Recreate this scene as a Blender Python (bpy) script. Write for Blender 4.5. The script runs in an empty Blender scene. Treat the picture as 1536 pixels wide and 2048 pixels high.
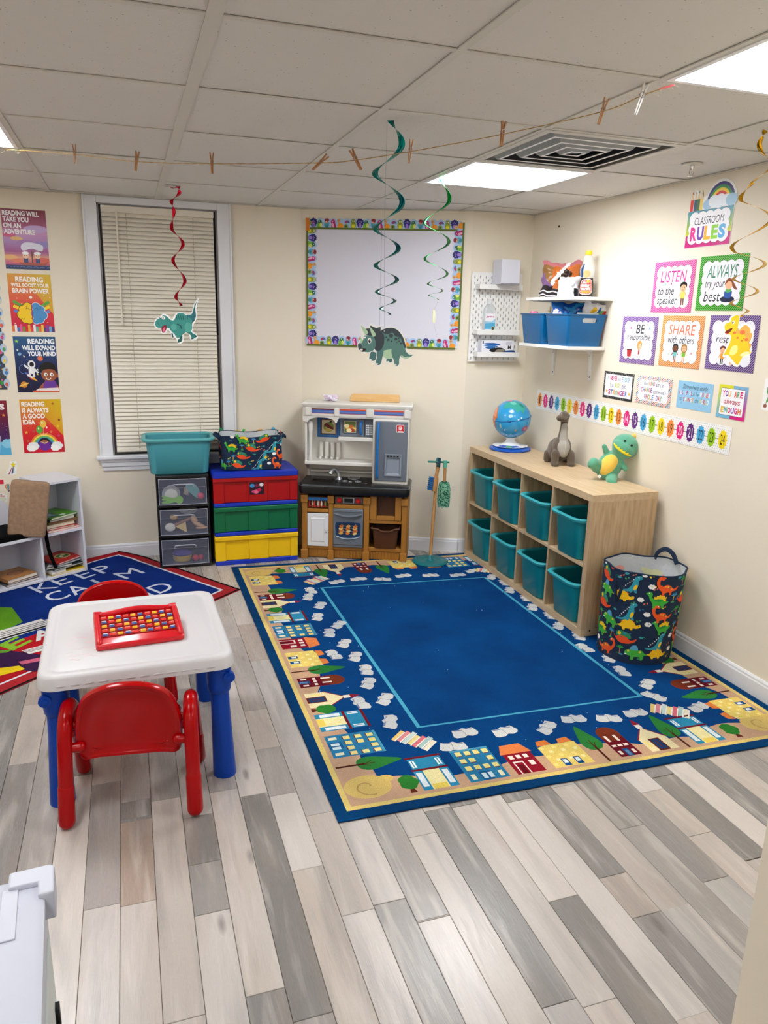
import bpy, bmesh, math, random
from math import sin, cos, pi, radians
from mathutils import Vector, Matrix
from mathutils.geometry import tessellate_polygon, delaunay_2d_cdt

sc = bpy.context.scene
C = sc.collection

# ------------------------------------------------------------------ camera
CAM = (-2.1725, -3.1214, 1.6221); YAW, PITCH, ROLL = 0.3293, -0.2568, 0.0243
fw = Vector((sin(YAW)*cos(PITCH), cos(YAW)*cos(PITCH), sin(PITCH)))
rt0 = Vector((cos(YAW), -sin(YAW), 0)); up0 = rt0.cross(fw)
rt = cos(ROLL)*rt0 + sin(ROLL)*up0; up = -sin(ROLL)*rt0 + cos(ROLL)*up0
cd = bpy.data.cameras.new('camera'); cam = bpy.data.objects.new('camera', cd); C.objects.link(cam)
cd.sensor_fit = 'VERTICAL'; cd.sensor_height = 36; cd.lens = 36*1501.15/2048; cd.clip_start = .02
cam.matrix_world = Matrix(((rt.x, up.x, -fw.x, CAM[0]), (rt.y, up.y, -fw.y, CAM[1]), (rt.z, up.z, -fw.z, CAM[2]), (0, 0, 0, 1)))
sc.camera = cam
# ------------------------------------------------------------------ world, exposure
w = bpy.data.worlds.new('room_air'); sc.world = w; w.use_nodes = True
w.node_tree.nodes['Background'].inputs[0].default_value = (.95, .98, 1, 1)
w.node_tree.nodes['Background'].inputs[1].default_value = .35
sc.view_settings.view_transform = 'Standard'; sc.view_settings.look = 'None'
sc.view_settings.exposure = 0.39; sc.view_settings.gamma = 1; sc.view_settings.use_curve_mapping = False
LIGHT = {2: 21.0, -1: 12.5, -4: 9.0, -7: 9.0}      # strength of the ceiling panels, row by row

sc.cycles.max_bounces = 7; sc.cycles.diffuse_bounces = 5; sc.cycles.glossy_bounces = 3; sc.cycles.transmission_bounces = 5; sc.cycles.transparent_max_bounces = 12; sc.cycles.caustics_reflective = False; sc.cycles.caustics_refractive = False
LIGHT_COL = (.96, .98, 1.0)
H = 2.2765
random.seed(7)

# ------------------------------------------------------------------ materials
def lin(c):
    if isinstance(c, str):
        c = [int(c[i:i+2], 16)/255 for i in (0, 2, 4)]
    return tuple(x/12.92 if x <= .04045 else ((x+.055)/1.055)**2.4 for x in c)
_m = {}
def mat(name, col='ffffff', rough=.5, metal=0, bump=0, bscale=80, var=0, vscale=6, trans=0, alpha=1, emit=0, coat=0, spec=.5, ior=1.45, sheen=0):
    if name in _m: return _m[name]
    m = bpy.data.materials.new(name); m.use_nodes = True; _m[name] = m
    N = m.node_tree.nodes; L = m.node_tree.links; b = N['Principled BSDF']
    c = lin(col) if isinstance(col, str) else col
    b.inputs['Base Color'].default_value = (*c, 1); b.inputs['Roughness'].default_value = rough
    b.inputs['Metallic'].default_value = metal; b.inputs['IOR'].default_value = ior
    b.inputs['Specular IOR Level'].default_value = spec
    if trans: b.inputs['Transmission Weight'].default_value = trans
    if coat: b.inputs['Coat Weight'].default_value = coat; b.inputs['Coat Roughness'].default_value = .08
    if sheen: b.inputs['Sheen Weight'].default_value = sheen
    if alpha < 1: b.inputs['Alpha'].default_value = alpha
    if emit:
        b.inputs['Emission Color'].default_value = (*c, 1); b.inputs['Emission Strength'].default_value = emit
    if bump or var:
        tc = N.new('ShaderNodeTexCoord')
        if bump:
            n = N.new('ShaderNodeTexNoise'); n.inputs['Scale'].default_value = bscale; n.inputs['Detail'].default_value = 4
            bp = N.new('ShaderNodeBump'); bp.inputs['Strength'].default_value = bump; bp.inputs['Distance'].default_value = .01
            L.new(tc.outputs['Object'], n.inputs['Vector']); L.new(n.outputs['Fac'], bp.inputs['Height']); L.new(bp.outputs[0], b.inputs['Normal'])
        if var:
            n2 = N.new('ShaderNodeTexNoise'); n2.inputs['Scale'].default_value = vscale; n2.inputs['Detail'].default_value = 5
            r = N.new('ShaderNodeValToRGB'); r.color_ramp.elements[0].position = .3; r.color_ramp.elements[1].position = .7
            r.color_ramp.elements[0].color = (*[x*(1-var) for x in c], 1); r.color_ramp.elements[1].color = (*[min(1, x*(1+var)) for x in c], 1)
            L.new(tc.outputs['Object'], n2.inputs['Vector']); L.new(n2.outputs['Fac'], r.inputs[0]); L.new(r.outputs[0], b.inputs['Base Color'])
    return m
def wood(name, c1, c2, scale=(1, 12, 12), rough=.45, seed=0, wave=True, dist=3):
    """straight-grained wood: noise stretched along one axis"""
    if name in _m: return _m[name]
    m = mat(name, c1, rough); N = m.node_tree.nodes; L = m.node_tree.links; b = N['Principled BSDF']
    tc = N.new('ShaderNodeTexCoord'); mp = N.new('ShaderNodeMapping'); mp.inputs['Scale'].default_value = scale; mp.inputs['Location'].default_value = (seed, seed*2, seed*3)
    n = N.new('ShaderNodeTexNoise'); n.inputs['Scale'].default_value = 6; n.inputs['Detail'].default_value = 8; n.inputs['Distortion'].default_value = .4
    r = N.new('ShaderNodeValToRGB'); r.color_ramp.elements[0].position = .35; r.color_ramp.elements[1].position = .65
    r.color_ramp.elements[0].color = (*lin(c2), 1); r.color_ramp.elements[1].color = (*lin(c1), 1)
    L.new(tc.outputs['Object'], mp.inputs[0]); L.new(mp.outputs[0], n.inputs['Vector']); L.new(n.outputs['Fac'], r.inputs[0]); L.new(r.outputs[0], b.inputs['Base Color'])
    return m
def print_mat(name, rough=.35, bump=0, bscale=400):
    if name in _m: return _m[name]
    m = mat(name, 'ffffff', rough, bump=bump, bscale=bscale); N = m.node_tree.nodes
    a = N.new('ShaderNodeAttribute'); a.attribute_name = 'Col'
    m.node_tree.links.new(a.outputs['Color'], N['Principled BSDF'].inputs['Base Color'])
    return m

# ------------------------------------------------------------------ mesh builder
def rrect(w, d, r, n=5, cx=0, cy=0):
    pts = []
    for (sx, sy, a0) in ((1, 1, 0), (-1, 1, 90), (-1, -1, 180), (1, -1, 270)):
        for k in range(n+1):
            a = radians(a0 + 90*k/n)
            pts.append((cx + sx*(w/2-r) + r*cos(a), cy + sy*(d/2-r) + r*sin(a)))
    return pts
def catmull(P, n=6, closed=True):
    out = []; L = len(P)
    rng = range(L) if closed else range(L-1)
    for i in rng:
        if closed: p0, p1, p2, p3 = P[(i-1) % L], P[i], P[(i+1) % L], P[(i+2) % L]
        else: p0, p1, p2, p3 = P[max(i-1, 0)], P[i], P[i+1], P[min(i+2, L-1)]
        for k in range(n):
            t = k/n
            out.append(tuple(.5*((2*b)+(-a+c)*t+(2*a-5*b+4*c-d)*t*t+(-a+3*b-3*c+d)*t**3) for a, b, c, d in zip(p0, p1, p2, p3)))
    if not closed: out.append(tuple(P[-1]))
    return out
class MB:
    def __init__(s): s.v = []; s.f = []; s.mi = []; s.M = Matrix(); s.cur = 0
    def add(s, vs, fs, mi=None):
        o = len(s.v); s.v += [tuple(s.M @ Vector(p)) for p in vs]; s.f += [tuple(i+o for i in f) for f in fs]
        s.mi += [s.cur if mi is None else mi]*len(fs); return s
    def box(s, x0, x1, y0, y1, z0, z1, mi=None):
        v = [(x, y, z) for z in (z0, z1) for y in (y0, y1) for x in (x0, x1)]
        return s.add(v, [(0, 2, 3, 1), (4, 5, 7, 6), (0, 1, 5, 4), (2, 6, 7, 3), (0, 4, 6, 2), (1, 3, 7, 5)], mi)
    def loft(s, rings, cap0=True, cap1=True, mi=None, closed=True):
        n = len(rings[0]); v = [p for r in rings for p in r]; f = []
        for i in range(len(rings)-1):
            for k in range(n if closed else n-1):
                a = i*n+k; b = i*n+(k+1) % n; f.append((a, b, b+n, a+n))
        if cap0: f.append(tuple(reversed(range(n))))
        if cap1: f.append(tuple(range((len(rings)-1)*n, len(rings)*n)))
        return s.add(v, f, mi)
    def shell(s, spec, n=5, mi=None, cap0=True, cap1=True):
        """spec: list of (w, d, r, z[, cx, cy]) rounded-rect rings"""
        rings = []
        for q in spec:
            w_, d_, r_, z_ = q[:4]; cx = q[4] if len(q) > 4 else 0; cy = q[5] if len(q) > 5 else 0
            rings.append([(x, y, z_) for x, y in rrect(w_, d_, r_, n, cx, cy)])
        return s.loft(rings, cap0, cap1, mi)
    def lathe(s, prof, n=24, c=(0, 0), mi=None, cap=True, sx=1, sy=1):
        rings = [[(c[0]+r*cos(2*pi*k/n)*sx, c[1]+r*sin(2*pi*k/n)*sy, z) for k in range(n)] for r, z in prof]
        return s.loft(rings, cap, cap, mi)
    def tube(s, path, r, n=10, mi=None, cap=True, closed=False, flat=1.0, upv=None):
        P = [Vector(p) for p in path]; L = len(P); R = r if hasattr(r, '__len__') else [r]*L
        rings = []; prev = None
        for i in range(L):
            if closed: t = (P[(i+1) % L]-P[i-1])
            else: t = P[min(i+1, L-1)]-P[max(i-1, 0)]
            t = t.normalized() if t.length > 1e-9 else Vector((0, 0, 1))
            if prev is None:
                a = upv and Vector(upv) or (Vector((0, 0, 1)) if abs(t.z) < .9 else Vector((1, 0, 0)))
                u = (a - t*a.dot(t)).normalized()
            else:
                u = (prev - t*prev.dot(t)).normalized()
            prev = u; w_ = t.cross(u)
            rings.append([tuple(P[i] + u*R[i]*cos(2*pi*k/n) + w_*R[i]*flat*sin(2*pi*k/n)) for k in range(n)])
        if closed: rings.append(rings[0])
        return s.loft(rings, cap and not closed, cap and not closed, mi)
    def capsule(s, a, b, r0, r1=None, n=12, mi=None):
        r1 = r0 if r1 is None else r1; a = Vector(a); b = Vector(b); d = (b-a).normalized(); pts = []; rr = []
        for k in range(5):
            an = pi/2*k/5; pts.append(a-d*r0*cos(an)); rr.append(max(r0*sin(an), r0*.05))
        pts.append(a); rr.append(r0); pts.append(b); rr.append(r1)
        for k in range(1, 6):
            an = pi/2*k/5; pts.append(b+d*r1*sin(an)); rr.append(max(r1*cos(an), r1*.05))
        return s.tube(pts, rr, n, mi)
    def ell(s, c, r, n=16, m=10, mi=None, rot=None):
        rx, ry, rz = r if hasattr(r, '__len__') else (r, r, r); rings = []
        R = rot or Matrix()
        for i in range(m+1):
            a = -pi/2 + pi*i/m; cr = max(cos(a), .02)
            rings.append([tuple(Vector(c) + (R @ Vector((rx*cr*cos(2*pi*k/n), ry*cr*sin(2*pi*k/n), rz*sin(a)))).to_3d()) for k in range(n)])
        return s.loft(rings, True, True, mi)
    def prism(s, poly, z0, z1, mi=None):
        n = len(poly); area = sum(poly[i][0]*poly[(i+1) % n][1]-poly[(i+1) % n][0]*poly[i][1] for i in range(n))
        if area < 0: poly = poly[::-1]
        v = [(x, y, z0) for x, y in poly]+[(x, y, z1) for x, y in poly]
        f = [(i, (i+1) % n, (i+1) % n+n, i+n) for i in range(n)]
        T = tessellate_polygon([[Vector((x, y, 0)) for x, y in poly]])
        for t in T:
            a, b, c = [Vector(poly[i]) for i in t]
            if (b-a).cross(c-a) < 0: t = t[::-1]
            f.append(tuple(i+n for i in t)); f.append(tuple(reversed(t)))
        return s.add(v, f, mi)
    def build(s, name, mats, parent=None, loc=None, rz=0, smooth=40, bevel=0, seg=2, matrix=None, solid=0, **props):
        me = bpy.data.meshes.new(name); me.from_pydata(s.v, [], s.f)
        for m in (mats if isinstance(mats, (list, tuple)) else [mats]): me.materials.append(m)
        for p, i in zip(me.polygons, s.mi): p.material_index = i
        me.update()
        if smooth:
            for p in me.polygons: p.use_smooth = True
            me.set_sharp_from_angle(angle=radians(smooth))
        o = bpy.data.objects.new(name, me); C.objects.link(o)
        if parent: o.parent = parent
        if matrix is not None: o.matrix_basis = matrix
        if loc is not None: o.location = loc
        if rz: o.rotation_euler = (0, 0, rz)
        if solid:
            md = o.modifiers.new('s', 'SOLIDIFY'); md.thickness = solid; md.offset = 0
        if bevel:
            md = o.modifiers.new('b', 'BEVEL'); md.width = bevel; md.segments = seg; md.limit_method = 'ANGLE'; md.angle_limit = radians(35)
        for k, v in props.items(): o[k] = v
        return o
def bx(*a): return MB().box(*a)
def thing(name, label, cat, group=None, loc=(0, 0, 0), rz=0, matrix=None):
    o = bpy.data.objects.new(name, None); C.objects.link(o); o.empty_display_size = .05
    if matrix is not None: o.matrix_basis = matrix
    else: o.location = loc; o.rotation_euler = (0, 0, rz)
    o['label'] = label; o['category'] = cat
    if group: o['group'] = group
    return o
def tag(o, label, cat, group=None):
    o['label'] = label; o['category'] = cat
    if group: o['group'] = group
    return o
def struct(o): o['kind'] = 'structure'; return o
KIDS = {}
def copy_tree(o, parent=None, loc=None, label=None):
    c = o.copy(); C.objects.link(c)
    if parent: c.parent = parent
    if loc is not None: c.location = loc
    if label: c['label'] = label
    for ch in [k for k in bpy.data.objects if k.parent == o]: copy_tree(ch, c)
    return c
def frame(O, U, V, N):
    return Matrix(((U[0], V[0], N[0], O[0]), (U[1], V[1], N[1], O[1]), (U[2], V[2], N[2], O[2]), (0, 0, 0, 1)))
def blob(name, mats, shapes, parent=None, voxel=.006, smooth_it=6, **kw):
    """one continuous soft surface: overlapping primitives fused by a voxel remesh"""
    b = MB()
    for sft in shapes:
        if sft[0] == 'e': b.ell(sft[1], sft[2], rot=sft[3] if len(sft) > 3 else None)
        else: b.capsule(*sft[1:])
    o = b.build(name, mats, parent, **kw)
    m = o.modifiers.new('r', 'REMESH'); m.mode = 'VOXEL'; m.voxel_size = voxel; m.use_smooth_shade = True
    m = o.modifiers.new('sm', 'SMOOTH'); m.iterations = smooth_it; m.factor = .6
    return o

# ------------------------------------------------------------------ flat print: coloured shapes laid in layers on a surface
_tx = {}
def text_tris(s, bold=0.0, shear=0.0):
    k = (s, bold, shear)
    if k in _tx: return _tx[k]
    cu = bpy.data.curves.new('t', 'FONT'); cu.body = s; cu.offset = bold; cu.shear = shear; cu.resolution_u = 3
    o = bpy.data.objects.new('t', cu); C.objects.link(o); dg = bpy.context.evaluated_depsgraph_get()
    me = o.evaluated_get(dg).to_mesh(); me.calc_loop_triangles()
    V = [(v.co.x, v.co.y) for v in me.vertices]; T = [tuple(t.vertices) for t in me.loop_triangles]
    o.evaluated_get(dg).to_mesh_clear(); bpy.data.objects.remove(o); bpy.data.curves.remove(cu)
    x0 = min(v[0] for v in V); x1 = max(v[0] for v in V); y0 = min(v[1] for v in V); y1 = max(v[1] for v in V)
    V = [((x-x0)/(x1-x0), (y-y0)/(y1-y0)) for x, y in V]
    _tx[k] = (V, T, (x1-x0)/(y1-y0)); return _tx[k]
class Print:
    def __init__(s, fn=None, step=None, dl=.00004): s.S = []; s.T = [(Matrix.Identity(3))]; s.fn = fn or (lambda u, v, d: (u, v, d)); s.step = step; s.l = 1; s.dl = dl; s.clip = None
    def push(s, x=0, y=0, sx=1, sy=None, rot=0):
        sy = sx if sy is None else sy; c, n = cos(radians(rot)), sin(radians(rot))
        s.T.append(s.T[-1] @ Matrix(((c*sx, -n*sy, x), (n*sx, c*sy, y), (0, 0, 1)))); return s
    def pop(s): s.T.pop(); return s
    def _tr(s, p): q = s.T[-1] @ Vector((p[0], p[1], 1)); return (q.x, q.y)
    def tris(s, P, T, col, lay=None):
        lay = s.l if lay is None else lay; c = (*lin(col), 1) if isinstance(col, str) else (*col, 1)
        X_ = [p[0] for p in P]; Y_ = [p[1] for p in P]
        s.S.append((lay, min(X_), max(X_), min(Y_), max(Y_), P, T, c))
    def poly(s, pts, col, lay=None):
        P = [s._tr(p) for p in pts]
        if s.clip:
            P = clip_poly(P, s.clip)
            if len(P) < 3: return
        if s.step:
            x0 = min(p[0] for p in P); x1 = max(p[0] for p in P); y0 = min(p[1] for p in P); y1 = max(p[1] for p in P)
            Q = []; n = len(P)
            for i in range(n):
                a, b = P[i], P[(i+1) % n]; k = max(1, int(math.hypot(b[0]-a[0], b[1]-a[1])/s.step))
                for j in range(k): Q.append((a[0]+(b[0]-a[0])*j/k, a[1]+(b[1]-a[1])*j/k))
            nq = len(Q); ext = []
            gx = x0+s.step*.6
            while gx < x1:
                gy = y0+s.step*.6
                while gy < y1: ext.append((gx, gy)); gy += s.step
                gx += s.step
            r = delaunay_2d_cdt([Vector(q) for q in Q+ext], [], [list(range(nq))], 1, 1e-7)
            s.tris([(p.x, p.y) for p in r[0]], [tuple(f) for f in r[2]], col, lay)
        else:
            T = tessellate_polygon([[Vector((x, y, 0)) for x, y in P]])
            s.tris(P, T, col, lay)
    def ell(s, cx, cy, rx, ry=None, col='000000', rot=0, n=16, lay=None):
        ry = rx if ry is None else ry; c, q = cos(radians(rot)), sin(radians(rot))
        s.poly([(cx+rx*cos(2*pi*k/n)*c-ry*sin(2*pi*k/n)*q, cy+rx*cos(2*pi*k/n)*q+ry*sin(2*pi*k/n)*c) for k in range(n)], col, lay)
    def rect(s, x0, y0, x1, y1, col, lay=None): s.poly([(x0, y0), (x1, y0), (x1, y1), (x0, y1)], col, lay)
    def smooth(s, pts, col, lay=None, n=5): s.poly(catmull(pts, n), col, lay)
    def stroke(s, pts, w, col, lay=None, taper=None, closed=False):
        P = [Vector(p) for p in pts]; n = len(P); L = []; R = []
        for i in range(n):
            t = (P[(i+1) % n]-P[i-1]) if closed else (P[min(i+1, n-1)]-P[max(i-1, 0)])
            t = t.normalized() if t.length else Vector((1, 0)); nn = Vector((-t.y, t.x))
            ww = w/2*(1 if not taper else taper[0]+(taper[1]-taper[0])*i/(n-1))
            L.append(tuple(P[i]+nn*ww)); R.append(tuple(P[i]-nn*ww))
        for i in range(n if closed else n-1):
            j = (i+1) % n
            s.poly([L[i], L[j], R[j], R[i]], col, lay)
    def arc(s, cx, cy, r, a0, a1, w, col, lay=None, n=14):
        s.stroke([(cx+r*cos(radians(a0+(a1-a0)*k/n)), cy+r*sin(radians(a0+(a1-a0)*k/n))) for k in range(n+1)], w, col, lay)
    def star(s, cx, cy, r, col, n=5, q=.42, rot=90, lay=None):
        s.poly([(cx+(r if k % 2 == 0 else r*q)*cos(radians(rot+180*k/n)), cy+(r if k % 2 == 0 else r*q)*sin(radians(rot+180*k/n))) for k in range(2*n)], col, lay)
    def scallop(s, cx, cy, w, h, nx, ny, amp, col, lay=None):
        """cloud-edged rectangle"""
        P = []
        def side(x0, y0, x1, y1, n):
            dx, dy = (x1-x0)/n, (y1-y0)/n; nn = Vector((dy, -dx)).normalized()
            for i in range(n):
                for k in range(5):
                    t = k/5; b = amp*sin(pi*t)**.7 if k else 0
                    P.append((x0+dx*(i+t)+nn.x*b, y0+dy*(i+t)+nn.y*b))
        a, b = w/2, h/2
        side(cx-a, cy-b, cx+a, cy-b, nx); side(cx+a, cy-b, cx+a, cy+b, ny); side(cx+a, cy+b, cx-a, cy+b, nx); side(cx-a, cy+b, cx-a, cy-b, ny)
        s.poly(P, col, lay)
    def cloud(s, cx, cy, r, col='f4f4f2', lay=None):
        s.poly([(cx+r*(1+.11*abs(cos(3*a))**.5*1.6-.1)*cos(a), cy+.75*r*(1+.11*abs(cos(3*a))**.5*1.6-.1)*sin(a)) for a in [2*pi*k/36 for k in range(36)]], col, lay)
    def text(s, t, x0, y0, x1, y1, col, bold=0.0, shear=0.0, lay=None, keep=False, al='c'):
        """fits the words into the box; keep=True keeps the letter aspect"""
        V, T, asp = text_tris(t, bold, shear)
        if keep:
            w_ = min(x1-x0, (y1-y0)*asp); h_ = w_/asp; cx = (x0+x1)/2 if al == 'c' else (x0+w_/2 if al == 'l' else x1-w_/2); cy = (y0+y1)/2
            x0, x1, y0, y1 = cx-w_/2, cx+w_/2, cy-h_/2, cy+h_/2
        s.tris([s._tr((x0+v[0]*(x1-x0), y0+v[1]*(y1-y0))) for v in V], T, col, lay)
    def letters(s, t, x0, y0, x1, y1, cols, bold=0, gap=.12, lay=None, shear=0):
        n = len(t); w_ = (x1-x0)/n
        for i, ch in enumerate(t):
            if ch != ' ':
                k = .45 if ch in 'Il1i' else 1
                c0 = x0+w_*(i+.5); hw = w_*(1-gap)/2*k
                s.text(ch, c0-hw, y0, c0+hw, y1, cols[i % len(cols)], bold, shear, lay)
    def build(s, name, m, parent=None, **kw):
        # every shape lies just above whatever it overlaps, so no two faces share a plane
        s.v = []; s.f = []; s.c = []; done = []; G = {}; cell = max(max((q[2]-q[1]) for q in s.S), max((q[4]-q[3]) for q in s.S))/24 or 1
        for q in sorted(s.S, key=lambda a: a[0]):
            cs = [(i, j) for i in range(int(q[1]//cell), int(q[2]//cell)+1) for j in range(int(q[3]//cell), int(q[4]//cell)+1)]; rk = 0
            for cc in cs:
                for d in G.get(cc, ()):
                    if d[4] >= rk and d[0] <= q[2] and d[1] >= q[1] and d[2] <= q[4] and d[3] >= q[3]: rk = d[4]+1
            e = (q[1], q[2], q[3], q[4], rk)
            for cc in cs: G.setdefault(cc, []).append(e)
            o = len(s.v); s.v += [s.fn(p[0], p[1], rk*s.dl) for p in q[5]]; s.f += [tuple(i+o for i in t) for t in q[6]]; s.c += [q[7]]*len(q[6])
        me = bpy.data.meshes.new(name); me.from_pydata(s.v, [], s.f); me.materials.append(m)
        ca = me.color_attributes.new('Col', 'FLOAT_COLOR', 'CORNER'); flat = []
        for f, c in zip(s.f, s.c): flat += list(c)*len(f)
        ca.data.foreach_set('color', flat); me.update()
        o = bpy.data.objects.new(name, me); C.objects.link(o)
        if parent: o.parent = parent
        for k, v in kw.items(): o[k] = v
        return o
def clip_poly(P, R):
    """clip to the rectangle R = (x0, y0, x1, y1)"""
    for ax, lim, sg in ((0, R[0], 1), (0, R[2], -1), (1, R[1], 1), (1, R[3], -1)):
        Q = []; n = len(P)
        for i in range(n):
            a, b = P[i], P[(i+1) % n]; da, db = sg*(a[ax]-lim), sg*(b[ax]-lim)
            if da >= 0: Q.append(a)
            if (da >= 0) != (db >= 0):
                t = da/(da-db); Q.append((a[0]+(b[0]-a[0])*t, a[1]+(b[1]-a[1])*t))
        P = Q
        if len(P) < 3: return []
    return P

# ================================================================== THE ROOM
XR = .42; YA = 2.0; YC = 1.55
PB0, PB1 = Vector((-1.04, YA)), Vector((-.02, YC))           # the slanted piece of back wall
dB = (PB1-PB0).normalized(); nB = Vector((-dB.y, dB.x)); nB = -nB if nB.y > 0 else nB   # into the room
XL = -3.85; YN = -6.2; XE = 2.4; YF = -2.05                   # left, behind the camera, far right, near wall stub
m_wall = mat('cream_wall_paint', 'EBE2D0', .62, bump=.06, bscale=220, var=.025, vscale=2.2)
m_trim = mat('white_gloss_trim', 'E4E6EC', .35, bump=.03, bscale=60)
m_tile = mat('mineral_fibre_ceiling_tile', 'D6D3CC', .9)
def tile_nodes(m):
    N = m.node_tree.nodes; L = m.node_tree.links; b = N['Principled BSDF']
    tc = N.new('ShaderNodeTexCoord'); oi = N.new('ShaderNodeObjectInfo'); ad = N.new('ShaderNodeVectorMath'); ad.operation = 'ADD'
    sc_ = N.new('ShaderNodeVectorMath'); sc_.operation = 'SCALE'; sc_.inputs[0].default_value = (31, 17, 0)
    L.new(oi.outputs['Random'], sc_.inputs['Scale']); L.new(tc.outputs['Object'], ad.inputs[0]); L.new(sc_.outputs[0], ad.inputs[1])
    v = N.new('ShaderNodeTexVoronoi'); v.inputs['Scale'].default_value = 75; v.inputs['Randomness'].default_value = 1
    L.new(ad.outputs[0], v.inputs['Vector'])
    r = N.new('ShaderNodeValToRGB'); e = r.color_ramp.elements; e[0].position = .08; e[0].color = (.23, .21, .18, 1); e[1].position = .17; e[1].color = (*lin('DAD7D1'), 1)
    gate = N.new('ShaderNodeMath'); gate.operation = 'GREATER_THAN'; gate.inputs[1].default_value = .80
    sep = N.new('ShaderNodeSeparateColor'); L.new(v.outputs['Color'], sep.inputs[0]); L.new(sep.outputs[0], gate.inputs[0])
    mx = N.new('ShaderNodeMix'); mx.data_type = 'RGBA'; mx.inputs[6].default_value = (*lin('DAD7D1'), 1)
    L.new(v.outputs['Distance'], r.inputs[0]); L.new(r.outputs[0], mx.inputs[7]); L.new(gate.outputs[0], mx.inputs[0]); L.new(mx.outputs[2], b.inputs['Base Color'])
    n = N.new('ShaderNodeTexNoise'); n.inputs['Scale'].default_value = 120; n.inputs['Detail'].default_value = 5
    bp = N.new('ShaderNodeBump'); bp.inputs['Strength'].default_value = .25; bp.inputs['Distance'].default_value = .004
    L.new(ad.outputs[0], n.inputs['Vector']); L.new(n.outputs['Fac'], bp.inputs['Height']); L.new(bp.outputs[0], b.inputs['Normal'])
tile_nodes(m_tile)
m_grid = mat('painted_ceiling_grid', 'CFCCC2', .45)

# ---- floor planks
def plank_mat():
    m = mat('grey_oak_plank', 'b0a8a0', .38); N = m.node_tree.nodes; L = m.node_tree.links; b = N['Principled BSDF']
    tc = N.new('ShaderNodeTexCoord'); oi = N.new('ShaderNodeObjectInfo')
    s1 = N.new('ShaderNodeVectorMath'); s1.operation = 'SCALE'; s1.inputs[0].default_value = (13, 57, 5); L.new(oi.outputs['Random'], s1.inputs['Scale'])
    ad = N.new('ShaderNodeVectorMath'); ad.operation = 'ADD'; L.new(tc.outputs['Object'], ad.inputs[0]); L.new(s1.outputs[0], ad.inputs[1])
    # base tone of the plank comes from its object colour
    def noise(scale, vec, det=6, dist=0.0):
        mp = N.new('ShaderNodeMapping'); mp.inputs['Scale'].default_value = vec; L.new(ad.outputs[0], mp.inputs[0])
        n = N.new('ShaderNodeTexNoise'); n.inputs['Scale'].default_value = scale; n.inputs['Detail'].default_value = det; n.inputs['Distortion'].default_value = dist
        L.new(mp.outputs[0], n.inputs['Vector']); return n
    def mix(mode, fac, a, bsock, col=None):
        x = N.new('ShaderNodeMix'); x.data_type = 'RGBA'; x.blend_type = mode
        if hasattr(fac, 'default_value'): L.new(fac, x.inputs[0])
        else: x.inputs[0].default_value = fac
        L.new(a, x.inputs[6])
        if bsock is not None: L.new(bsock, x.inputs[7])
        else: x.inputs[7].default_value = (*lin(col), 1)
        return x.outputs[2]
    def ramp(sock, p0, c0, p1, c1):
        r = N.new('ShaderNodeValToRGB'); r.color_ramp.elements[0].position = p0; r.color_ramp.elements[0].color = (c0, c0, c0, 1)
        r.color_ramp.elements[1].position = p1; r.color_ramp.elements[1].color = (c1, c1, c1, 1); L.new(sock, r.inputs[0]); return r.outputs[0]
    col = oi.outputs['Color']
    broad = noise(1.0, (14, 1.6, 1), 4, .6)
    col = mix('MIX', ramp(broad.outputs['Fac'], .50, 0, .72, .55), col, None, '8D8A89')
    warm = noise(1.0, (9, 1.1, 1), 3, .3)
    col = mix('MIX', ramp(warm.outputs['Fac'], .52, 0, .75, .32), col, None, 'B5A08F')
    lite = noise(1.3, (22, 2.2, 1), 3, .5)
    col = mix('MIX', ramp(lite.outputs['Fac'], .52, 0, .74, .5), col, None, 'DAD2CC')
    grain = noise(6, (38, 2.4, 1), 8, 1.2)
    col = mix('MULTIPLY', 1.0, col, ramp(grain.outputs['Fac'], .35, .86, .62, 1.04))
    # knots
    mp = N.new('ShaderNodeMapping'); mp.inputs['Scale'].default_value = (5.5, 1.7, 1); L.new(ad.outputs[0], mp.inputs[0])
    v = N.new('ShaderNodeTexVoronoi'); v.inputs['Scale'].default_value = 1.0; L.new(mp.outputs[0], v.inputs['Vector'])
    col = mix('MIX', ramp(v.outputs['Distance'], .03, .75, .085, 0), col, None, '6E6662')
    rg = N.new('ShaderNodeTexWave'); rg.wave_type = 'RINGS'; rg.inputs['Scale'].default_value = 9
    L.new(col, b.inputs['Base Color'])
    b.inputs['Specular IOR Level'].default_value = .5
    L.new(ramp(grain.outputs['Fac'], .3, .33, .7, .22), b.inputs['Roughness'])
    bp = N.new('ShaderNodeBump'); bp.inputs['Strength'].default_value = .12; bp.inputs['Distance'].default_value = .002
    L.new(grain.outputs['Fac'], bp.inputs['Height']); L.new(bp.outputs[0], b.inputs['Normal'])
    return m
m_plank = plank_mat()
m_sub = mat('dark_subfloor', '4A4542', .8)
floor = struct(bx(XL, XE, YN, YA+.2, -.06, -.0095).build('floor', m_sub))
TONES = ['C3BAB3', 'B6AEA8', 'A69F9A', 'CDC5BE', '9B9590', 'B8AEA5', '8D8885', 'B0ABA7', 'C8C1BC', 'A99D94', '868380', 'BEB4AC']
PW = .0972; cols = []
rnd = random.Random(21)
DK, MD, LT, BR = '837F7B', '9C9894', 'CAC3BE', 'A8978A'
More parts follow.
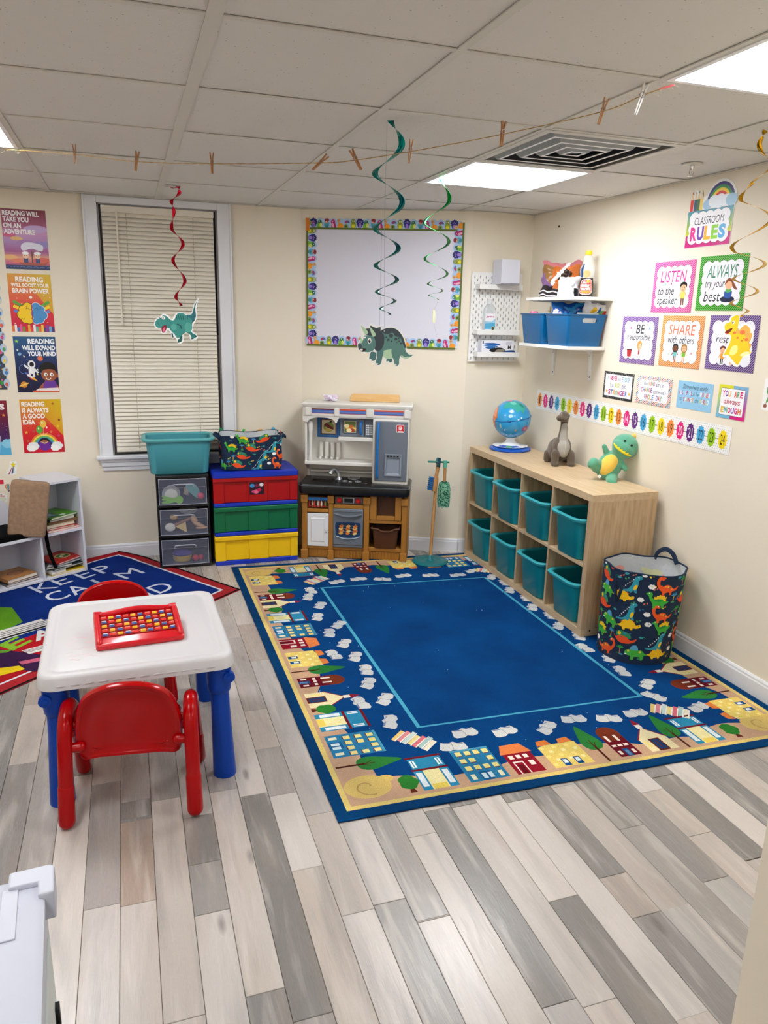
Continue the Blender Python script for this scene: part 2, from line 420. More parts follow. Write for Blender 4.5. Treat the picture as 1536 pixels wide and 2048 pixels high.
# planks the photograph shows plainly: column -> (near end, far end, tone)
KNOWN = {2: [(-1.126, -.894, DK)], 0: [(-1.236, -.862, BR), (-.846, -.753, DK)], 4: [(-1.729, -.835, DK)], 8: [(-1.9, -1.535, LT), (-1.53, -1.082, MD)], 10: [(-1.872, -1.093, DK)], 7: [(-2.0, -1.438, MD)],
         14: [(-1.536, -1.092, DK)], 12: [(-2.1, -1.574, DK)], 16: [(-1.364, -1.09, DK)], 19: [(-1.606, -1.152, DK)], 5: [(-1.8, -1.24, 'BFB4AA'), (-1.237, -.862, LT)], 18: [(-1.218, -1.091, LT)], -1: [(-1.8, -1.22, LT)],
         1: [(-1.645, -.775, 'BEB5AD')], 3: [(-1.628, -.782, 'C4BCB5')], 6: [(-1.9, -1.45, LT), (-1.448, -1.0, 'B8AFA7')], 9: [(-2.0, -1.2, 'C2BAB3')], 11: [(-1.9, -1.1, 'BCB4AE')], 13: [(-2.0, -1.13, LT)], 15: [(-1.7, -1.1, 'B4ABA4')]}
k0 = -9; k1 = 28
plank_meshes = {}
def plank_mesh(wd, ln):
    k = (round(wd, 3), round(ln, 2))
    if k not in plank_meshes:
        b = MB(); g = .0006; c = .0012; x, y = wd/2-g, ln/2-g
        b.loft([[(-x, -y, -.008), (x, -y, -.008), (x, y, -.008), (-x, y, -.008)], [(-x, -y, -c), (x, -y, -c), (x, y, -c), (-x, y, -c)],
                [(-x+c, -y+c, 0), (x-c, -y+c, 0), (x-c, y-c, 0), (-x+c, y-c, 0)]], True, True)
        o = b.build('plank', m_plank, smooth=0); plank_meshes[k] = o.data; bpy.data.objects.remove(o)
    return plank_meshes[k]
LENS = [.30, .45, .60, .75, .90, 1.05, 1.2]
for k in range(k0, k1):
    x0 = -2.281+PW*k; x1 = min(x0+PW, XR+.01)
    if x0 > XR-.01: continue
    y = -2.25 - rnd.random()*.9; last = None; kn = list(KNOWN.get(k, []))
    while y < YA:
        ln = rnd.choice(LENS); tone = rnd.choice([t for t in TONES if t != last]); last = tone
        if kn:
            if abs(y-kn[0][0]) < .004: ln = kn[0][1]-y; tone = kn[0][2]; kn.pop(0)
            elif y+ln > kn[0][0]-.12: ln = kn[0][0]-y
            if kn and y+ln > kn[0][0]: ln = kn[0][0]-y
        if ln < .002: y += max(ln, 0)+1e-4; continue
        if y+ln > -2.25:
            o = bpy.data.objects.new('plank', plank_mesh(x1-x0, ln)); C.objects.link(o); o.parent = floor
            o.location = ((x0+x1)/2, y+ln/2, 0); o.color = (*lin(tone), 1)
        y += ln
# rest of the floor behind the camera, too far out of the frame to tell planks apart
b = MB()
for k in range(-16, 50):
    x0 = -2.281+PW*k
    if x0 < XL or x0 > XE: continue
    y = YN-rnd.random()
    while y < -2.25:
        ln = 1.2; b.box(x0+.0006, x0+PW-.0006, max(y, YN), min(y+ln-.001, -2.9), -.008, 0) if y < -2.9 else None; y += ln
rest = b.build('plank_field', mat('grey_oak_plank_field', 'B2A89F', .38, var=.15, vscale=9), floor, smooth=0, kind='stuff')

# ---- walls
def wall(name, boxes, m=m_wall):
    b = MB()
    for q in boxes: b.box(*q)
    return struct(b.build(name, m, smooth=0))
WX0, WX1, WZ0, WZ1 = -2.292, -1.582, .70, 2.232               # window opening
T = .14
wall('wall_back', [(XL, WX0, YA, YA+T, 0, H+.15), (WX1, PB0.x, YA, YA+T, 0, H+.15), (WX0, WX1, YA, YA+T, 0, WZ0), (WX0, WX1, YA, YA+T, WZ1, H+.15)])
b = MB(); b.prism([tuple(PB0), tuple(PB1), (PB1.x, YA+T), (PB0.x, YA+T)], 0, H+.15); struct(b.build('wall_back_slanted', m_wall, smooth=0))
wall('wall_back_right', [(PB1.x, XR, YC, YA+T, 0, H+.15)])
wall('wall_right', [(XR, XR+T, YF, YA+T, 0, H+.15)])
wall('wall_left', [(XL-T, XL, YN, YA+T, 0, H+.15)])
wall('wall_front', [(-.9, XE, YF-.12, YF, 0, H+.15)])
wall('wall_rear', [(XL-T, XE+T, YN-T, YN, 0, H+.15)])
wall('wall_far_right', [(XE, XE+T, YN, YF, 0, H+.15)])

# ---- baseboards: square board with a stepped cap
def baseboard(name, a, b_, n, h=.095):
    a = Vector(a); b_ = Vector(b_); n = Vector(n); prof = [(0, 0), (.013, 0), (.013, h-.022), (.010, h-.016), (.010, h-.008), (.005, h), (0, h)]
    m = MB(); m.loft([[(p.x+n.x*u, p.y+n.y*u, z) for u, z in prof] for p in (a, b_)], True, True)
    return struct(m.build(name, m_trim, smooth=0))
baseboard('baseboard_back', (XL, YA), (PB0.x, YA), (0, -1))
baseboard('baseboard_slanted', PB0, PB1, nB)
baseboard('baseboard_back_right', (PB1.x, YC), (XR, YC), (0, -1))
baseboard('baseboard_right', (XR, YC), (XR, YF), (-1, 0))
baseboard('baseboard_left', (XL, YN), (XL, YA), (1, 0))

# ---- ceiling: slab, lay-in tiles, grid
GX = lambda i: -2.5502+.6132*i
GY = lambda j: -1.1471+.6165*j
ceil = struct(bx(XL, XE, YN, YA+T, H+.13, H+.16).build('ceiling', mat('plenum_grey', '8A8782', .9)))
LIGHTS = {(i, j) for i in (-1, 3) for j in (2, -1, -4, -7)}
VENT = (3, 1)
tile_me = {}
i0, i1, j0, j1 = -3, 8, -9, 6
for i in range(i0, i1):
    for j in range(j0, j1):
        if (i, j) in LIGHTS or (i, j) == VENT: continue
        x0, x1 = max(GX(i), XL), min(GX(i+1), XE if j < -1 else XR); y0, y1 = max(GY(j), YN), min(GY(j+1), YA)
        if x1-x0 < .02 or y1-y0 < .02: continue
        k = (round(x1-x0, 2), round(y1-y0, 2))
        if k not in tile_me:
            o = bx(-k[0]/2+.004, k[0]/2-.004, -k[1]/2+.004, k[1]/2-.004, 0, .015).build('ceiling_tile', m_tile, smooth=0); tile_me[k] = o.data; bpy.data.objects.remove(o)
        o = bpy.data.objects.new('ceiling_tile', tile_me[k]); C.objects.link(o); o.parent = ceil
        o.location = ((x0+x1)/2, (y0+y1)/2, H+.001+rnd.random()*.0015)
for i in range(i0+1, i1):
    x = GX(i); wd = .019 if i == 1 else .012
    if x < XL or x > XE: continue
    ye = YA if x < XR else YF
    bx(x-wd, x+wd, YN, ye, H-.003, H+.0005).build('main_tee', m_grid, ceil, smooth=0)
    bx(x-.002, x+.002, YN, ye, H, H+.035).build('tee_web', m_grid, ceil, smooth=0)
for j in range(j0+1, j1):
    bx(XL, XR if j > -2 else XE, GY(j)-.010, GY(j)+.010, H-.0025, H+.0005).build('cross_tee', m_grid, ceil, smooth=0)
for a in ((XL, XR, YA-.02, YA), (XR-.02, XR, YF, YA), (XL, XL+.02, YN, YA)):
    bx(*a, H-.003, H+.0005).build('wall_angle', m_grid, ceil, smooth=0)
m = MB(); q = nB*.022
m.prism([tuple(PB0), tuple(PB1), tuple(PB1+q), tuple(PB0+q)], H-.003, H+.0005); m.box(PB1.x, XR, YC-.022, YC, H-.003, H+.0005); m.build('wall_angle', m_grid, ceil, smooth=0)

# ---- ceiling lights (those in view, plus unseen panels added to light the room)
m_led = {j: mat('lit_diffuser_%s' % n, LIGHT_COL, .5, emit=LIGHT[j]) for j, n in ((2, 'window_row'), (-1, 'middle_row'), (-4, 'rear_row'), (-7, 'last_row'))}
m_lamp = mat('white_lamp_frame', 'F2F3F5', .4)
def ceiling_light(i, j, label):
    cx, cy = (GX(i)+GX(i+1))/2, (GY(j)+GY(j+1))/2
    t = thing('ceiling_light', label, 'light', 'square light panels in the ceiling grid', (cx, cy, H))
    a = .298; f = .016; b = MB()
    for q in ((-a, a, -a, -a+f), (-a, a, a-f, a), (-a, -a+f, -a+f, a-f), (a-f, a, -a+f, a-f)): b.box(*q, -.006, .05)
    b.box(-a, a, -a, a, .05, .055); b.build('frame', m_lamp, t, smooth=0)
    bx(-a+f, a-f, -a+f, a-f, .0, .004).build('diffuser', m_led[j], t, smooth=0)
    return t
LN = {(3, 2): 'lit square light panel beside the square air vent', (3, -1): 'large-looking lit light panel at the upper right, nearest in view', (-1, 2): 'lit light panel cut by the left edge of the ceiling'}
for (i, j) in sorted(LIGHTS): ceiling_light(i, j, LN.get((i, j), 'unseen light panel added to light the room, %s row, %s panel back from the view' % ('left' if i < 0 else 'right', {2: 'zeroth', -1: 'first', -4: 'second', -7: 'third'}[j])))

# ---- air vent: nested square louvres
m_vent = mat('vent_grey', '94979A', .35, metal=.4); m_dark = mat('duct_dark', '2A2C2E', .8)
vt = thing('air_vent', 'square four-way ceiling air vent with nested louvres beside the light panel', 'vent', None, ((GX(3)+GX(4))/2, (GY(1)+GY(2))/2, H))
def sq_ring(a0, z0, a1, z1, t=.002):
    R = lambda a, z: [(-a, -a, z), (a, -a, z), (a, a, z), (-a, a, z)]
    return MB().loft([R(a0, z0), R(a1, z1), R(a1-t, z1+t), R(a0-t, z0+t), R(a0, z0)], False, False)
sq_ring(.302, -.004, .275, -.006, .003).build('flange', m_grid, vt, smooth=0)
for a in (.275, .205, .145, .085):
    sq_ring(a, .045 if a > .2 else .03, a-.045, -.006, .002).build('louvre', m_vent, vt, smooth=0)
    sq_ring(a-.045, -.006, a-.055, -.007, .002).build('louvre_lip', m_lamp, vt, smooth=0)
bx(-.29, .29, -.29, .29, .07, .075).build('duct_box', m_dark, vt, smooth=0)
bx(-.04, .04, -.04, .04, .0, .003).build('centre_plate', m_vent, vt, smooth=0)

# ---- sprinkler
m_chrome = mat('chrome', 'D8D8D8', .15, metal=1)
sp = thing('fire_sprinkler', 'small chrome fire sprinkler hanging from the ceiling near the right wall', 'sprinkler', None, (.169, -.235, H))
MB().lathe([(.042, 0), (.040, -.005), (.020, -.008), (.012, -.004)], 24).build('escutcheon', mat('sprinkler_plate', 'D5D2CA', .3, metal=.4), sp)
MB().lathe([(.009, -.004), (.009, -.02), (.006, -.024)], 12).tube([(-.009, 0, -.018), (-.013, 0, -.032), (-.004, 0, -.046)], .002, 6).tube([(.009, 0, -.018), (.013, 0, -.032), (.004, 0, -.046)], .002, 6).build('body', m_chrome, sp)
MB().lathe([(.004, -.044), (.016, -.047), (.016, -.049), (.003, -.05)], 16).build('deflector', m_chrome, sp)

# ================================================================== WINDOW AND BLIND
win = bpy.data.objects.new('window_1', None); C.objects.link(win); win['kind'] = 'structure'
b = MB(); b.box(-2.372, WX0, YA-.020, YA, .68, H-.004); b.box(WX1, -1.497, YA-.020, YA, .68, H-.004); b.box(WX0, WX1, YA-.020, YA, WZ1, H-.004)
b.build('casing', m_trim, win, bevel=.003, smooth=0)
b = MB(); b.box(-2.372, -2.360, YA-.028, YA, .70, H-.004); b.box(-1.509, -1.497, YA-.028, YA, .70, H-.004); b.build('casing_bead', m_trim, win, bevel=.003, smooth=0)
bx(-2.395, -1.475, YA-.05, YA+.04, .676, .70).build('sill', m_trim, win, bevel=.006, smooth=30)
b = MB(); b.box(-2.375, -1.495, YA-.030, YA, .655, .676); b.box(-2.368, -1.502, YA-.022, YA, .625, .655); b.box(-2.362, -1.508, YA-.014, YA, .597, .625); b.build('apron', m_trim, win, bevel=.004, smooth=30)
m_alu = mat('grey_window_track', '8E8A8C', .4, metal=.3); m_black = mat('black_screen', '0C0C0D', .5)
b = MB(); b.box(WX0, WX0+.010, YA, YA+.11, .70, WZ1); b.box(WX1-.010, WX1, YA, YA+.11, .70, WZ1); b.box(WX0, WX1, YA, YA+.11, WZ1-.008, WZ1); b.build('track', m_alu, win, smooth=0)
b = MB()
for z0, z1, y in ((1.45, WZ1-.01, .085), (.70, 1.48, .06)):
    b.box(WX0+.01, WX0+.05, YA+y, YA+y+.02, z0, z1); b.box(WX1-.05, WX1-.01, YA+y, YA+y+.02, z0, z1); b.box(WX0+.05, WX1-.05, YA+y, YA+y+.02, z0, z0+.04); b.box(WX0+.05, WX1-.05, YA+y, YA+y+.02, z1-.04, z1)
b.build('sash', mat('lavender_grey_vinyl', 'A8A2AA', .45), win, smooth=0)
b = MB(); b.box(WX0+.010, WX0+.014, YA+.012, YA+.085, 1.467, WZ1-.008); b.box(WX1-.014, WX1-.010, YA+.012, YA+.085, 1.467, WZ1-.008); b.build('screen_edge', m_black, win, smooth=0)
bx(WX0+.02, WX1-.02, YA+.095, YA+.098, .72, WZ1-.02).build('pane', mat('window_glass', '20262C', .05, trans=.3), win, smooth=0)
bx(WX0-.05, WX1+.05, YA+T, YA+T+.02, .6, WZ1+.1).build('outside_backing', mat('night_outside', '15181C', .9), win, smooth=0)  # unseen dark sheet added behind the pane, keeps outside light from the window
m_slat = mat('ivory_vinyl_slat', 'EAE4D6', .42)
bl = thing('window_blind', 'closed ivory venetian blind filling the window on the left', 'blind', None, (-1.937, YA+.012, 0))
bx(-.333, .333, -.018, .015, 2.184, 2.222).build('headrail', m_slat, bl, bevel=.002)
ns = 59; zt, zb = 2.172, .742; HWB = .331
def slat_prof(tilt, wdt=.0295, curve=.0022, th=.0006):
    P = [(-wdt/2+wdt*k/4, curve*(1-(2*(-wdt/2+wdt*k/4)/wdt)**2)) for k in range(5)]
    return [(u*cos(tilt)-v*sin(tilt), u*sin(tilt)+v*cos(tilt)) for u, v in P+[(u, v-th) for u, v in P[::-1]]]
pr_ = slat_prof(radians(60))
b = MB(); b.loft([[(sx, y, z) for y, z in pr_] for sx in (-HWB, HWB)], True, True)
s0 = b.build('slat', m_slat, bl, smooth=60); s0.location = (0, 0, zt)
for i in range(1, ns):
    c = s0.copy(); C.objects.link(c); c.location = (0, 0, zt+(zb-zt)*i/(ns-1)+random.uniform(-.0003, .0003)); c.rotation_euler = (radians(random.uniform(-1, 1)+(6 if i > ns-7 else 0)), 0, 0)
bx(-HWB, HWB, -.012, .012, .716, .730).build('bottom_rail', m_slat, bl, bevel=.003)
for x in (-.19, .205):
    MB().tube([(x, -.013, 2.18), (x, -.013, .72)], .0009, 5).build('cord', mat('blind_cord', 'B9AE98', .8), bl)
    b = MB()
    for i in range(ns): b.box(x-.0022, x+.0022, -.0145, -.0125, zt+(zb-zt)*i/(ns-1)-.002, zt+(zb-zt)*i/(ns-1)+.002)
    b.build('cord_knots', mat('blind_cord_dark', '8E8470', .8), bl, smooth=0, kind='stuff')  # darker cord colour at each slat
MB().tube([(-.245, -.026, 2.19), (-.245, -.03, 2.17), (-.249, -.03, 1.52)], .0055, 6).build('tilt_wand', m_slat, bl)

# ================================================================== PRINTED THINGS ON THE WALLS
m_print = print_mat('printed_gloss_paper', .38)
m_printm = print_mat('printed_matt_card', .6)
m_paper = mat('white_paper', 'F2F2F0', .5)
FA = lambda x, z, d=.0008: frame((x, YA-d, z), (1, 0, 0), (0, 0, 1), (0, -1, 0))
FRt = lambda y, z, d=.0008: frame((XR-d, y, z), (0, -1, 0), (0, 0, 1), (-1, 0, 0))
def FB(s, z, d=.0008):
    o = PB0 + dB*s + nB*d
    return frame((o.x, o.y, z), (dB.x, dB.y, 0), (0, 0, 1), (nB.x, nB.y, 0))
def paper(name, label, cat, M, w_, h_, group=None, th=.0008, m=None):
    o = bx(0, w_, 0, h_, 0, th).build(name, m or m_paper, smooth=0, matrix=M); tag(o, label, cat, group)
    p = Print(lambda u, v, d: (u, v, th+.0001+d)); p.clip = (0, 0, w_, h_); return o, p
def lerp(a, b, t): return tuple(x+(y-x)*t for x, y in zip(a, b))
def grad(p, x0, y0, x1, y1, stops, n=18, lay=0, tilt=0):
    """printed colour gradient, bottom to top"""
    S = [(t, [int(c[i:i+2], 16)/255 for i in (0, 2, 4)]) for t, c in stops]
    for i in range(n):
        t = (i+.5)/n
        for (ta, ca), (tb, cb) in zip(S, S[1:]):
            if ta <= t <= tb: c = lin(lerp(ca, cb, (t-ta)/(tb-ta)))
        ya, yb = y0+(y1-y0)*i/n, y0+(y1-y0)*(i+1)/n
        p.poly([(x0, ya), (x1, ya), (x1, yb), (x0, yb)], c, lay)
def lines(p, L, x0, x1, y1, h_, gap, col, al='l', bold=.035, lay=5):
    y = y1
    for s_ in L: p.text(s_, x0, y-h_, min(x1, x0+h_*.80*text_tris(s_, bold, 0)[2]), y, col, bold, lay=lay); y -= h_+gap
PG = 'reading posters beside the window'

# 1
o, p = paper('reading_poster', 'maroon poster READING WILL TAKE YOU ON AN ADVENTURE with two children in a boat', 'poster', FA(-2.817, 1.833), .24, .335, PG)
p.push(0, 0, .24); grad(p, 0, 0, 1, 1.396, [(0, '16285C'), (.07, '1C3468'), (.09, 'C0507A'), (.2, 'E0A080'), (.3, '9C4A88'), (.45, 'A87CB8'), (.62, 'C890C0'), (.75, '9C3A66'), (1, '7A1030')], 28)
for x, y, r, c in ((.12, .28, .12, 'E8B070'), (.3, .2, .12, 'E07858'), (.85, .22, .16, 'D85A48'), (.12, .80, .12, 'C85080'), (.3, .72, .10, 'E0B070'), (.75, .95, .2, 'C0A0D4'), (.9, .6, .16, '8C7CC0'), (.5, .62, .16, 'A070B0')): p.ell(x, y, r*1.4, r*.45, c, lay=1)
p.smooth([(.38, .55), (.5, .64), (.75, .62), (.88, .56), (.84, .44), (.62, .49), (.42, .44)], 'DCDCEC', 2)
p.poly([(.3, .16), (.86, .16), (.97, .2), (.9, .1), (.38, .1)], 'A8482C', 3); p.rect(.6, .16, .63, .45, '6A3020', 2)
for x in (.47, .74):
    p.rect(x-.05, .16, x+.05, .27, '303A78', 3); p.ell(x, .33, .07, .075, 'F0C4A0', lay=4); p.ell(x, .385, .08, .04, 'F6F6F6', lay=5); p.ell(x-.025, .33, .01, .012, '201818', lay=6); p.ell(x+.025, .33, .01, .012, '201818', lay=6)
for k in range(7): p.stroke([(.02+k*.15, .05), (.08+k*.15, .07), (.14+k*.15, .05)], .012, '5A80C0', 4)
lines(p, ['READING WILL', 'TAKE YOU', 'ON AN', 'ADVENTURE'], .03, .93, 1.36, .118, .024, 'F6F2F6', bold=.045)
p.build('printed_artwork', m_print, o)
# 2
o, p = paper('reading_poster', 'orange and red poster READING WILL BOOST YOUR BRAIN POWER with a two-coloured brain', 'poster', FA(-2.816, 1.472), .237, .336, PG)
p.push(0, 0, .237); grad(p, 0, 0, 1, 1.418, [(0, 'C81440'), (.35, 'DC2A3C'), (.6, 'E0603A'), (.85, 'DE8A30'), (1, 'DCA028')], 20)
for k in range(8): p.poly([(1, 1.418), (1-.1*k, 1.418), (1, 1.418-.14*k)], lin(lerp([.86, .63, .16], [.84, .72, .10], 1-k/8)), .1+.1*(8-k))
for x, c in zip([.0+.062*i for i in range(16)], ['E87838', 'F0F0F0', '5878C0', 'E85898', '70A030', 'D82830', 'F0B040', 'E04848', 'F0F0F0', '60B8A8', 'E87838', 'F0D050', '503878', '8040A0', '60B0E0', '304080']):
    p.rect(x, 0, x+.055, .15+.04*sin(x*40), c, 2)
for sx in (-1, 1):
    for a, c in ((0, '6088C8'), (.09, 'F4D820'), (.18, '58A838')): p.stroke([(.5+sx*.22, .45+a), (.5+sx*.42, .52+a*1.3)], .07, c, 2)
    cc = 'F6CC10' if sx < 0 else '4890CC'
    for x, y, r in ((.10, .62, .10), (.2, .55, .10), (.24, .42, .11), (.17, .32, .10), (.08, .28, .08), (.1, .45, .13)): p.ell(.5+sx*x, y, r+.012, None, '2A2410' if sx < 0 else 'E8F0F4', lay=3); 
    for x, y, r in ((.10, .62, .10), (.2, .55, .10), (.24, .42, .11), (.17, .32, .10), (.08, .28, .08), (.1, .45, .13)): p.ell(.5+sx*x, y, r, None, cc, lay=4)
    for x, y, a in ((.1, .54, 0), (.22, .36, 200), (.16, .6, 300)): p.arc(.5+sx*x, y, .045, a, a+120, .010, '2A2410' if sx < 0 else '10486C', 5, 6)
p.rect(.49, .2, .51, .72, 'C02040', 4); p.ell(.5, .85, .035, None, 'F2F2F2', lay=5)
for k in range(14): p.ell(.08+.9*((k*.37) % 1), .2+.75*((k*.61) % 1), .012, None, 'F8E8D0', lay=1.5)
p.text('READING', .18, 1.22, .82, 1.35, 'FBF6EE', .04, lay=6); p.text('WILL BOOST YOUR', .07, 1.10, .95, 1.19, 'FBF6EE', .035, lay=6); p.text('BRAIN POWER', .09, .95, .94, 1.07, 'FBF6EE', .04, lay=6)
p.build('printed_artwork', m_print, o)
# 3
o, p = paper('reading_poster', 'navy space poster READING WILL EXPAND YOUR MIND with a boy and an astronaut', 'poster', FA(-2.818, 1.108), .236, .336, PG)
p.push(0, 0, .236); grad(p, 0, 0, 1, 1.424, [(0, '0C1238'), (.4, '141C4C'), (.75, '1E4478'), (1, '225C88')], 16)
for k in range(26): p.ell((k*.383) % 1*.96+.02, (k*.617) % 1*1.1+.05, .007+.006*(k % 3), None, ['B8D0F0', '5C88C0', 'F0E8C0'][k % 3], lay=1)
p.ell(.6, .87, .065, None, 'E4764C', lay=2); p.ell(.16, .2, .08, None, 'D8902C', lay=2); p.ell(.16, .2, .13, .025, 'F0C060', 20, lay=3); p.ell(.12, .98, .04, None, '88B0D8', lay=2); p.star(.08, 1.3, .05, '98D858', lay=2); p.star(.5, .47, .035, 'F0E070', lay=2)
p.poly([(.2, .52), (.28, .48), (.45, .32), (.34, .33)], 'D83828', 2); p.poly([(.2, .52), (.28, .5), (.24, .45)], '4878C8', 3); p.poly([(.4, .40), (.5, .28), (.36, .34)], 'F8B030', 3); p.stroke([(.26, .45), (.38, .38)], .05, 'F0F0F0', 3)
p.ell(.38, .72, .09, .1, 'F0F2F6', lay=3); p.ell(.385, .72, .055, .06, '10141C', lay=4); p.rect(.3, .48, .44, .64, 'F0F2F6', 3); p.stroke([(.3, .62), (.2, .7)], .05, 'E8ECF2', 3); p.stroke([(.44, .6), (.52, .5)], .05, 'E8ECF2', 3); p.stroke([(.33, .5), (.31, .4)], .05, 'E8ECF2', 3); p.stroke([(.41, .5), (.42, .4)], .05, 'E8ECF2', 3)
p.arc(.2, .6, .12, 100, 300, .014, '5878B8', 2)
p.smooth([(.5, .0), (.6, .22), (.78, .3), (.95, .2), (1, 0)], 'A85838', 4); p.smooth([(.62, .02), (.66, .28), (.8, .34), (.93, .26), (.9, .02)], '6A3AA0', 5)
p.ell(.78, .45, .19, .17, 'A05A3A', lay=6); p.ell(.98, .43, .035, .05, 'A05A3A', lay=5.5); p.smooth([(.56, .52), (.58, .68), (.74, .78), (.92, .72), (.98, .55), (.9, .58), (.8, .6), (.66, .58)], '14100E', 7)
for x in (.7, .84): p.ell(x, .46, .042, .048, 'F8F8F8', lay=7); p.ell(x+.01, .455, .018, .022, '281810', lay=8)
p.arc(.76, .39, .06, 200, 340, .022, 'F8F0EC', 7, 8); p.poly([(.36, 0), (.5, .1), (.98, .12), (1, 0)], 'F0E8E4', 8); p.poly([(.34, 0), (.38, .05), (1, .03), (1, 0)], 'D86048', 9)
p.text('READING', .34, 1.24, .97, 1.37, 'F8FAFC', .04, lay=6); p.text('WILL EXPAND', .19, 1.08, .98, 1.20, 'F8FAFC', .04, lay=6); p.text('YOUR MIND', .31, .93, .98, 1.05, 'F8FAFC', .04, lay=6)
p.build('printed_artwork', m_print, o)
# 4
o, p = paper('reading_poster', 'red and yellow poster READING IS ALWAYS A GOOD IDEA with balloons and a rainbow', 'poster', FA(-2.817, .730), .236, .335, PG)
p.push(0, 0, .236); grad(p, 0, 0, 1, 1.419, [(0, 'C80C28'), (.35, 'D81C28'), (.6, 'D85A2C'), (.85, 'DC9028'), (1, 'DCA024')], 20)
for k in range(8): p.poly([(1, 1.419), (1-.11*k, 1.419), (1, 1.419-.14*k)], lin(lerp([.86, .60, .14], [.86, .76, .08], 1-k/8)), .1+.1*(8-k))
for x, y, c in ((.8, 1.3, 'B06020'), (.92, .87, '702C30'), (.1, .55, 'E8B040'), (.88, .7, 'F4D020'), (.28, .58, 'C05060'), (.7, .55, 'E88850'), (.88, .45, 'D05088'), (.12, .32, 'B07030')): p.star(x, y, .045, c, lay=1)
for r, c in ((.35, 'E88040'), (.31, 'F4D848'), (.27, '68B860'), (.23, '4898C8'), (.19, '203060')): p.arc(.52, .18, r-.02, 0, 180, .042, c, 2, 18)
p.ell(.52, .22, .17, .16, '1C2850', lay=2.5)
for x in (.24, .82): p.cloud(x, .18, .14, 'E8ECEE', 4); p.cloud(x-.05, .12, .11, 'F6F6F4', 4.5)
p.ell(.52, .3, .13, .1, '18100E', lay=4); p.ell(.52, .27, .1, .07, 'A05C3C', lay=5); p.poly([(.38, .3), (.52, .22), (.66, .3), (.66, .1), (.52, .04), (.38, .1)], '6C2C98', 6); p.poly([(.4, .31), (.52, .24), (.64, .31), (.52, .26)], 'F0ECE4', 7)
for x, y, c in ((.42, .62, '58A838'), (.62, .64, 'E02038'), (.52, .77, 'F0C048')): p.stroke([(.5, .45), (x, y-.1)], .008, 'E8D8B0', 2); p.ell(x, y, .08, .105, c, lay=3); p.ell(x-.02, y+.03, .02, .03, 'F8F0D8', lay=4)
lines(p, ['READING', 'IS ALWAYS', 'A GOOD', 'IDEA'], .04, .86, 1.36, .13, .028, 'FBF6EE', bold=.045)
p.build('printed_artwork', m_print, o)
# 5 partly outside the frame
o, p = paper('reading_poster', 'maroon and purple poster with a blue cloud, cut by the left edge of the photo', 'poster', FA(-3.127, .722), .238, .34, PG)
p.push(0, 0, .238); grad(p, 0, 0, 1, 1.42, [(0, '3C2870'), (.4, '4A1C58'), (.7, '6C1438'), (1, '8A1030')], 16)
p.text('S', .82, 1.18, .94, 1.33, 'F8F4F6', .04, lay=4); p.star(.9, 1.04, .045, 'E8903C', lay=4)
p.cloud(.85, .12, .3, '58B0DC', 2); p.cloud(.95, .3, .16, '88CCE8', 2.5); p.poly([(.55, .06), (.72, .02), (.78, .5), (.62, .52)], 'D8DCF0', 4); p.poly([(.55, .02), (.72, -.0), (.73, .05), (.56, .07)], 'C02848', 5)
for k in range(8): p.ell(.6+.4*((k*.41) % 1), .5+.6*((k*.63) % 1), .012, None, 'B090D0', lay=1)
p.build('printed_artwork', m_print, o)
# 6 picture board with a cut-out border, mostly outside the frame
o, p = paper('picture_board', 'dark picture board with a light blue scalloped character border, cut by the left edge', 'poster', FA(-3.30, 1.125), .425, .66); p.clip = None
p.rect(0, 0, .425, .66, '3C4450', 0)
rr = random.Random(3)
for k in range(160): p.ell(.27+.14*rr.random(), .01+.63*rr.random()**1.3, .004+.006*rr.random(), None, rr.choice(['D83830', 'F0F0F0', '40A040', 'E8C030', '4080C8', 'D060A0', '886040']), lay=2)
for k in range(9):
    y = .04+.07*k; p.ell(.425, y, .018, .026, 'A8C8E4', lay=4); p.ell(.424+.004*(k % 2), y-.008, .009, .012, ['D86048', '4878B8', 'F0D060', '58A060', 'C04880'][k % 5], lay=5); p.ell(.43, y+.010, .007, .006, ['E8C8A0', 'A06848', 'D8D0C8'][k % 3], lay=6)
p.build('printed_artwork', m_print, o)
# stickers
def sticker(label, M, draw, back):
    t = MB(); t.prism(back, 0, .0006); o = t.build('wall_sticker', m_paper, smooth=0, matrix=M); tag(o, label, 'sticker', 'small stickers above the cube bench')
    p = Print(lambda u, v, d: (u, v, .0007+d)); draw(p); p.build('printed_artwork', m_print, o)
def d1(p):
    for k, c in enumerate(['E8E8E8', 'A8304C', 'F0F0F0', '4C3868', '88A8B8', 'F0F0F0']): p.poly([(.005+.009*k, .004+.0015*k), (.014+.009*k, .0055+.0015*k), (.0425+.002*k, .058), (.0405+.002*k, .058)], c, 1)
    p.star(.048, .066, .020, 'E8D428', lay=2)
sticker('yellow shooting star sticker with a striped tail on the wall above the bench', FA(-2.935, .592), d1, [(0, 0), (.06, .004), (.07, .06), (.068, .088), (.03, .088), (.025, .055)])
def d2(p):
    p.ell(.02, .04, .019, .022, 'D8765C', lay=1); p.ell(.02, .04, .013, .022, 'E0C890', lay=2); p.ell(.02, .04, .007, .022, '6C98B0', lay=3); p.poly([(.012, .02), (.028, .02), (.024, .008), (.016, .008)], '70483C', 2)
sticker('small hot-air balloon sticker beside the brown cushion', FA(-2.948, .478), d2, [(.0, .03), (.01, .004), (.03, .004), (.042, .03), (.042, .05), (.02, .066), (0, .05)])
sticker('plain red sticker on the wall at the left edge', FA(-2.99, .535), lambda p: p.rect(.002, .002, .038, .03, 'D82040', 1), [(0, 0), (.04, .002), (.036, .034), (0, .034)])
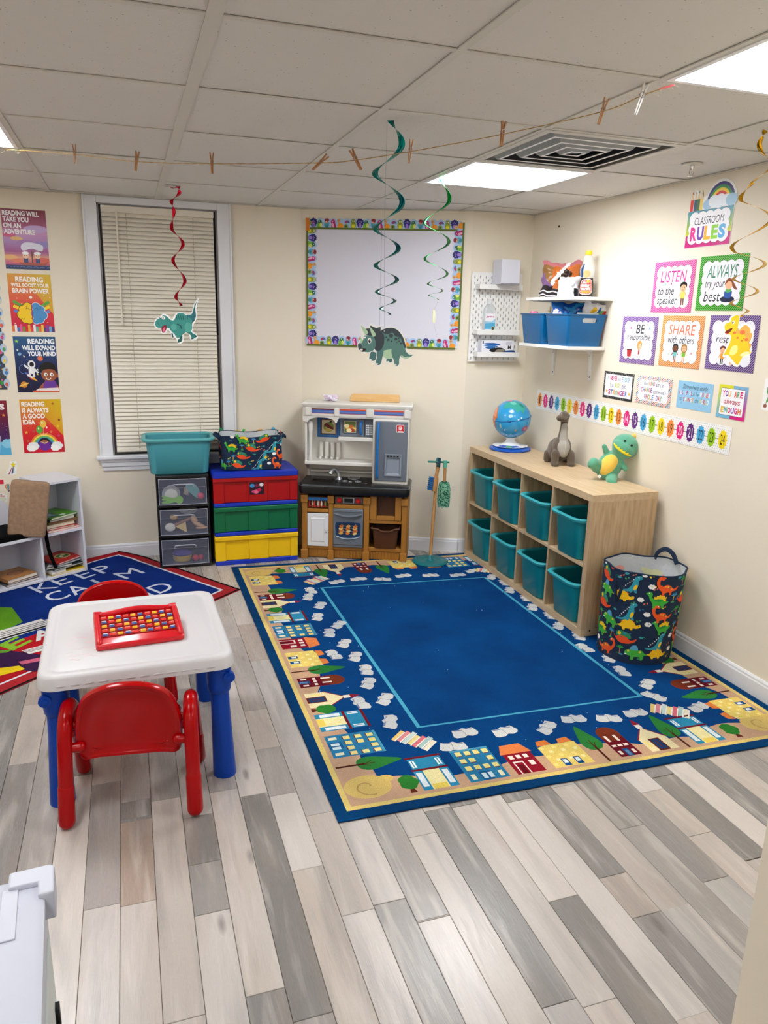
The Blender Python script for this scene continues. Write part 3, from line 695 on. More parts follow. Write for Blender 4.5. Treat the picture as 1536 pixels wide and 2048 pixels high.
def d3(p): p.cloud(.025, .015, .02, 'D8DCC8', 1); p.stroke([(.01, .036), (.04, .034)], .006, 'C84860', 2); p.ell(.02, .045, .006, None, 'B8A8A0', lay=2)
sticker('pale cloud sticker with a small red aeroplane at the left edge', FA(-2.993, .425), d3, [(0, 0), (.05, 0), (.052, .04), (.02, .055), (0, .05)])

# ---- rules cards on the right wall
def card_border(p, w_, h_, c1, c2, lay=0, n=44, ang=.03):
    p.rect(0, 0, w_, h_, c1, lay); st = (w_+h_)/n
    for k in range(-2, n+4): x = k*st-h_; p.poly([(x, 0), (x+st*.45, 0), (x+st*.45+h_, h_), (x+h_, h_)], c2, lay+1)
def scallop_panel(p, w_, h_, m_=.026, nx=5, ny=4, amp=.010):
    p.scallop(w_/2, h_/2, w_-2*m_-.012, h_-2*m_-.012, nx, ny, amp+.0016, '18181C', 2.5); p.scallop(w_/2, h_/2, w_-2*m_-.012, h_-2*m_-.012, nx, ny, amp, 'EEEEF6', 3.2)
def kid(p, x, y, s, hair, skin, shirt, pants, long_hair=False, lay=5):
    p.push(x, y, s)
    p.rect(-.11, 0, -.02, .34, pants, lay); p.rect(.02, 0, .11, .34, pants, lay); p.poly([(-.16, .3), (.16, .3), (.13, .62), (-.13, .62)], shirt, lay+.5)
    p.stroke([(-.13, .58), (-.27, .36)], .07, skin, lay); p.stroke([(.13, .58), (.27, .36)], .07, skin, lay)
    if long_hair: p.ell(.0, .76, .27, .24, hair, lay=lay+.6)
    p.ell(0, .78, .21, .19, skin, lay=lay+1); p.smooth([(-.23, .8), (-.2, .98), (0, 1.05), (.2, .98), (.23, .8), (.12, .9), (-.06, .92)], hair, lay+1.5)
    p.ell(-.08, .78, .022, None, '201814', lay=lay+2); p.ell(.08, .78, .022, None, '201814', lay=lay+2); p.arc(0, .72, .05, 200, 340, .018, 'A03028', lay+2, 5); p.pop()
RG = 'classroom rule cards on the right wall'
def rule(label, y0, y1, z0, z1, c1, c2):
    o, p = paper('rule_card', label, 'sign', FRt(y0, z0), y0-y1, z1-z0, RG); W_, H_ = y0-y1, z1-z0
    card_border(p, W_, H_, c1, c2); scallop_panel(p, W_, H_); return o, p, W_, H_
o, p, W_, H_ = rule('pink striped card LISTEN to the speaker with a dark-haired boy', .262, -.038, 1.667, 1.912, 'E02494', 'FCA4D8')
p.text('LISTEN', .055, .145, .245, .200, 'D81C90', .0, .15, lay=5); p.text('to the', .045, .085, .165, .125, '16161A', 0, .15, lay=5); p.text('speaker', .045, .030, .195, .078, '16161A', 0, .15, lay=5); p.ell(.095, .136, .005, None, '7CC8C8', lay=5); p.ell(.14, .138, .005, None, 'D83078', lay=5)
kid(p, .232, .035, .105, '14100E', 'F0B890', 'E8D060', '7A4428'); p.build('printed_artwork', m_print, o)
o, p, W_, H_ = rule('green striped card ALWAYS try your best with a girl reading', -.067, -.367, 1.677, 1.920, '0E6C28', '74D454')
p.text('ALWAYS', .055, .145, .245, .200, '0E7C58', .0, .15, lay=5); p.text('try your', .05, .092, .175, .132, '16161A', 0, .15, lay=5); p.text('best', .05, .040, .155, .086, '16161A', 0, .15, lay=5)
p.ell(.2, .05, .045, .014, '182040', lay=5); p.poly([(.18, .06), (.225, .06), (.22, .095), (.185, .095)], '58B058', 6); p.poly([(.178, .06), (.202, .052), (.226, .06), (.226, .085), (.202, .078), (.178, .085)], '2858A8', 7)
p.ell(.202, .112, .022, .02, 'F0B890', lay=7); p.smooth([(.176, .112), (.185, .136), (.21, .14), (.24, .11), (.255, .09), (.228, .1), (.215, .124), (.195, .126)], '8A4820', 8); p.build('printed_artwork', m_print, o)
o, p, W_, H_ = rule('purple striped card BE responsible with a bin and a small figure', .486, .190, 1.400, 1.645, '5C2C88', 'C8ACE0')
p.text('BE', .125, .158, .195, .205, '16161A', 0, .12, lay=5); p.text('responsible', .055, .115, .250, .155, '24242A', 0, .1, lay=5); p.ell(.08, .185, .006, None, 'E060B0', lay=5); p.ell(.235, .185, .006, None, '80A8D8', lay=5)
p.poly([(.068, .035), (.098, .035), (.104, .07), (.062, .07)], 'C03038', 5); p.rect(.06, .068, .106, .074, '5A1820', 6); p.poly([(.14, .035), (.19, .035), (.178, .075), (.15, .075)], 'F4F0E8', 5); p.poly([(.158, .05), (.17, .05), (.17, .08), (.16, .08)], 'B82838', 6); p.ell(.166, .098, .021, .024, 'E8A050', lay=6); p.ell(.17, .092, .014, .016, 'F4C8A0', lay=7); p.build('printed_artwork', m_print, o)
o, p, W_, H_ = rule('orange striped card SHARE with others with two girls holding hands', .155, -.143, 1.405, 1.652, 'F07C14', 'FCD49C')
p.text('SHARE', .055, .155, .245, .205, 'F07848', 0, .1, lay=5); p.text('with others', .055, .115, .245, .15, '24242A', 0, .1, lay=5)
kid(p, .118, .028, .082, '18242C', '7A4A30', '70C8C8', '7A4A30', True); kid(p, .182, .028, .082, 'A87838', 'F0B890', '78B838', 'F0B890', True); p.star(.075, .06, .008, '88C888', lay=5); p.star(.235, .07, .008, 'F08888', lay=5); p.build('printed_artwork', m_print, o)
o, p, W_, H_ = rule('dark purple striped card partly hidden behind the yellow paper dinosaur', -.180, -.480, 1.412, 1.657, '42186C', 'B49CD0')
p.text('BE', .125, .165, .195, .205, '16161A', 0, .12, lay=5); p.text('respectful', .055, .112, .250, .158, '16161A', 0, .1, lay=5)
kid(p, .105, .028, .078, '6A2C20', 'F0B890', 'F0A030', '282830'); kid(p, .165, .028, .078, 'A87838', 'F0B890', '6878C0', 'F0B890', True); p.build('printed_artwork', m_print, o)
# CLASSROOM RULES
M0 = FRt(.060, 1.966)
b = MB(); b.prism([(0, 0), (.295, 0), (.297, .16), (.31, .19), (.30, .225), (.27, .262), (.225, .285), (.18, .285), (.14, .262), (.115, .225), (.085, .222), (.075, .24), (.06, .25), (.04, .262), (.028, .24), (.012, .225), (.004, .165)], 0, .0015)
o = b.build('title_sign', m_paper, smooth=0, matrix=M0); tag(o, 'CLASSROOM RULES title sign with a rainbow and pencils, highest on the right wall', 'sign')
p = Print(lambda u, v, d: (u, v, .0016+d)); p.rect(.001, .001, .294, .165, 'C8107C', 0)
for k in range(8): t = k/8; p.rect(.001, .055+.0137*k, .294, .055+.0137*(k+1), lin(lerp([.78, .8, .1], [.2, .55, .75], t)), .5)
for i, (x, c) in enumerate([(.008, 'D83028'), (.032, '2C4C68'), (.052, '386838'), (.072, 'E8C860')]):
    p.rect(x, .165, x+.021, .215, c, 1); p.poly([(x, .215), (x+.021, .215), (x+.0105, .255)], 'E0C8A0', 1); p.poly([(x+.007, .242), (x+.014, .242), (x+.0105, .255)], c, 2)
for r, c in ((.088, '3C2C78'), (.075, '2C8C48'), (.062, 'F0D030'), (.049, 'D82828'), (.037, 'EEF2F8')): p.arc(.205, .185, r-.006, 0, 180, .0135, c, 2, 18)
for x, y, r in ((.125, .185, .03), (.165, .195, .035), (.2, .19, .038), (.24, .19, .036), (.275, .19, .036)): p.ell(x, y, r, r*.75, '9CC4E0' if x in (.125, .275) else 'E6EEF8', lay=3)
p.scallop(.147, .087, .245, .125, 5, 3, .012, '18181C', 4); p.scallop(.147, .087, .245, .125, 5, 3, .010, 'F0F0F6', 4.8)
p.text('CLASSROOM', .052, .100, .242, .133, '18181C', 0, .12, lay=7); p.letters('RULES', .030, .030, .262, .092, ['E0188C', '6C38A8', 'F8B020', '88CC28', '50A8DC'], .05, .06, 7)
p.build('printed_artwork', m_print, o)

# small encouragement cards
SG = 'small encouragement cards on the right wall'
MC = ['C83890', '4878B8', 'F0A030', '58A060', 'D84848', '7048A0']
o, p = paper('quote_card', 'small card with a black speckled border reading NEVER and STRONGER', 'sign', FRt(.610, 1.193), .273, .150, SG)
p.rect(0, 0, .273, .15, '2A2A2E', 0); rr = random.Random(5)
for k in range(150):
    x, y = rr.random()*.273, rr.random()*.15
    if not (.016 < x < .257 and .016 < y < .134): p.ell(x, y, .0022, None, 'D0D0D0', lay=.5, n=6)
p.rect(.014, .014, .259, .136, 'F2F2F6', 1); p.text('It', .035, .105, .048, .125, '9AA0B0', lay=2); p.letters('NEVER', .058, .103, .125, .127, ['D82868', 'C84890'], .03, .1, 2); p.text('gets', .133, .100, .160, .120, '8890A8', lay=2); p.letters('EASIER', .168, .103, .240, .127, ['70A8C8', '88B8D0'], .02, .1, 2)
p.text('You', .06, .064, .095, .088, '50506C', lay=2); p.letters('JUST', .105, .066, .16, .09, ['A8C840', 'E8C030'], .03, .1, 2); p.text('get', .17, .060, .205, .086, '50506C', lay=2); p.letters('STRONGER', .05, .024, .225, .052, MC, .04, .1, 2); p.star(.035, .04, .012, 'F0B030', lay=2); p.star(.242, .04, .012, 'F0B030', lay=2)
p.build('printed_artwork', m_print, o)
o, p = paper('quote_card', 'small card with a rainbow striped border reading CHANGE and WHOLE DAY', 'sign', FRt(.309, 1.198), .280, .145, SG)
p.rect(0, 0, .28, .145, 'F4F4F6', 0); p.clip = (0, 0, .28, .145)
for k in range(36): x = -.145+k*.0122; p.poly([(x, 0), (x+.005, 0), (x+.15, .145), (x+.145, .145)], ['E84890', 'F0B030', '503878', '40A8C8', 'F07848', '282830'][k % 6], 1)
p.scallop(.14, .0725, .225, .095, 6, 3, .009, 'F2F2F8', 2)
p.text('One', .06, .097, .09, .116, '404868', lay=3); p.letters('KIND', .1, .098, .15, .119, ['D8A830', 'E86040', '60A860', 'D04890'], .03, .1, 3); p.text('act can', .158, .097, .22, .115, '404868', lay=3); p.letters('CHANGE', .04, .062, .135, .087, MC, .03, .1, 3); p.text("someone's", .142, .061, .24, .082, '404868', lay=3); p.letters('WHOLE DAY', .07, .026, .215, .052, MC[::-1], .03, .1, 3)
p.build('printed_artwork', m_print, o)
o, p = paper('quote_card', 'small light blue card reading Somewhere inside and the POWER to CHANGE the WORLD', 'sign', FRt(-.016, 1.211), .241, .133, SG)
p.rect(0, 0, .241, .133, '92C6E6', 0)
for k in range(16): p.ell(.01+.22*((k*.37) % 1), .008+.115*((k*.71) % 1), .002, None, '3C5C80', lay=1, n=6)
p.text('Somewhere inside', .035, .096, .205, .119, '2C3850', 0, .2, lay=2); p.letters('ALL OF US', .012, .066, .105, .087, ['D84860', 'F0F0F4', 'C83878'], .03, .1, 2); p.text('is the', .112, .067, .150, .084, '2C3850', 0, .2, lay=2); p.letters('POWER', .158, .066, .228, .087, ['F0F0F4', 'E86050'], .03, .1, 2)
p.text('to', .02, .036, .035, .054, '2C3850', lay=2); p.letters('CHANGE', .045, .034, .118, .056, ['D84860', 'F0F0F4', 'E8A040'], .03, .1, 2); p.text('the', .128, .035, .152, .055, '2C3850', 0, .2, lay=2); p.letters('WORLD', .160, .034, .222, .056, ['F0D050', 'F0F0F4', 'D84860'], .03, .1, 2)
p.build('printed_artwork', m_print, o)
o, p = paper('quote_card', 'small card with a yellow to pink border reading YOU ARE always ENOUGH', 'sign', FRt(-.294, 1.200), .175, .150, SG)
for k in range(10):
    t = k/9; a, c_ = lerp([.88, .86, .2], [.45, .72, .85], t), lerp([.5, .7, .85], [.85, .1, .5], t)
    p.rect(0, .15*(1-(k+1)/10), .0875, .15*(1-k/10), lin(a), 0); p.rect(.0875, .15*(1-(k+1)/10), .175, .15*(1-k/10), lin(c_), 0)
p.rect(.014, .014, .161, .136, '2A2A30', 1); p.rect(.0155, .0155, .1595, .1345, 'F4F4F8', 2)
p.letters('YOU ARE', .025, .098, .150, .126, ['D83080', '7048A0', 'E8A030', 'F0F0F0', 'E86040', '58A060', 'D83080'], .04, .1, 3); p.text('always', .04, .058, .138, .09, 'B82848', .01, .1, lay=3); p.letters('ENOUGH', .025, .024, .150, .052, ['E8C040', '48A8A0', 'D84860', '7048A0', 'D83080', 'E07830'], .05, .08, 3)
p.build('printed_artwork', m_print, o)
o, p = paper('quote_card', 'white card with a green sprig cut by the right edge of the photo', 'sign', FRt(-.553, 1.262), .24, .135, SG)
p.stroke([(.02, .02), (.03, .06), (.02, .1)], .003, '508048', 1); p.ell(.025, .08, .006, .012, '60A058', 30, lay=2); p.ell(.03, .045, .006, .012, '60A058', -30, lay=2); p.ell(.02, .02, .01, .008, '985840', lay=2); p.build('printed_artwork', m_print, o)

# number strip 1..24
Wn, Hn = 1.757, .128
o, p = paper('number_strip', 'long white dotted strip with the numbers 1 to 24 on coloured ovals', 'number strip', FRt(1.350, 1.036), Wn, Hn)
rr = random.Random(9)
nx = 150
for i in range(nx):
    for j in range(11):
        y = Hn*(j+.5)/11
        if .025 < y < .105 and (i % 6 in (2, 3)): continue
        p.ell(Wn*(i+.5+.5*(j % 2))/(nx+1), y, .0017, None, '6A6C8C' if (i+j) % 3 else 'A0A4B4', lay=1, n=5)
NC = ['F09040', 'E4187C', '5C2078', '48A8DC', '98C81C', 'F4D814']
p.rect(.03, .063, Wn-.02, .0655, '202024', 2)
for k in range(24):
    x = .036+.0724*k+.006; c = NC[k % 6]
    p.ell(x, .064, .0255, .042, c, lay=3, n=20)
    for a in range(12): p.ell(x+.0255*cos(a*pi/6), .064+.042*sin(a*pi/6), .0045, None, c, lay=3, n=6)
    p.text(str(k+1), x-(.006 if k < 9 else .014), .040, x+(.006 if k < 9 else .014), .088, 'F0E8F4' if k % 6 in (1, 2) else '20202C', lay=4)
p.build('printed_artwork', m_print, o)

# ================================================================== WHITEBOARD WITH CHARACTER BORDER
def noisev(x, y, z=0.0):
    from mathutils import noise
    return noise.noise(Vector((x, y, z)))
WB = thing('whiteboard', 'white board framed by a strip of little colourful monsters', 'board', None, matrix=FB(.03, 1.405))
Wb, Hb = 1.035, .812
bx(.012, Wb-.012, .012, Hb-.012, .001, .008).build('panel', mat('white_board_face', 'DCDCEA', .32), WB, smooth=0)
bx(.497, .499, .07, Hb-.06, .008, .0084).build('panel_seam', mat('seam_grey', '9A9AA6', .5), WB, smooth=0)
def monster(p, k):
    """one little creature, cell 1 wide, feet at 0"""
    if k == 0:
        p.star(.5, .95, .62, '2C2470', 12, .8, lay=4); p.ell(.5, .62, .42, .5, '3A2C8C', lay=5); p.ell(.5, .42, .22, .4, '9C80D4', lay=6)
        for x in (.3, .7, .5): p.ell(x, 1.0+.1*(x == .5), .05, None, 'E8E0F8', lay=7)
    elif k == 1:
        p.ell(.45, .6, .38, .55, '3C7C34', lay=5); p.ell(.3, .35, .34, .4, '78B83C', lay=5); p.ell(.62, .5, .2, .32, 'E0E070', lay=6); p.ell(.45, 1.02, .28, .24, '2C6C4C', lay=6); p.ell(.4, 1.05, .07, None, 'F4F4F4', lay=7)
    elif k == 2:
        p.ell(.5, .62, .42, .46, '58A8CC', lay=5); p.ell(.5, .35, .24, .3, '3C8C98', lay=6); p.ell(.52, 1.22, .34, .26, '8C2838', lay=6); p.ell(.5, .98, .3, .2, 'D89070', lay=5); p.ell(.42, 1.0, .06, None, 'F8F8F8', lay=7)
    elif k == 3:
        p.ell(.45, .95, .34, .38, 'C0287C', lay=5); p.smooth([(.2, .3), (.3, 1), (.6, 1.0), (.85, .6), (.9, .1), (.4, .0)], 'B42470', 5); p.ell(.42, .5, .15, .4, 'F0B0CC', 15, lay=6); p.ell(.4, 1.05, .07, None, 'F8F8F8', lay=7)
    elif k == 4:
        p.ell(.55, .4, .46, .42, 'F09C20', lay=5); p.ell(.32, 1.12, .26, .3, 'D8A878', lay=6); p.rect(.2, .5, .4, 1.0, 'D8903C', 5); p.ell(.3, 1.15, .06, None, '302018', lay=7)
    elif k == 5:
        p.ell(.5, 1.0, .34, .2, 'A83868', 20, lay=5); p.ell(.75, .95, .22, .12, '4868A8', -20, lay=6); p.ell(.4, .35, .35, .35, '90A050', lay=5); p.ell(.4, .35, .15, None, '3C5C30', lay=6)
    else:
        p.ell(.5, .55, .42, .52, 'A0A82C', lay=5); p.ell(.5, 1.05, .34, .34, '88942C', lay=6); p.ell(.5, .35, .24, .26, 'E8DC30', lay=6); p.ell(.4, 1.1, .07, None, 'F8F8F8', lay=7); p.ell(.62, 1.1, .07, None, 'F8F8F8', lay=7)
p = Print(lambda u, v, d: (u, v, .0085+d), dl=.00003)
CW = .0435; ph = 0
def strip(n, ph, halo=True):
    for i in range(n):
        p.push(i*CW, .006, CW, CW*.96); p.ell(.5, .72, .66, .78, 'A8C8EC', lay=2); monster(p, (i+ph) % 7); p.pop()
    p.rect(0, 0, n*CW, .012, '5C6C24', 8)
n_h = 23; n_v = 17
p.push(.005, .004); strip(n_h, 3); p.pop()                                   # bottom, heads up
p.push(.03, Hb-.066); strip(n_h-1, 0); p.pop()                               # top, heads up
p.push(.004, Hb-.01, rot=-90); strip(n_v, 5); p.pop()                        # left, heads to the right
p.push(Wb-.004, .06, rot=90); strip(n_v, 2); p.pop()                         # right, heads to the left
for q in ((0, Hb-.075, .025, Hb+.002), ): p.rect(*q, 'D87C20', 9)
p.build('monster_border', m_printm, WB)

# ================================================================== PEGBOARD WITH TRAYS
m_peg = mat('white_lacquer', 'EDEDEC', .4)
def perforated(w_, h_, th, px, pz, sw, sh):
    slots = []
    r = 0; z = .02
    while z < h_-.012:
        x = .02 if r % 2 == 0 else .04
        while x < w_-.012: slots.append((x-sw/2, x+sw/2, z-sh/2, z+sh/2)); x += px
        z += pz; r += 1
    xs = sorted({0, w_} | {round(s[0], 5) for s in slots} | {round(s[1], 5) for s in slots}); zs = sorted({0, h_} | {round(s[2], 5) for s in slots} | {round(s[3], 5) for s in slots})
    hole = {}
    xi = {x: i for i, x in enumerate(xs)}; zi = {z: i for i, z in enumerate(zs)}
    for s in slots:
        for i in range(xi[round(s[0], 5)], xi[round(s[1], 5)]):
            for j in range(zi[round(s[2], 5)], zi[round(s[3], 5)]): hole[i, j] = 1
    b = MB(); nx_, nz_ = len(xs), len(zs); v = [(x, z, y) for y in (0, th) for z in zs for x in xs]; f = []
    I = lambda i, j, k: k*nx_*nz_+j*nx_+i
    solid = lambda i, j: 0 <= i < nx_-1 and 0 <= j < nz_-1 and (i, j) not in hole
    for j in range(nz_-1):
        for i in range(nx_-1):
            if not solid(i, j): continue
            f.append((I(i, j, 1), I(i+1, j, 1), I(i+1, j+1, 1), I(i, j+1, 1))); f.append((I(i, j+1, 0), I(i+1, j+1, 0), I(i+1, j, 0), I(i, j, 0)))
            if not solid(i-1, j): f.append((I(i, j, 0), I(i, j, 1), I(i, j+1, 1), I(i, j+1, 0)))
            if not solid(i+1, j): f.append((I(i+1, j, 0), I(i+1, j+1, 0), I(i+1, j+1, 1), I(i+1, j, 1)))
            if not solid(i, j-1): f.append((I(i, j, 0), I(i+1, j, 0), I(i+1, j, 1), I(i, j, 1)))
            if not solid(i, j+1): f.append((I(i, j+1, 0), I(i, j+1, 1), I(i+1, j+1, 1), I(i+1, j+1, 0)))
    return b.add(v, f)
FC = lambda x, z, d=0: frame((x, YC-d, z), (1, 0, 0), (0, 0, 1), (0, -1, 0))
PB = thing('pegboard', 'white slotted pegboard with three small white trays', 'pegboard', None, matrix=FC(-.018, 1.335))
b = perforated(.364, .571, .005, .04, .02, .0062, .0155); b.v = [(x, z, y+.014) for x, z, y in b.v]
b.build('board', m_peg, PB, smooth=0)
for x in (.03, .334):
    for z in (.03, .54): bx(x-.008, x+.008, z-.008, z+.008, 0, .0145).build('spacer', m_peg, PB, smooth=0)
def tray(x0, x1, z):
    b = MB(); b.box(x0, x1, z, z+.003, .019, .085); b.box(x0, x1, z, z+.032, .083, .086); b.box(x0, x0+.003, z, z+.032, .019, .085); b.box(x1-.003, x1, z, z+.032, .019, .085)
    b.box(x0, x1, z, z+.032, .019, .021)
    return b.build('tray', m_peg, PB, bevel=.003)
tray(.028, .338, .463); tray(.025, .335, .176); tray(.035, .345, .033)
m_card = mat('white_cardboard', 'DADCE8', .55)
o = thing('box', 'plain white cardboard box on the top tray of the pegboard', 'box', None, (.187, YC-.098, 1.335+.4955))
MB().box(-.066, .066, -.06, .06, .0, .152).build('carton', m_card, o, bevel=.0015)
MB().box(-.066, .066, -.0615, -.060, .002, .006).build('flap_edge', mat('cardboard_dark_line', '6C6C78', .7), o, smooth=0)  # thin dark line low on the carton front
# sanitiser
m_clear = mat('clear_plastic', 'E8F0F4', .08, alpha=.32)
o = thing('sanitizer_bottle', 'clear hand sanitizer bottle with a white and blue label on the middle tray', 'bottle', None, (.103, YC-.052, 1.335+.1795)); o.scale = (1.1, 1, 1.12)
MB().shell([(.072, .034, .014, 0), (.078, .040, .016, .006), (.078, .040, .016, .125), (.070, .036, .016, .150), (.036, .028, .012, .168), (.026, .026, .012, .172)]).build('bottle', m_clear, o)
MB().lathe([(.014, .172), (.014, .196), (.012, .198)], 20).build('cap', mat('frosted_cap', 'E4E8EC', .3, alpha=.75), o)
p = Print(lambda u, v, d: (u, -.0206-d, v)); p.rect(-.033, .012, .033, .118, 'F2F2F8', 0); p.poly([(-.033, .075), (-.033, .028), (.033, .028), (.033, .09), (.01, .072)], '9CD0EC', 1); p.poly([(-.033, .06), (-.033, .030), (.033, .030), (.033, .066)], '58B0DC', 2)
p.text('germ-x', -.026, .092, .026, .104, 'B83880', .03, .1, lay=3); p.ell(.02, .034, .009, None, '4C5038', lay=3); p.ell(.02, .034, .012, None, 'D8E0B0', lay=2.5); p.build('label', m_print, o)
# glove box
o = thing('glove_box', 'white and blue disposable glove box marked M on the bottom tray', 'box', None, (.165, YC-.053, 1.335+.0365))
MB().box(-.118, .118, -.028, .030, 0, .105).build('carton', m_card, o, bevel=.001)
p = Print(lambda u, v, d: (u, -.0285-d, v)); p.rect(-.117, .001, .117, .104, 'E8E8F2', 0)
for pts, c in (([(-.10, .085), (-.03, .088), (.02, .078), (-.02, .072), (-.08, .076)], '1C5CA8'), ([(-.11, .074), (-.02, .072), (.0, .062), (-.07, .064)], '3C7CC0'), ([(-.09, .062), (-.02, .062), (-.04, .048), (-.08, .052)], '2868B0'), ([(.0, .03), (.117, .042), (.117, .016), (.04, .018)], '1C4884'), ([(.05, .018), (.11, .022), (.10, .014)], '6CA4D4')): p.smooth(pts, c, 1)
p.smooth([(-.06, .040), (-.03, .055), (.02, .058), (.05, .048), (.055, .036), (.02, .026), (-.03, .026)], '14181C', 2); p.smooth([(.0, .046), (.045, .046), (.05, .034), (.01, .028), (-.02, .030)], '8C8478', 3)
p.text('M', .075, .048, .098, .072, '14141C', .03, lay=3); p.text('I', -.112, .082, -.104, .100, '14141C', .03, lay=3); p.rect(.06, .088, .105, .091, '9090A4', 2); p.rect(.06, .080, .1, .083, '9090A4', 2); p.build('printed_panel', m_print, o)

# ================================================================== WALL SHELVES
m_shelf = mat('white_shelf_laminate', 'ECEBE8', .4)
def wall_shelf(label, y0, y1, x0, z):
    t = thing('wall_shelf', label, 'shelf', 'white bracket shelves in the corner', (0, 0, 0))
    bx(x0, XR-.001, y0, y1, z-.019, z).build('board', m_shelf, t, bevel=.002)
    for y in (y0+.125, y1-.03):
        k = MB(); L_ = XR-x0-.03
        k.box(XR-.0035, XR-.0005, y-.015, y+.015, z-.20, z-.019); k.box(XR-L_, XR-.0005, y-.011, y+.011, z-.0225, z-.0195)
        k.loft([[(XR-.004, yy, z-.17), (XR-.009, yy, z-.17), (XR-.014, yy, z-.06), (XR-.03, yy, z-.032), (XR-.06, yy, z-.026), (XR-L_, yy, z-.0225), (XR-.004, yy, z-.0225)] for yy in (y-.011, y+.011)], True, True)
        br = k.build('bracket', m_shelf, t, smooth=0, bevel=.001)
        for zz in (z-.055, z-.18): MB().lathe([(.0045, 0), (.0045, .0015), (.002, .002)], 10).build('screw', mat('dark_screw', '2C2A28', .4, metal=.6), br, matrix=frame((XR-.0036 if zz < z-.1 else XR-.0145, y, zz), (0, 1, 0), (0, 0, 1), (-1, 0, 0)))
    return t
wall_shelf('lower white wall shelf carrying two blue bins', .632, 1.20, .175, 1.474)
wall_shelf('upper white wall shelf carrying a snack bag and a syrup bottle', .600, 1.13, .165, 1.745)

def cut(o, cutter_mb):
    c = cutter_mb.build('cutter', mat('white_paper'), smooth=0); c.parent = o.parent; md = o.modifiers.new('x', 'BOOLEAN'); md.object = c; md.solver = 'EXACT'; md.operation = 'DIFFERENCE'
    dg = bpy.context.evaluated_depsgraph_get(); dg.update(); me = bpy.data.meshes.new_from_object(o.evaluated_get(dg)); o.modifiers.remove(md); old = o.data; o.data = me; bpy.data.objects.remove(c)
m_bluebin = mat('glossy_blue_bin', '04629C', .28)
def blue_bin(label, cx, cy):
    t = thing('storage_bin', label, 'bin', 'blue bins on the wall shelf', (cx, cy, 1.4745))
    w0, d0, w1, d1, h = .215, .215, .250, .262, .175
    k = MB(); k.shell([(w0-.004, d0-.004, .012, 0), (w0, d0, .014, .003), (w1, d1, .016, h), (w1-.006, d1-.006, .014, h), (w0-.008, d0-.008, .012, .005)], 4)
    body = k.build('body', m_bluebin, t)
    c = MB(); c.M = Matrix.Translation((.015, -d1/2+.004, h-.032)); c.M = c.M @ Matrix.Rotation(radians(90), 4, 'X'); c.shell([(.095, .026, .012, -.03), (.095, .026, .012, .03)], 5)
    cut(body, c)
    MB().shell([(w1+.004, d1+.004, .018, h-.006), (w1+.010, d1+.010, .02, h-.002), (w1+.010, d1+.010, .02, h+.002), (w1-.004, d1-.004, .014, h+.002), (w1-.004, d1-.004, .014, h-.006), (w1+.004, d1+.004, .018, h-.006)], 4, cap0=False, cap1=False).build('rim', m_bluebin, t)
    return t
blue_bin('nearer glossy blue bin with a handle slot on the lower shelf', .292, .765)
blue_bin('farther glossy blue bin at the corner end of the lower shelf', .290, 1.055)
def bag(name, label, w_, h_, t_, colfn, M, cat='bag', seed=0, n=22, crum=.012, rough=.3, part='film', pinch=.6):
    """crumpled pillow bag with its printing in face colours"""
    root = thing(name, label, cat, None, matrix=M); vs = []; fs = []; cs = []
    for side in (1, -1):
        o_ = len(vs)
        for j in range(n+1):
            for i in range(n+1):
                u, v = i/n, j/n; bulge = (sin(pi*u)**pinch)*(sin(pi*v)**pinch)
                nn = noisev(u*4+seed, v*4, side)*crum*1.5+noisev(u*11+seed, v*9, side+4)*crum*.7
                x = (u-.5)*w_*(1-.10*sin(pi*v)) + noisev(v*5, seed, side*0)*crum; z = v*h_*(1-.05*sin(pi*u*1))+noisev(u*5, 3+seed, 0)*crum
                y = side*(bulge*t_/2+nn*bulge)
                vs.append((x, -y, max(z, 0)))
        for j in range(n):
            for i in range(n):
                a = o_+j*(n+1)+i; q = (a, a+1, a+n+2, a+n+1); fs.append(q if side == 1 else q[::-1]); cs.append(colfn((i+.5)/n, (j+.5)/n, side))
    me = bpy.data.meshes.new(part); me.from_pydata(vs, [], fs); me.materials.append(print_mat('printed_foil_%d' % int(rough*100), rough)); ca = me.color_attributes.new('Col', 'FLOAT_COLOR', 'CORNER')
    flat = []
    for f, c in zip(fs, cs): flat += [*lin(c), 1]*len(f)
    ca.data.foreach_set('color', flat)
    for q in me.polygons: q.use_smooth = True
    o = bpy.data.objects.new(part, me); C.objects.link(o); o.parent = root
    md = o.modifiers.new('s', 'SUBSURF'); md.levels = 1; md.render_levels = 1; return root
def chips(u, v, s):
    if v < .18+.1*u: return ['1C1418', 'D8D4D8', '1C1418'][int(v*30) % 3]
    if u+v*.8 < .55: return '7C5C88' if v > .3 else '201820'
    if abs(u-v*.6-.1) < .06: return 'E8E4E8'
    if v > .86: return 'B86C74'
    if (u-.65)**2+(v-.62)**2 < .03: return '2C1810'
    return 'C0682C' if u > .3 else '8C6438'
bag('snack_bag', 'orange and purple foil snack bag on the upper wall shelf', .235, .215, .07, chips, Matrix.Translation((.30, .985, 1.7465)) @ Matrix.Rotation(radians(-42), 4, 'Z') @ Matrix.Rotation(radians(-10), 4, 'X'), seed=2, n=30, crum=.018)
bag('snack_bag', 'crumpled white bag in front of the foil snack bag on the upper shelf', .125, .125, .055, lambda u, v, s: ['E6E8F0', 'D8DAE4', 'F2F0E8'][int((u*7+v*5)) % 3] if u < .8 else ('16161C' if v < .4 else 'E0E0EA'), Matrix.Translation((.30, .885, 1.7465)) @ Matrix.Rotation(radians(-38), 4, 'Z') @ Matrix.Rotation(radians(-14), 4, 'X'), seed=7, n=20, crum=.02, rough=.45)
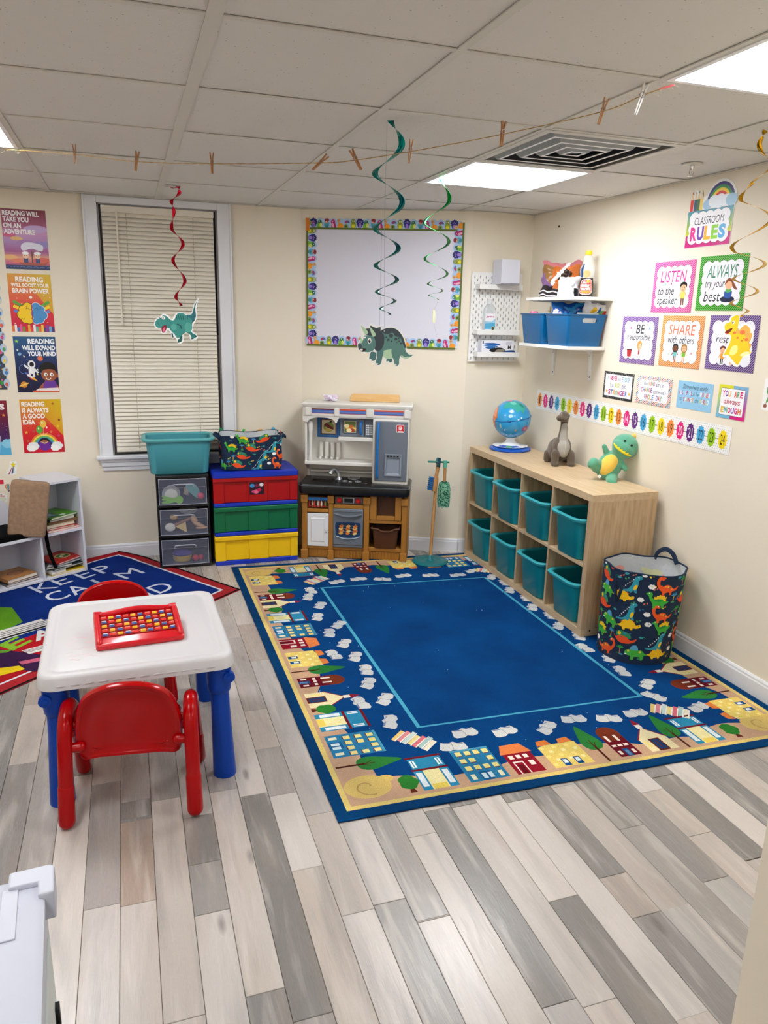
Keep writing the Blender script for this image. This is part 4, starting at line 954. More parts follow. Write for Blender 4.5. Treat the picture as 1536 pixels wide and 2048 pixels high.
# syrup bottle
t = thing('syrup_bottle', 'glass syrup bottle with a yellow cap and red label on the upper shelf', 'bottle', None, (.345, .765, 1.7455), radians(-38))
prof = [(.030, 0), (.041, .004), (.043, .03), (.040, .075), (.036, .10), (.038, .125), (.043, .145), (.040, .165), (.028, .185), (.027, .20), (.030, .208), (.024, .222), (.017, .232), (.016, .236)]
MB().lathe([(r, z) for r, z in prof], 24, sy=.72).build('bottle', mat('clear_glass', 'E4ECF0', .05, alpha=.28), t, smooth=60)
MB().lathe([(r+.0003, z) for r, z in prof[:5]]+[(.0365, .106), (.030, .107)], 24, sy=.72).build('syrup', mat('dark_syrup', '1C0C06', .12, coat=.5), t, smooth=60)
MB().lathe([(.0185, .232), (.0185, .252), (.017, .255)], 20).build('cap', mat('yellow_cap', 'F8D010', .35), t)
def cyl_fn(r, sy=.72, y0=0): return lambda u, v, d: ((r(v)+.0007+d)*sin(u/.04), -(r(v)+.0007+d)*cos(u/.04)*sy, v)
def rs(z):
    for (ra, za), (rb, zb_) in zip(prof, prof[1:]):
        if za <= z <= zb_: return ra+(rb-ra)*(z-za)/(zb_-za)
    return .03
p = Print(cyl_fn(rs), step=.006, dl=.00006); p.smooth([(-.028, .02), (.03, .02), (.036, .06), (.03, .098), (-.006, .1), (-.03, .09), (-.034, .05)], 'F4F0E8', 0); p.smooth([(-.026, .022), (.028, .022), (.034, .06), (.028, .096), (-.005, .097), (-.028, .088), (-.032, .05)], 'C8181C', 1); p.ell(.012, .088, .008, None, 'F0B830', lay=2); p.rect(-.022, .026, .024, .036, 'E8942C', 2)
p.ell(.0, .128, .022, .02, 'D8B078', lay=1); p.poly([(-.04, .11), (-.022, .11), (-.018, .18), (-.03, .18)], '1C3C74', 1)
p.step = None; p.text('Mrs.', -.02, .076, .002, .085, 'F8F4F0', .04, .2, lay=4); p.text('Butter', -.024, .058, .022, .073, 'F8F4F0', .04, .2, lay=4); p.text("worth's", -.024, .041, .026, .055, 'F8F4F0', .04, .2, lay=4); p.build('label', m_print, t)
# bin contents
bag('wipes_pack', 'glossy blue cookie pack sticking out of the nearer blue bin', .20, .135, .08, lambda u, v, s: ('2C98D8' if noisev(u*5, v*5) > .05 else '0C4CA8') if u > .38 else ('E8D8E8' if (u-.14)**2*4+(v-.5)**2 < .05 or (u-.3)**2*6+(v-.4)**2 < .03 else '1460B0'), Matrix.Translation((.270, .815, 1.4795+.105)) @ Matrix.Rotation(radians(-40), 4, 'Z'), cat='packet', seed=11, crum=.01, rough=.2)
bag('wipes_pack', 'white printed packet leaning in the nearer blue bin beside the blue pack', .15, .19, .045, lambda u, v, s: 'F0C018' if (u-.42)**2+(v-.76)**2 < .012 else ('2C5C94' if .58 < u < .68 and v < .9 else ('58A858' if .7 < u < .8 and v < .82 else ('D83030' if u > .84 and v < .8 else 'E8E6EA'))), Matrix.Translation((.345, .700, 1.4795+.055)) @ Matrix.Rotation(radians(-25), 4, 'Z') @ Matrix.Rotation(radians(12), 4, 'Y'), cat='packet', seed=15, crum=.012, rough=.4)
o = bx(-.07, .07, -.002, .002, 0, .14).build('paper_sheet', m_paper, matrix=Matrix.Translation((.31, .668, 1.520))@Matrix.Rotation(radians(0), 4, 'X')); tag(o, 'folded white sheet seen through the handle slot of the nearer blue bin', 'paper')
o = bx(-.08, .08, -.05, .05, 0, .004).build('paper_sheet', m_paper, matrix=Matrix.Translation((.28, 1.02, 1.648))@Matrix.Rotation(radians(4), 4, 'X')); tag(o, 'white sheet lying on top of the farther blue bin', 'paper')
o = MB().shell([(.03, .03, .008, 0), (.05, .04, .012, .03), (.045, .03, .012, .045)]).build('pink_cup', mat('pink_plastic', 'F078A4', .4), loc=(.21, 1.10, 1.62)); tag(o, 'pink plastic piece poking out of the farther blue bin', 'toy')
o = MB().lathe([(.006, 0), (.006, .003), (.003, .006)], 10).build('wall_screw', mat('dark_screw'), matrix=frame((XR-.0005, 1.235, 2.178), (0, -1, 0), (0, 0, 1), (-1, 0, 0))); tag(o, 'single dark screw in the right wall above the upper shelf', 'screw')
b = MB(); b.box(XR-.002, XR-.0005, 1.255, 1.27, 1.66, 1.70); b.tube([(XR-.002, 1.262, 1.67), (XR-.016, 1.262, 1.668), (XR-.02, 1.262, 1.676)], .0015, 6); o = b.build('wall_hook', mat('brass_hook', 'A89878', .35, metal=.6), smooth=30); tag(o, 'tiny metal hook on the right wall under the upper shelf', 'hook')

# ================================================================== HANGING DECORATIONS
def foil(name, c, rough=.14): return mat(name, c, rough, metal=1)
def swirl(label, m, ext, y0, w0, w1, x_ref, z_ref=H):
    """paper-cut foil spiral: ext = (x, z) of its left and right turns in metres, top to bottom"""
    t = thing('hanging_decoration', label, 'decoration', 'foil swirls hanging from the ceiling', (x_ref, y0, z_ref))
    P = []; W = []; N_ = 14; L = len(ext)
    for i in range(L-1):
        (xa, ya), (xb, yb) = ext[i], ext[i+1]
        for q in range(N_ if i < L-2 else N_+1):
            s_ = q/N_; xm = (xa+xb)/2-x_ref; am = (xa-xb)/2; ph = pi*s_
            dx, dy = am*cos(ph), abs(am)*sin(ph)*(1 if i % 2 else -1)*.9
            r = math.hypot(dx, dy) or 1e-6; zz = min(ya+(yb-ya)*s_-z_ref, -.001)
            wd = w0+(w1-w0)*(i+s_)/(L-1); n = (dx/r, dy/r)
            P.append(((xm+dx-n[0]*wd/2, dy-n[1]*wd/2, zz), (xm+dx+n[0]*wd/2, dy+n[1]*wd/2, zz-wd*.12)))
    v = [q for a in P for q in a]; f = [(2*i, 2*i+2, 2*i+3, 2*i+1) for i in range(len(P)-1)]
    b = MB(); b.add(v, f); o = b.build('foil_swirl', m, t, smooth=180, solid=.0004)
    return t
kt, kr, ko = .00189, .00271, .00198     # drawing scale of each paper dinosaur
m_teal = foil('teal_foil', '0C8C84', .22); m_red = foil('red_foil', 'D8203C', .22); m_green = foil('green_foil', '0E8C3C', .2); m_gold = foil('gold_foil', 'E8B020', .2)
T1 = swirl('teal foil swirl with a grey-green paper triceratops hanging before the whiteboard', m_teal, [(-1.26, 2.274), (-1.217, 2.195), (-1.311, 2.094), (-1.211, 2.002), (-1.305, 1.913), (-1.22, 1.85), (-1.302, 1.79), (-1.222, 1.743), (-1.296, 1.7), (-1.228, 1.67), (-1.28, 1.643), (-1.246, 1.624)], -.419, .024, .010, -1.262)
T2 = swirl('red foil swirl with a green paper tyrannosaur hanging before the window blind', m_red, [(-1.915, 2.272), (-1.881, 2.264), (-1.849, 2.275), (-1.845, 2.246), (-1.89, 2.197), (-1.879, 2.147), (-1.896, 2.06), (-1.838, 1.977), (-1.896, 1.89), (-1.836, 1.78), (-1.889, 1.692), (-1.863, 1.646)], 1.43, .021, .018, -1.846)
T3 = swirl('green foil swirl with a clear tab hanging below the light panel', m_green, [(-.671, 2.274), (-.618, 2.171), (-.741, 2.059), (-.614, 1.973), (-.732, 1.891), (-.615, 1.822), (-.711, 1.775), (-.636, 1.744), (-.706, 1.722), (-.656, 1.701)], .549, .020, .007, -.671)
T4 = swirl('gold foil swirl with a yellow paper stegosaur hanging at the right edge', m_gold, [(-.026, 2.275), (-.033, 2.249), (.02, 2.178), (-.048, 2.103), (-.085, 2.04), (.039, 1.967), (-.083, 1.869), (.04, 1.82), (-.059, 1.771), (.029, 1.728), (-.057, 1.687), (.004, 1.662), (-.011, 1.647)], -.827, .017, .010, -.03)
m_thread = mat('clear_thread', '9A9AA0', .5)
def cutout(t, outline, artist, off, label):
    """flat printed card cut to an outline; outline in drawing units, y up"""
    b = MB(); b.prism(outline, -.0005, .0005); M = frame(off, (1, 0, 0), (0, 0, 1), (0, -1, 0))
    o = b.build('dinosaur_cutout', mat('white_card', 'F2F4F2', .5), t, smooth=0, matrix=M); o['label'] = label
    p = Print(lambda u, v, d: (u, v, .0006+d), dl=.00004); artist(p); p.build('printed_side', m_print, o)
    p = Print(lambda u, v, d: (u, v, -.0006-d), dl=.00004); artist(p); p.build('printed_side', m_print, o)
# triceratops (drawing units: zoomed crop pixels, 10.97 px per image px, flipped y)
def tri(p):
    s_ = kt/10.97; p.push(-160*s_, 1120*s_*.93, s_, -s_*.93)
    G, D, LG, O_ = '568480', '40505A', 'B4D4B4', '34424C'
    p.smooth([(820, 960), (935, 950), (930, 1030), (830, 1030)], '446C70', 1)
    p.smooth([(460, 800), (580, 830), (560, 980), (490, 1000), (425, 960)], '4C787C', 1)
    p.smooth([(1130, 560), (1210, 620), (1250, 760), (1330, 850), (1420, 860), (1330, 930), (1220, 930), (1140, 870)], G, 1); p.smooth([(1150, 860), (1240, 910), (1370, 905), (1280, 945), (1190, 925)], LG, 2)
    p.smooth([(670, 330), (760, 275), (900, 250), (1030, 285), (1130, 380), (1200, 500), (1230, 640), (1180, 700), (1100, 740), (930, 760), (740, 800), (640, 700), (640, 500)], G, 2)
    p.smooth([(670, 330), (760, 275), (900, 250), (1030, 285), (1130, 380), (1200, 500), (1260, 700), (1230, 700), (1170, 590), (1120, 470), (1010, 440), (940, 360), (820, 400), (750, 380)], O_, 3)
    p.smooth([(740, 780), (850, 745), (940, 750), (960, 850), (930, 945), (820, 950), (740, 900)], LG, 3)
    for x, y, r in ((905, 430, 50), (845, 520, 32), (795, 465, 20), (1020, 500, 34), (920, 555, 24), (1085, 480, 22), (1095, 550, 20), (1140, 600, 26), (1045, 575, 14)): p.ell(x, y, r, r*.9, O_, lay=4)
    p.smooth([(930, 740), (1040, 700), (1130, 720), (1160, 820), (1110, 950), (1100, 1090), (1020, 1110), (990, 1000), (940, 880)], G, 5)
    p.smooth([(590, 760), (690, 700), (745, 790), (720, 930), (680, 1080), (600, 1090), (570, 1040), (600, 900)], '4E7A7C', 6)
    p.smooth([(440, 210), (560, 260), (660, 240), (670, 330), (750, 430), (745, 620), (690, 740), (610, 770), (545, 740), (520, 560), (420, 440), (310, 400), (330, 290), (420, 270)], O_, 6)
    p.smooth([(300, 440), (420, 430), (520, 470), (560, 600), (530, 740), (430, 800), (320, 800), (240, 760), (190, 720), (165, 660), (200, 600), (280, 540)], G, 7)
    p.smooth([(165, 640), (210, 610), (270, 680), (250, 740), (190, 750)], D, 8); p.smooth([(210, 750), (270, 720), (350, 730), (310, 790), (250, 795)], '301820', 9); p.ell(245, 750, 32, 22, 'F4F0F0', lay=10)
    for pts in ([(230, 210), (380, 340), (370, 395), (310, 395)], [(425, 245), (550, 380), (540, 445), (480, 435)], [(225, 490), (265, 540), (265, 590), (230, 605), (205, 570)]): p.smooth(pts, LG, 9)
    p.ell(422, 548, 42, 62, 'F8F8F8', lay=9); p.ell(424, 556, 26, 44, '18141C', lay=10); p.ell(432, 540, 8, 12, 'F8F8F8', lay=11); p.ell(315, 475, 28, 20, 'F4F4F4', lay=9)
    for x, y in ((450, 975), (600, 1070), (1028, 1090), (855, 1025)): p.ell(x, y, 24, 20, 'F0F2F0', lay=8)
    p.ell(750, 325, 12, 8, 'F8F8F8', lay=8); p.pop()
s_ = kt/10.97
tri_o = [((x-160)*s_, (1120-y)*s_*.93) for x, y in catmull([(150, 640), (190, 560), (235, 470), (215, 330), (225, 180), (300, 255), (400, 240), (450, 160), (560, 225), (665, 205), (695, 290), (800, 240), (930, 228), (1060, 270), (1170, 390), (1235, 520), (1275, 710), (1340, 830), (1445, 850), (1340, 950), (1190, 965), (1140, 930), (1125, 1100), (1030, 1135), (960, 1050), (930, 1050), (820, 1050), (750, 950), (720, 1080), (640, 1115), (545, 1080), (560, 1000), (480, 1020), (405, 970), (430, 830), (300, 820), (190, 760)], 4)]
cutout(T1, tri_o, tri, (-1.367+1.262, 0, 1.437-H), 'grey-green triceratops cut from card')
MB().tube([(-.010, 0, -.01), (-.012, 0, 1.94-H), (-.003, 0, 1.577-H)], .0005, 4).build('thread', m_thread, T1)
# tyrannosaur: 5.853 px per image px
def trex(p):
    s_ = kr/5.853; p.push(-130*s_, 1975*s_, s_, -s_); G, D = '3C9088', '1C4C58'
    p.smooth([(650, 1435), (600, 1540), (570, 1620), (500, 1640), (540, 1740), (590, 1710), (620, 1640), (615, 1540)], '2C707C', 1)
    p.smooth([(500, 1720), (560, 1740), (555, 1830), (620, 1880), (590, 1910), (560, 1920), (545, 1870), (480, 1820)], '2C7C78', 1)
    p.smooth([(380, 1850), (440, 1860), (440, 1940), (395, 1965), (390, 1930), (415, 1910)], '1C5C58', 1); p.stroke([(325, 1850), (335, 1905)], 16, D, 1)
    p.smooth([(290, 1690), (350, 1700), (400, 1620), (460, 1610), (520, 1650), (570, 1690), (560, 1780), (500, 1830), (450, 1870), (390, 1910), (350, 1860), (300, 1800)], G, 3)
    for k in range(6): p.stroke([(380+28*k, 1640-8*sin(k)), (395+24*k, 1690)], 8, D, 4)
    p.smooth([(480, 1760), (520, 1720), (570, 1760), (550, 1830), (490, 1830)], '54A89C', 4); p.ell(350, 1780, 34, 40, '54A89C', lay=4); p.stroke([(390, 1740), (430, 1760), (440, 1800)], 14, D, 5)
    p.smooth([(130, 1740), (160, 1690), (210, 1670), (230, 1640), (280, 1660), (320, 1720), (300, 1790), (270, 1790), (255, 1760), (205, 1790), (150, 1785)], G, 5)
    p.smooth([(205, 1785), (255, 1755), (265, 1790), (240, 1840), (210, 1845)], '7C1C34', 6); p.smooth([(215, 1810), (245, 1780), (240, 1830), (220, 1838)], 'E87088', 7)
    p.ell(232, 1672, 20, 20, 'F4F6F4', lay=7); p.ell(228, 1674, 7, 8, '101418', lay=8); p.stroke([(180, 1668), (215, 1690)], 7, D, 8); p.ell(165, 1735, 6, 8, D, lay=7)
    for x, y in ((612, 1888), (560, 1918), (400, 1960)): p.ell(x, y, 9, 6, '141C20', lay=6)
    for k in range(5): p.stroke([(575+8*k, 1700-45*k), (605+4*k, 1690-50*k)], 7, D, 3)
    p.pop()
s_ = kr/5.853
trex_o = [((x-130)*s_, (1975-y)*s_) for x, y in catmull([(118, 1745), (150, 1680), (190, 1660), (235, 1622), (300, 1650), (330, 1688), (380, 1620), (440, 1595), (510, 1625), (570, 1600), (595, 1510), (660, 1425), (630, 1545), (635, 1650), (590, 1740), (575, 1820), (635, 1885), (610, 1925), (550, 1935), (520, 1850), (465, 1860), (455, 1950), (400, 1982), (375, 1930), (355, 1900), (330, 1920), (305, 1840), (275, 1820), (245, 1860), (195, 1850), (190, 1800), (140, 1800)], 4)]
cutout(T2, trex_o, trex, (-2.01+1.846, 0, 1.436-H), 'green tyrannosaur cut from card')
MB().tube([(-.017, 0, 1.646-H), (.006, 0, 1.677-H), (.003, 0, 1.60-H)], .0005, 4).build('thread', m_thread, T2)
# stegosaur: 4.571 px per image px
def steg(p):
    s_ = ko/4.571; p.push(-1120*s_*1.13, 1745*s_*.91, s_*1.13, -s_*.91); Y, OR = 'ECC41C', 'F08838'
    for q in ([(1200, 1390), (1230, 1330), (1270, 1400)], [(1250, 1400), (1310, 1320), (1370, 1370), (1330, 1430)], [(1320, 1400), (1390, 1400), (1370, 1490), (1330, 1480)], [(1345, 1480), (1395, 1500), (1375, 1560)]): p.smooth(q, 'F4A850', 1)
    p.smooth([(1180, 1250), (1240, 1240), (1245, 1330), (1230, 1400), (1300, 1400), (1350, 1460), (1385, 1545), (1400, 1580), (1340, 1600), (1310, 1660), (1290, 1690), (1240, 1650), (1190, 1600), (1150, 1600), (1160, 1560), (1190, 1480), (1190, 1420), (1150, 1400), (1120, 1350), (1130, 1310), (1160, 1300)], Y, 2)
    p.smooth([(1215, 1520), (1260, 1510), (1270, 1560), (1240, 1600), (1200, 1590)], 'F4EC90', 3); p.smooth([(1300, 1600), (1340, 1570), (1390, 1570), (1350, 1610)], 'F4F0B0', 3)
    for x, y, r in ((1295, 1390, 26), (1220, 1395, 16), (1255, 1440, 12), (1300, 1465, 12), (1340, 1455, 18), (1315, 1445, 8)): p.ell(x, y, r, r*.8, 'F07040', lay=4)
    p.smooth([(1130, 1385), (1195, 1350), (1180, 1385), (1150, 1410)], '6C1410', 5); p.ell(1150, 1402, 14, 6, 'E03030', lay=6)
    p.ell(1196, 1300, 12, 17, 'F4F6F8', lay=5); p.ell(1192, 1302, 7, 10, '18202C', lay=6); p.ell(1146, 1330, 5, 5, 'B8900C', lay=5); p.ell(1166, 1285, 6, 10, 'F4F6F8', lay=5); p.pop()
s_ = ko/4.571
steg_o = [((x-1120)*s_*1.13, (1745-y)*s_*.91) for x, y in catmull([(1112, 1330), (1150, 1285), (1175, 1240), (1245, 1228), (1255, 1320), (1310, 1305), (1380, 1345), (1405, 1410), (1385, 1490), (1405, 1570), (1380, 1610), (1330, 1620), (1310, 1680), (1290, 1710), (1235, 1680), (1180, 1620), (1140, 1610), (1170, 1500), (1175, 1430), (1125, 1400)], 4)]
cutout(T4, steg_o, steg, (-.085+.03, 0, 1.45-H), 'yellow stegosaur with orange plates cut from card')
MB().tube([(.019, 0, 1.647-H), (-.007, 0, 1.63-H)], .0005, 4).build('thread', m_thread, T4)
# clear tab under the green swirl
b = MB(); x = -.003; b.box(x-.007, x+.007, -.0004, .0004, 1.59-H, 1.652-H); b.build('clear_tab', mat('clear_yellow_tab', 'E8ECB8', .2, alpha=.5), T3, smooth=0)
MB().tube([(.015, 0, 1.701-H), (x, 0, 1.652-H)], .0006, 4).tube([(x, 0, 1.59-H), (x+.02, 0, 1.516-H)], .0006, 4).build('thread', m_thread, T3)

# ---- clothesline and pegs
LP = [(-2.615, .712, 2.268), (-2.46, .56, 2.245), (-2.324, .432, 2.224), (-2.091, .207, 2.178), (-1.83, -.044, 2.150), (-1.496, -.365, 2.127), (-1.395, -.463, 2.128), (-1.251, -.601, 2.142), (-1.027, -.817, 2.172), (-.811, -1.025, 2.212), (-.735, -1.098, 2.244), (-.673, -1.158, 2.266)]
LPs = catmull(LP, 6, closed=False)
cl = thing('clothesline', 'frayed jute twine strung under the ceiling from left light panel to right one', 'clothesline', None)
m_jute = mat('jute_twine', 'B8965C', .9, bump=.5, bscale=600)
b = MB()
for a in (0, pi):
    pts = []
    for i in range(len(LPs)-1):
        for k in range(6):
            q = Vector(LPs[i]).lerp(Vector(LPs[i+1]), k/6); ph = (i*6+k)*.9+a; pts.append((q.x+.0007*cos(ph), q.y+.0007*sin(ph), q.z+.0007*sin(ph+1)))
    b.tube(pts, .0011, 5)
b.build('twine', m_jute, cl)
b = MB(); rr = random.Random(4)
for k in range(420):
    i = rr.choice(list(range(0, 26))*3+list(range(26, 60))); i = min(i if rr.random() < .75 else rr.randint(55, len(LPs)-2), len(LPs)-2)
    q = Vector(LPs[i]).lerp(Vector(LPs[i+1]), rr.random()); d = Vector((rr.gauss(0, 1), rr.gauss(0, 1), rr.gauss(0, 1)-.2)).normalized()*rr.uniform(.008, .026); e = Vector((rr.gauss(0, .006), rr.gauss(0, .006), rr.gauss(0, .004)))
    b.tube([Vector((a_.x, a_.y, min(a_.z, 2.270))) for a_ in (q, q+d*.5+e, q+d)], .00018, 3, cap=False)
b.build('loose_fibres', mat('jute_fibre', 'DCC694', .9), cl, kind='stuff')
m_peg_w = wood('birch_peg', 'BC8450', '9C6638', (12, 12, 2), .55); m_peg_l = mat('white_peg', 'EDEAE8', .5); m_steel = mat('steel_wire', 'A8A8A8', .3, metal=1)
def clothespin(i, pos, label, tilt, m=m_peg_w, sc_=1.0, yaw=0):
    t = thing('clothespin', label, 'clothespin', 'wooden clothespins on the twine', pos); t.rotation_euler = (radians(tilt), 0, radians(68+yaw)); t.scale = (sc_,)*3
    for s_ in (-1, 1):
        b = MB(); b.loft([[(-.0045, s_*.0008, .012), (.0045, s_*.0008, .012), (.0045, s_*.005, .012), (-.0045, s_*.005, .012)], [(-.0045, s_*.0008, -.036), (.0045, s_*.0008, -.036), (.0045, s_*.0035, -.036), (-.0045, s_*.0035, -.036)]], True, True)
        b.loft([[(-.0045, s_*.0008, .012), (.0045, s_*.0008, .012), (.0045, s_*.005, .012), (-.0045, s_*.005, .012)], [(-.0045, s_*.0045, .036), (.0045, s_*.0045, .036), (.0045, s_*.008, .036), (-.0045, s_*.008, .036)]], True, True)
        b.build('prong', m, t, smooth=0)
    MB().tube([(-.006, .006*cos(a), .006+.006*sin(a)) if k < 12 else (.006, .006*cos(a), .006+.006*sin(a)) for k, a in enumerate([k*2*pi/12 for k in range(24)])], .0007, 5).build('spring', m_steel, t)
CP = [(-2.324, .432, 2.226, 0, 'leftmost wooden clothespin on the twine'), (-2.091, .207, 2.180, 10, 'second wooden clothespin from the left, tilted slightly'), (-1.83, -.044, 2.152, 0, 'third wooden clothespin from the left, hanging straight'),
      (-1.496, -.365, 2.128, 48, 'wooden clothespin tilted steeply to the right'), (-1.395, -.463, 2.129, -32, 'wooden clothespin tilted left, just left of the teal swirl'), (-1.251, -.601, 2.143, 5, 'wooden clothespin just right of the teal swirl'),
      (-1.027, -.817, 2.173, 4, 'wooden clothespin on the twine left of the air vent'), (-.811, -1.025, 2.213, 14, 'brown wooden clothespin near the right end of the twine')]
for i, q in enumerate(CP): clothespin(i, q[:3], q[4], q[3], yaw=(0 if i % 2 else 25))
clothespin(9, (-.735, -1.098, 2.238), 'long white clothespin at the right end of the twine', 16, m_peg_l, 1.25)
MB().tube([(-.70, -1.13, 2.258), (-.673, -1.158, 2.264)], .003, 8).build('pink_knot', mat('pink_yarn', 'F07880', .8), cl)

# ================================================================== CUBE SHELF WITH TEAL BINS
m_oak = wood('light_oak_laminate_long', 'D2BA98', 'C6AA84', (9, 1.0, 9), .42, 1)
m_oakv = wood('light_oak_laminate_upright', 'CBB08C', 'B49672', (9, 9, .9), .42, 2)
RZ = .008                                                   # rug thickness
KL = thing('cube_shelf', 'light oak eight-cube shelf along the right wall holding teal bins', 'shelf', None, (0, 0, RZ+.0002))
KW, KH, KD, o_, i_ = 1.47, .765, .39, .038, .016
cub = (KW-2*o_-3*i_)/4
bx(0, KD, 0, KW, KH-o_, KH).build('top_panel', m_oak, KL, bevel=.001, smooth=0)
bx(0, KD, 0, KW, 0, o_).build('bottom_panel', m_oak, KL, bevel=.001, smooth=0)
for y in (0, KW-o_): bx(0, KD, y, y+o_, o_, KH-o_).build('side_panel', m_oakv, KL, bevel=.001, smooth=0)
bx(.001, KD-.001, o_, KW-o_, KH/2-i_/2, KH/2+i_/2).build('middle_shelf', m_oak, KL, bevel=.0008, smooth=0)
for k in (1, 2, 3):
    y = o_+k*cub+(k-1)*i_
    for z0, z1 in ((o_, KH/2-i_/2), (KH/2+i_/2, KH-o_)): bx(.001, KD-.001, y, y+i_, z0, z1).build('divider', m_oakv, KL, bevel=.0008, smooth=0)
for y, z in ((-.0012, .035), (-.0012, KH-.03)):
    for x in (.03, KD-.03): MB().lathe([(.006, 0), (.006, .0012)], 12).build('cap_disc', mat('cap_disc', 'CDB48E', .5), KL, matrix=frame((x, 0, z), (1, 0, 0), (0, 0, 1), (0, -1, 0)))
MB().lathe([(.005, 0), (.005, .0014)], 12).build('screw_hole', mat('dark_screw'), KL, matrix=frame((.055, 0, .03), (1, 0, 0), (0, 0, 1), (0, -1, 0)))
m_tbin = mat('teal_plastic', '108894', .38)
m_trim_teal = mat('teal_plastic_rim', '34A4AE', .35)
def storage_bin(label, loc, mb=m_tbin, mr=m_trim_teal, group='teal bins in the cube shelf', rz=0):
    """long axis along local x, open top with a wide flange rim"""
    t = thing('storage_bin', label, 'bin', group, loc, rz); h = .23
    k = MB(); k.shell([(.325, .225, .05, 0), (.335, .235, .052, .004), (.375, .265, .06, h-.006), (.371, .261, .058, h-.006), (.331, .231, .050, .008), (.32, .22, .048, .006)], 7); k.build('body', mb, t, smooth=50)
    MB().shell([(.375, .265, .06, h-.022), (.405, .290, .055, h-.020), (.420, .303, .06, h-.008), (.420, .303, .06, h-.004), (.412, .296, .058, h), (.384, .272, .06, h), (.370, .260, .058, h-.008), (.372, .262, .06, h-.022)], 7, cap0=False, cap1=False).build('rim', mr, t, smooth=50)
    return t
names = ['nearest', 'second', 'third', 'farthest']
bin0 = None
for r in (0, 1):
    for k in range(4):
        lab = '%s teal bin in the %s row of the cube shelf' % (['nearest', 'second-nearest', 'third-nearest', 'farthest'][k], ['lower', 'upper'][r])
        loc = (.172+random.uniform(-.008, .006), o_+cub/2+k*(cub+i_), RZ+(o_ if r == 0 else KH/2+i_/2)+.0012)
        if bin0 is None: bin0 = storage_bin(lab, loc)
        else: copy_tree(bin0, loc=loc, label=lab)

# ---- globe
ZT = RZ+KH
gl = thing('globe', 'blue plastic toy globe on a white and blue base on the cube shelf', 'globe', None, (.215, 1.30, ZT))
m_gw = mat('white_plastic', 'F0F1F4', .25); m_gb = mat('blue_plastic', '1C5CC4', .25)
GRz = radians(-33)
k = MB(); k.lathe([(.128, 0), (.136, .004), (.136, .014), (.120, .022), (.06, .030)], 36); k.build('base_ring', m_gb, gl)
MB().lathe([(.085, .026), (.06, .038), (.036, .052), (.028, .066), (.032, .078), (.045, .086)], 36).build('stand', m_gw, gl)
p = Print(lambda u, v, d: (u, v, .029+d+max(0, (.105-math.hypot(u, v)))*.16)); p.push(0, 0, 1, 1, math.degrees(GRz))
p.step = .012; p.ell(0, 0, .116, .116, 'F0F2F6', n=30, lay=-1); p.smooth([(-.075, -.10), (0, -.128), (.075, -.10), (.06, -.055), (0, -.045), (-.06, -.055)], '1858C0', 0); p.ell(0, -.088, .024, .016, '28B03C', lay=3); p.step = None; p.poly([(-.062, -.105), (-.052, -.085), (-.045, -.088), (-.055, -.108)], 'F0F4F8', 4)
for i in range(9): p.rect(-.045+.011*i, -.116+.0, -.038+.011*i, -.112, 'E8F0FA', 4)
p.pop(); p.build('control_panel', m_print, gl)
GR = .124; GC = .086+.119
ball = MB().ell((0, 0, 0), GR, 48, 24).build('sphere', mat('ocean_blue', '2C9CD8', .22, coat=.4), gl, loc=(0, 0, GC), smooth=180)
MB().tube([(GR*1.004*cos(a), GR*1.004*sin(a), 0) for a in [2*pi*k/60 for k in range(60)]], .0022, 6, closed=True).build('equator_seam', mat('seam_blue', '1C5C9C', .3), gl, matrix=Matrix.Translation((0, 0, GC+.008)) @ Matrix.Rotation(radians(-9), 4, 'Y'))
def sph(u, v, d):
    lo, la = u, v; r = GR+.0006+d; return (r*cos(la)*cos(lo), r*cos(la)*sin(lo), GC+r*sin(la))
p = Print(sph, step=.09, dl=.0001); V0 = math.atan2(-3.1214-1.3, -2.1725-.215)      # towards the viewer side
def land(pts, c, l=1):
    q = Print(lambda u, v, d: sph(u, v, d+.0003*l), step=.09); q.smooth([(V0+radians(a), radians(b)) for a, b in pts], c, l, 3); q.build('landmass', print_mat('printed_glossy', .25), gl)
land([(-75, 40), (-60, 30), (-50, 8), (-58, -2), (-66, -32), (-74, -22), (-78, 5), (-84, 20)], 'E07848'); land([(-72, 34), (-62, 26), (-56, 10), (-66, 8), (-78, 18)], 'F09C74', 2)
land([(-40, 62), (-10, 72), (30, 70), (60, 58), (64, 40), (48, 34), (38, 22), (30, 34), (18, 26), (8, 36), (-14, 42), (-28, 36), (-38, 44)], '3CA89C')
land([(-20, 66), (10, 70), (20, 58), (0, 54)], '70C8B8', 2); land([(36, 60), (54, 54), (50, 42), (36, 48)], '2C8C80', 2); land([(-60, 74), (-20, 84), (-10, 76), (-40, 68)], 'E088A8', 2)
land([(42, -18), (58, -14), (66, -24), (58, -36), (44, -32), (38, -26)], '9C5C9C'); land([(46, -20), (54, -20), (58, -28), (48, -28)], 'D87878', 2)
land([(-38, -10), (-33, -14), (-35, -26), (-40, -22)], 'A8C8C8'); land([(12, -28), (18, -26), (16, -34)], 'E8A878'); land([(-10, 18), (0, 20), (2, 12), (-8, 10)], 'B8E4F4'); land([(-30, -62), (10, -66), (50, -62), (60, -74), (-40, -74)], '48B0B8')
for a, b in ((-24, -30), (0, -45), (20, 5), (30, 10), (-20, -52), (34, -55)): land([(a-2, b-1.5), (a+2, b-2), (a+2.5, b+2), (a-2, b+1.5)], 'E8F4F8', 2)
p.push(0, 0); p.step = None
for r_ in range(2): p.poly([(V0+radians(-12), radians(2-4*r_)), (V0+radians(-2), radians(1.4-4*r_)), (V0+radians(-2), radians(-.2-4*r_)), (V0+radians(-12), radians(.4-4*r_))], '143C5C', 3)
p.build('equals_mark', print_mat('printed_glossy', .25), gl)

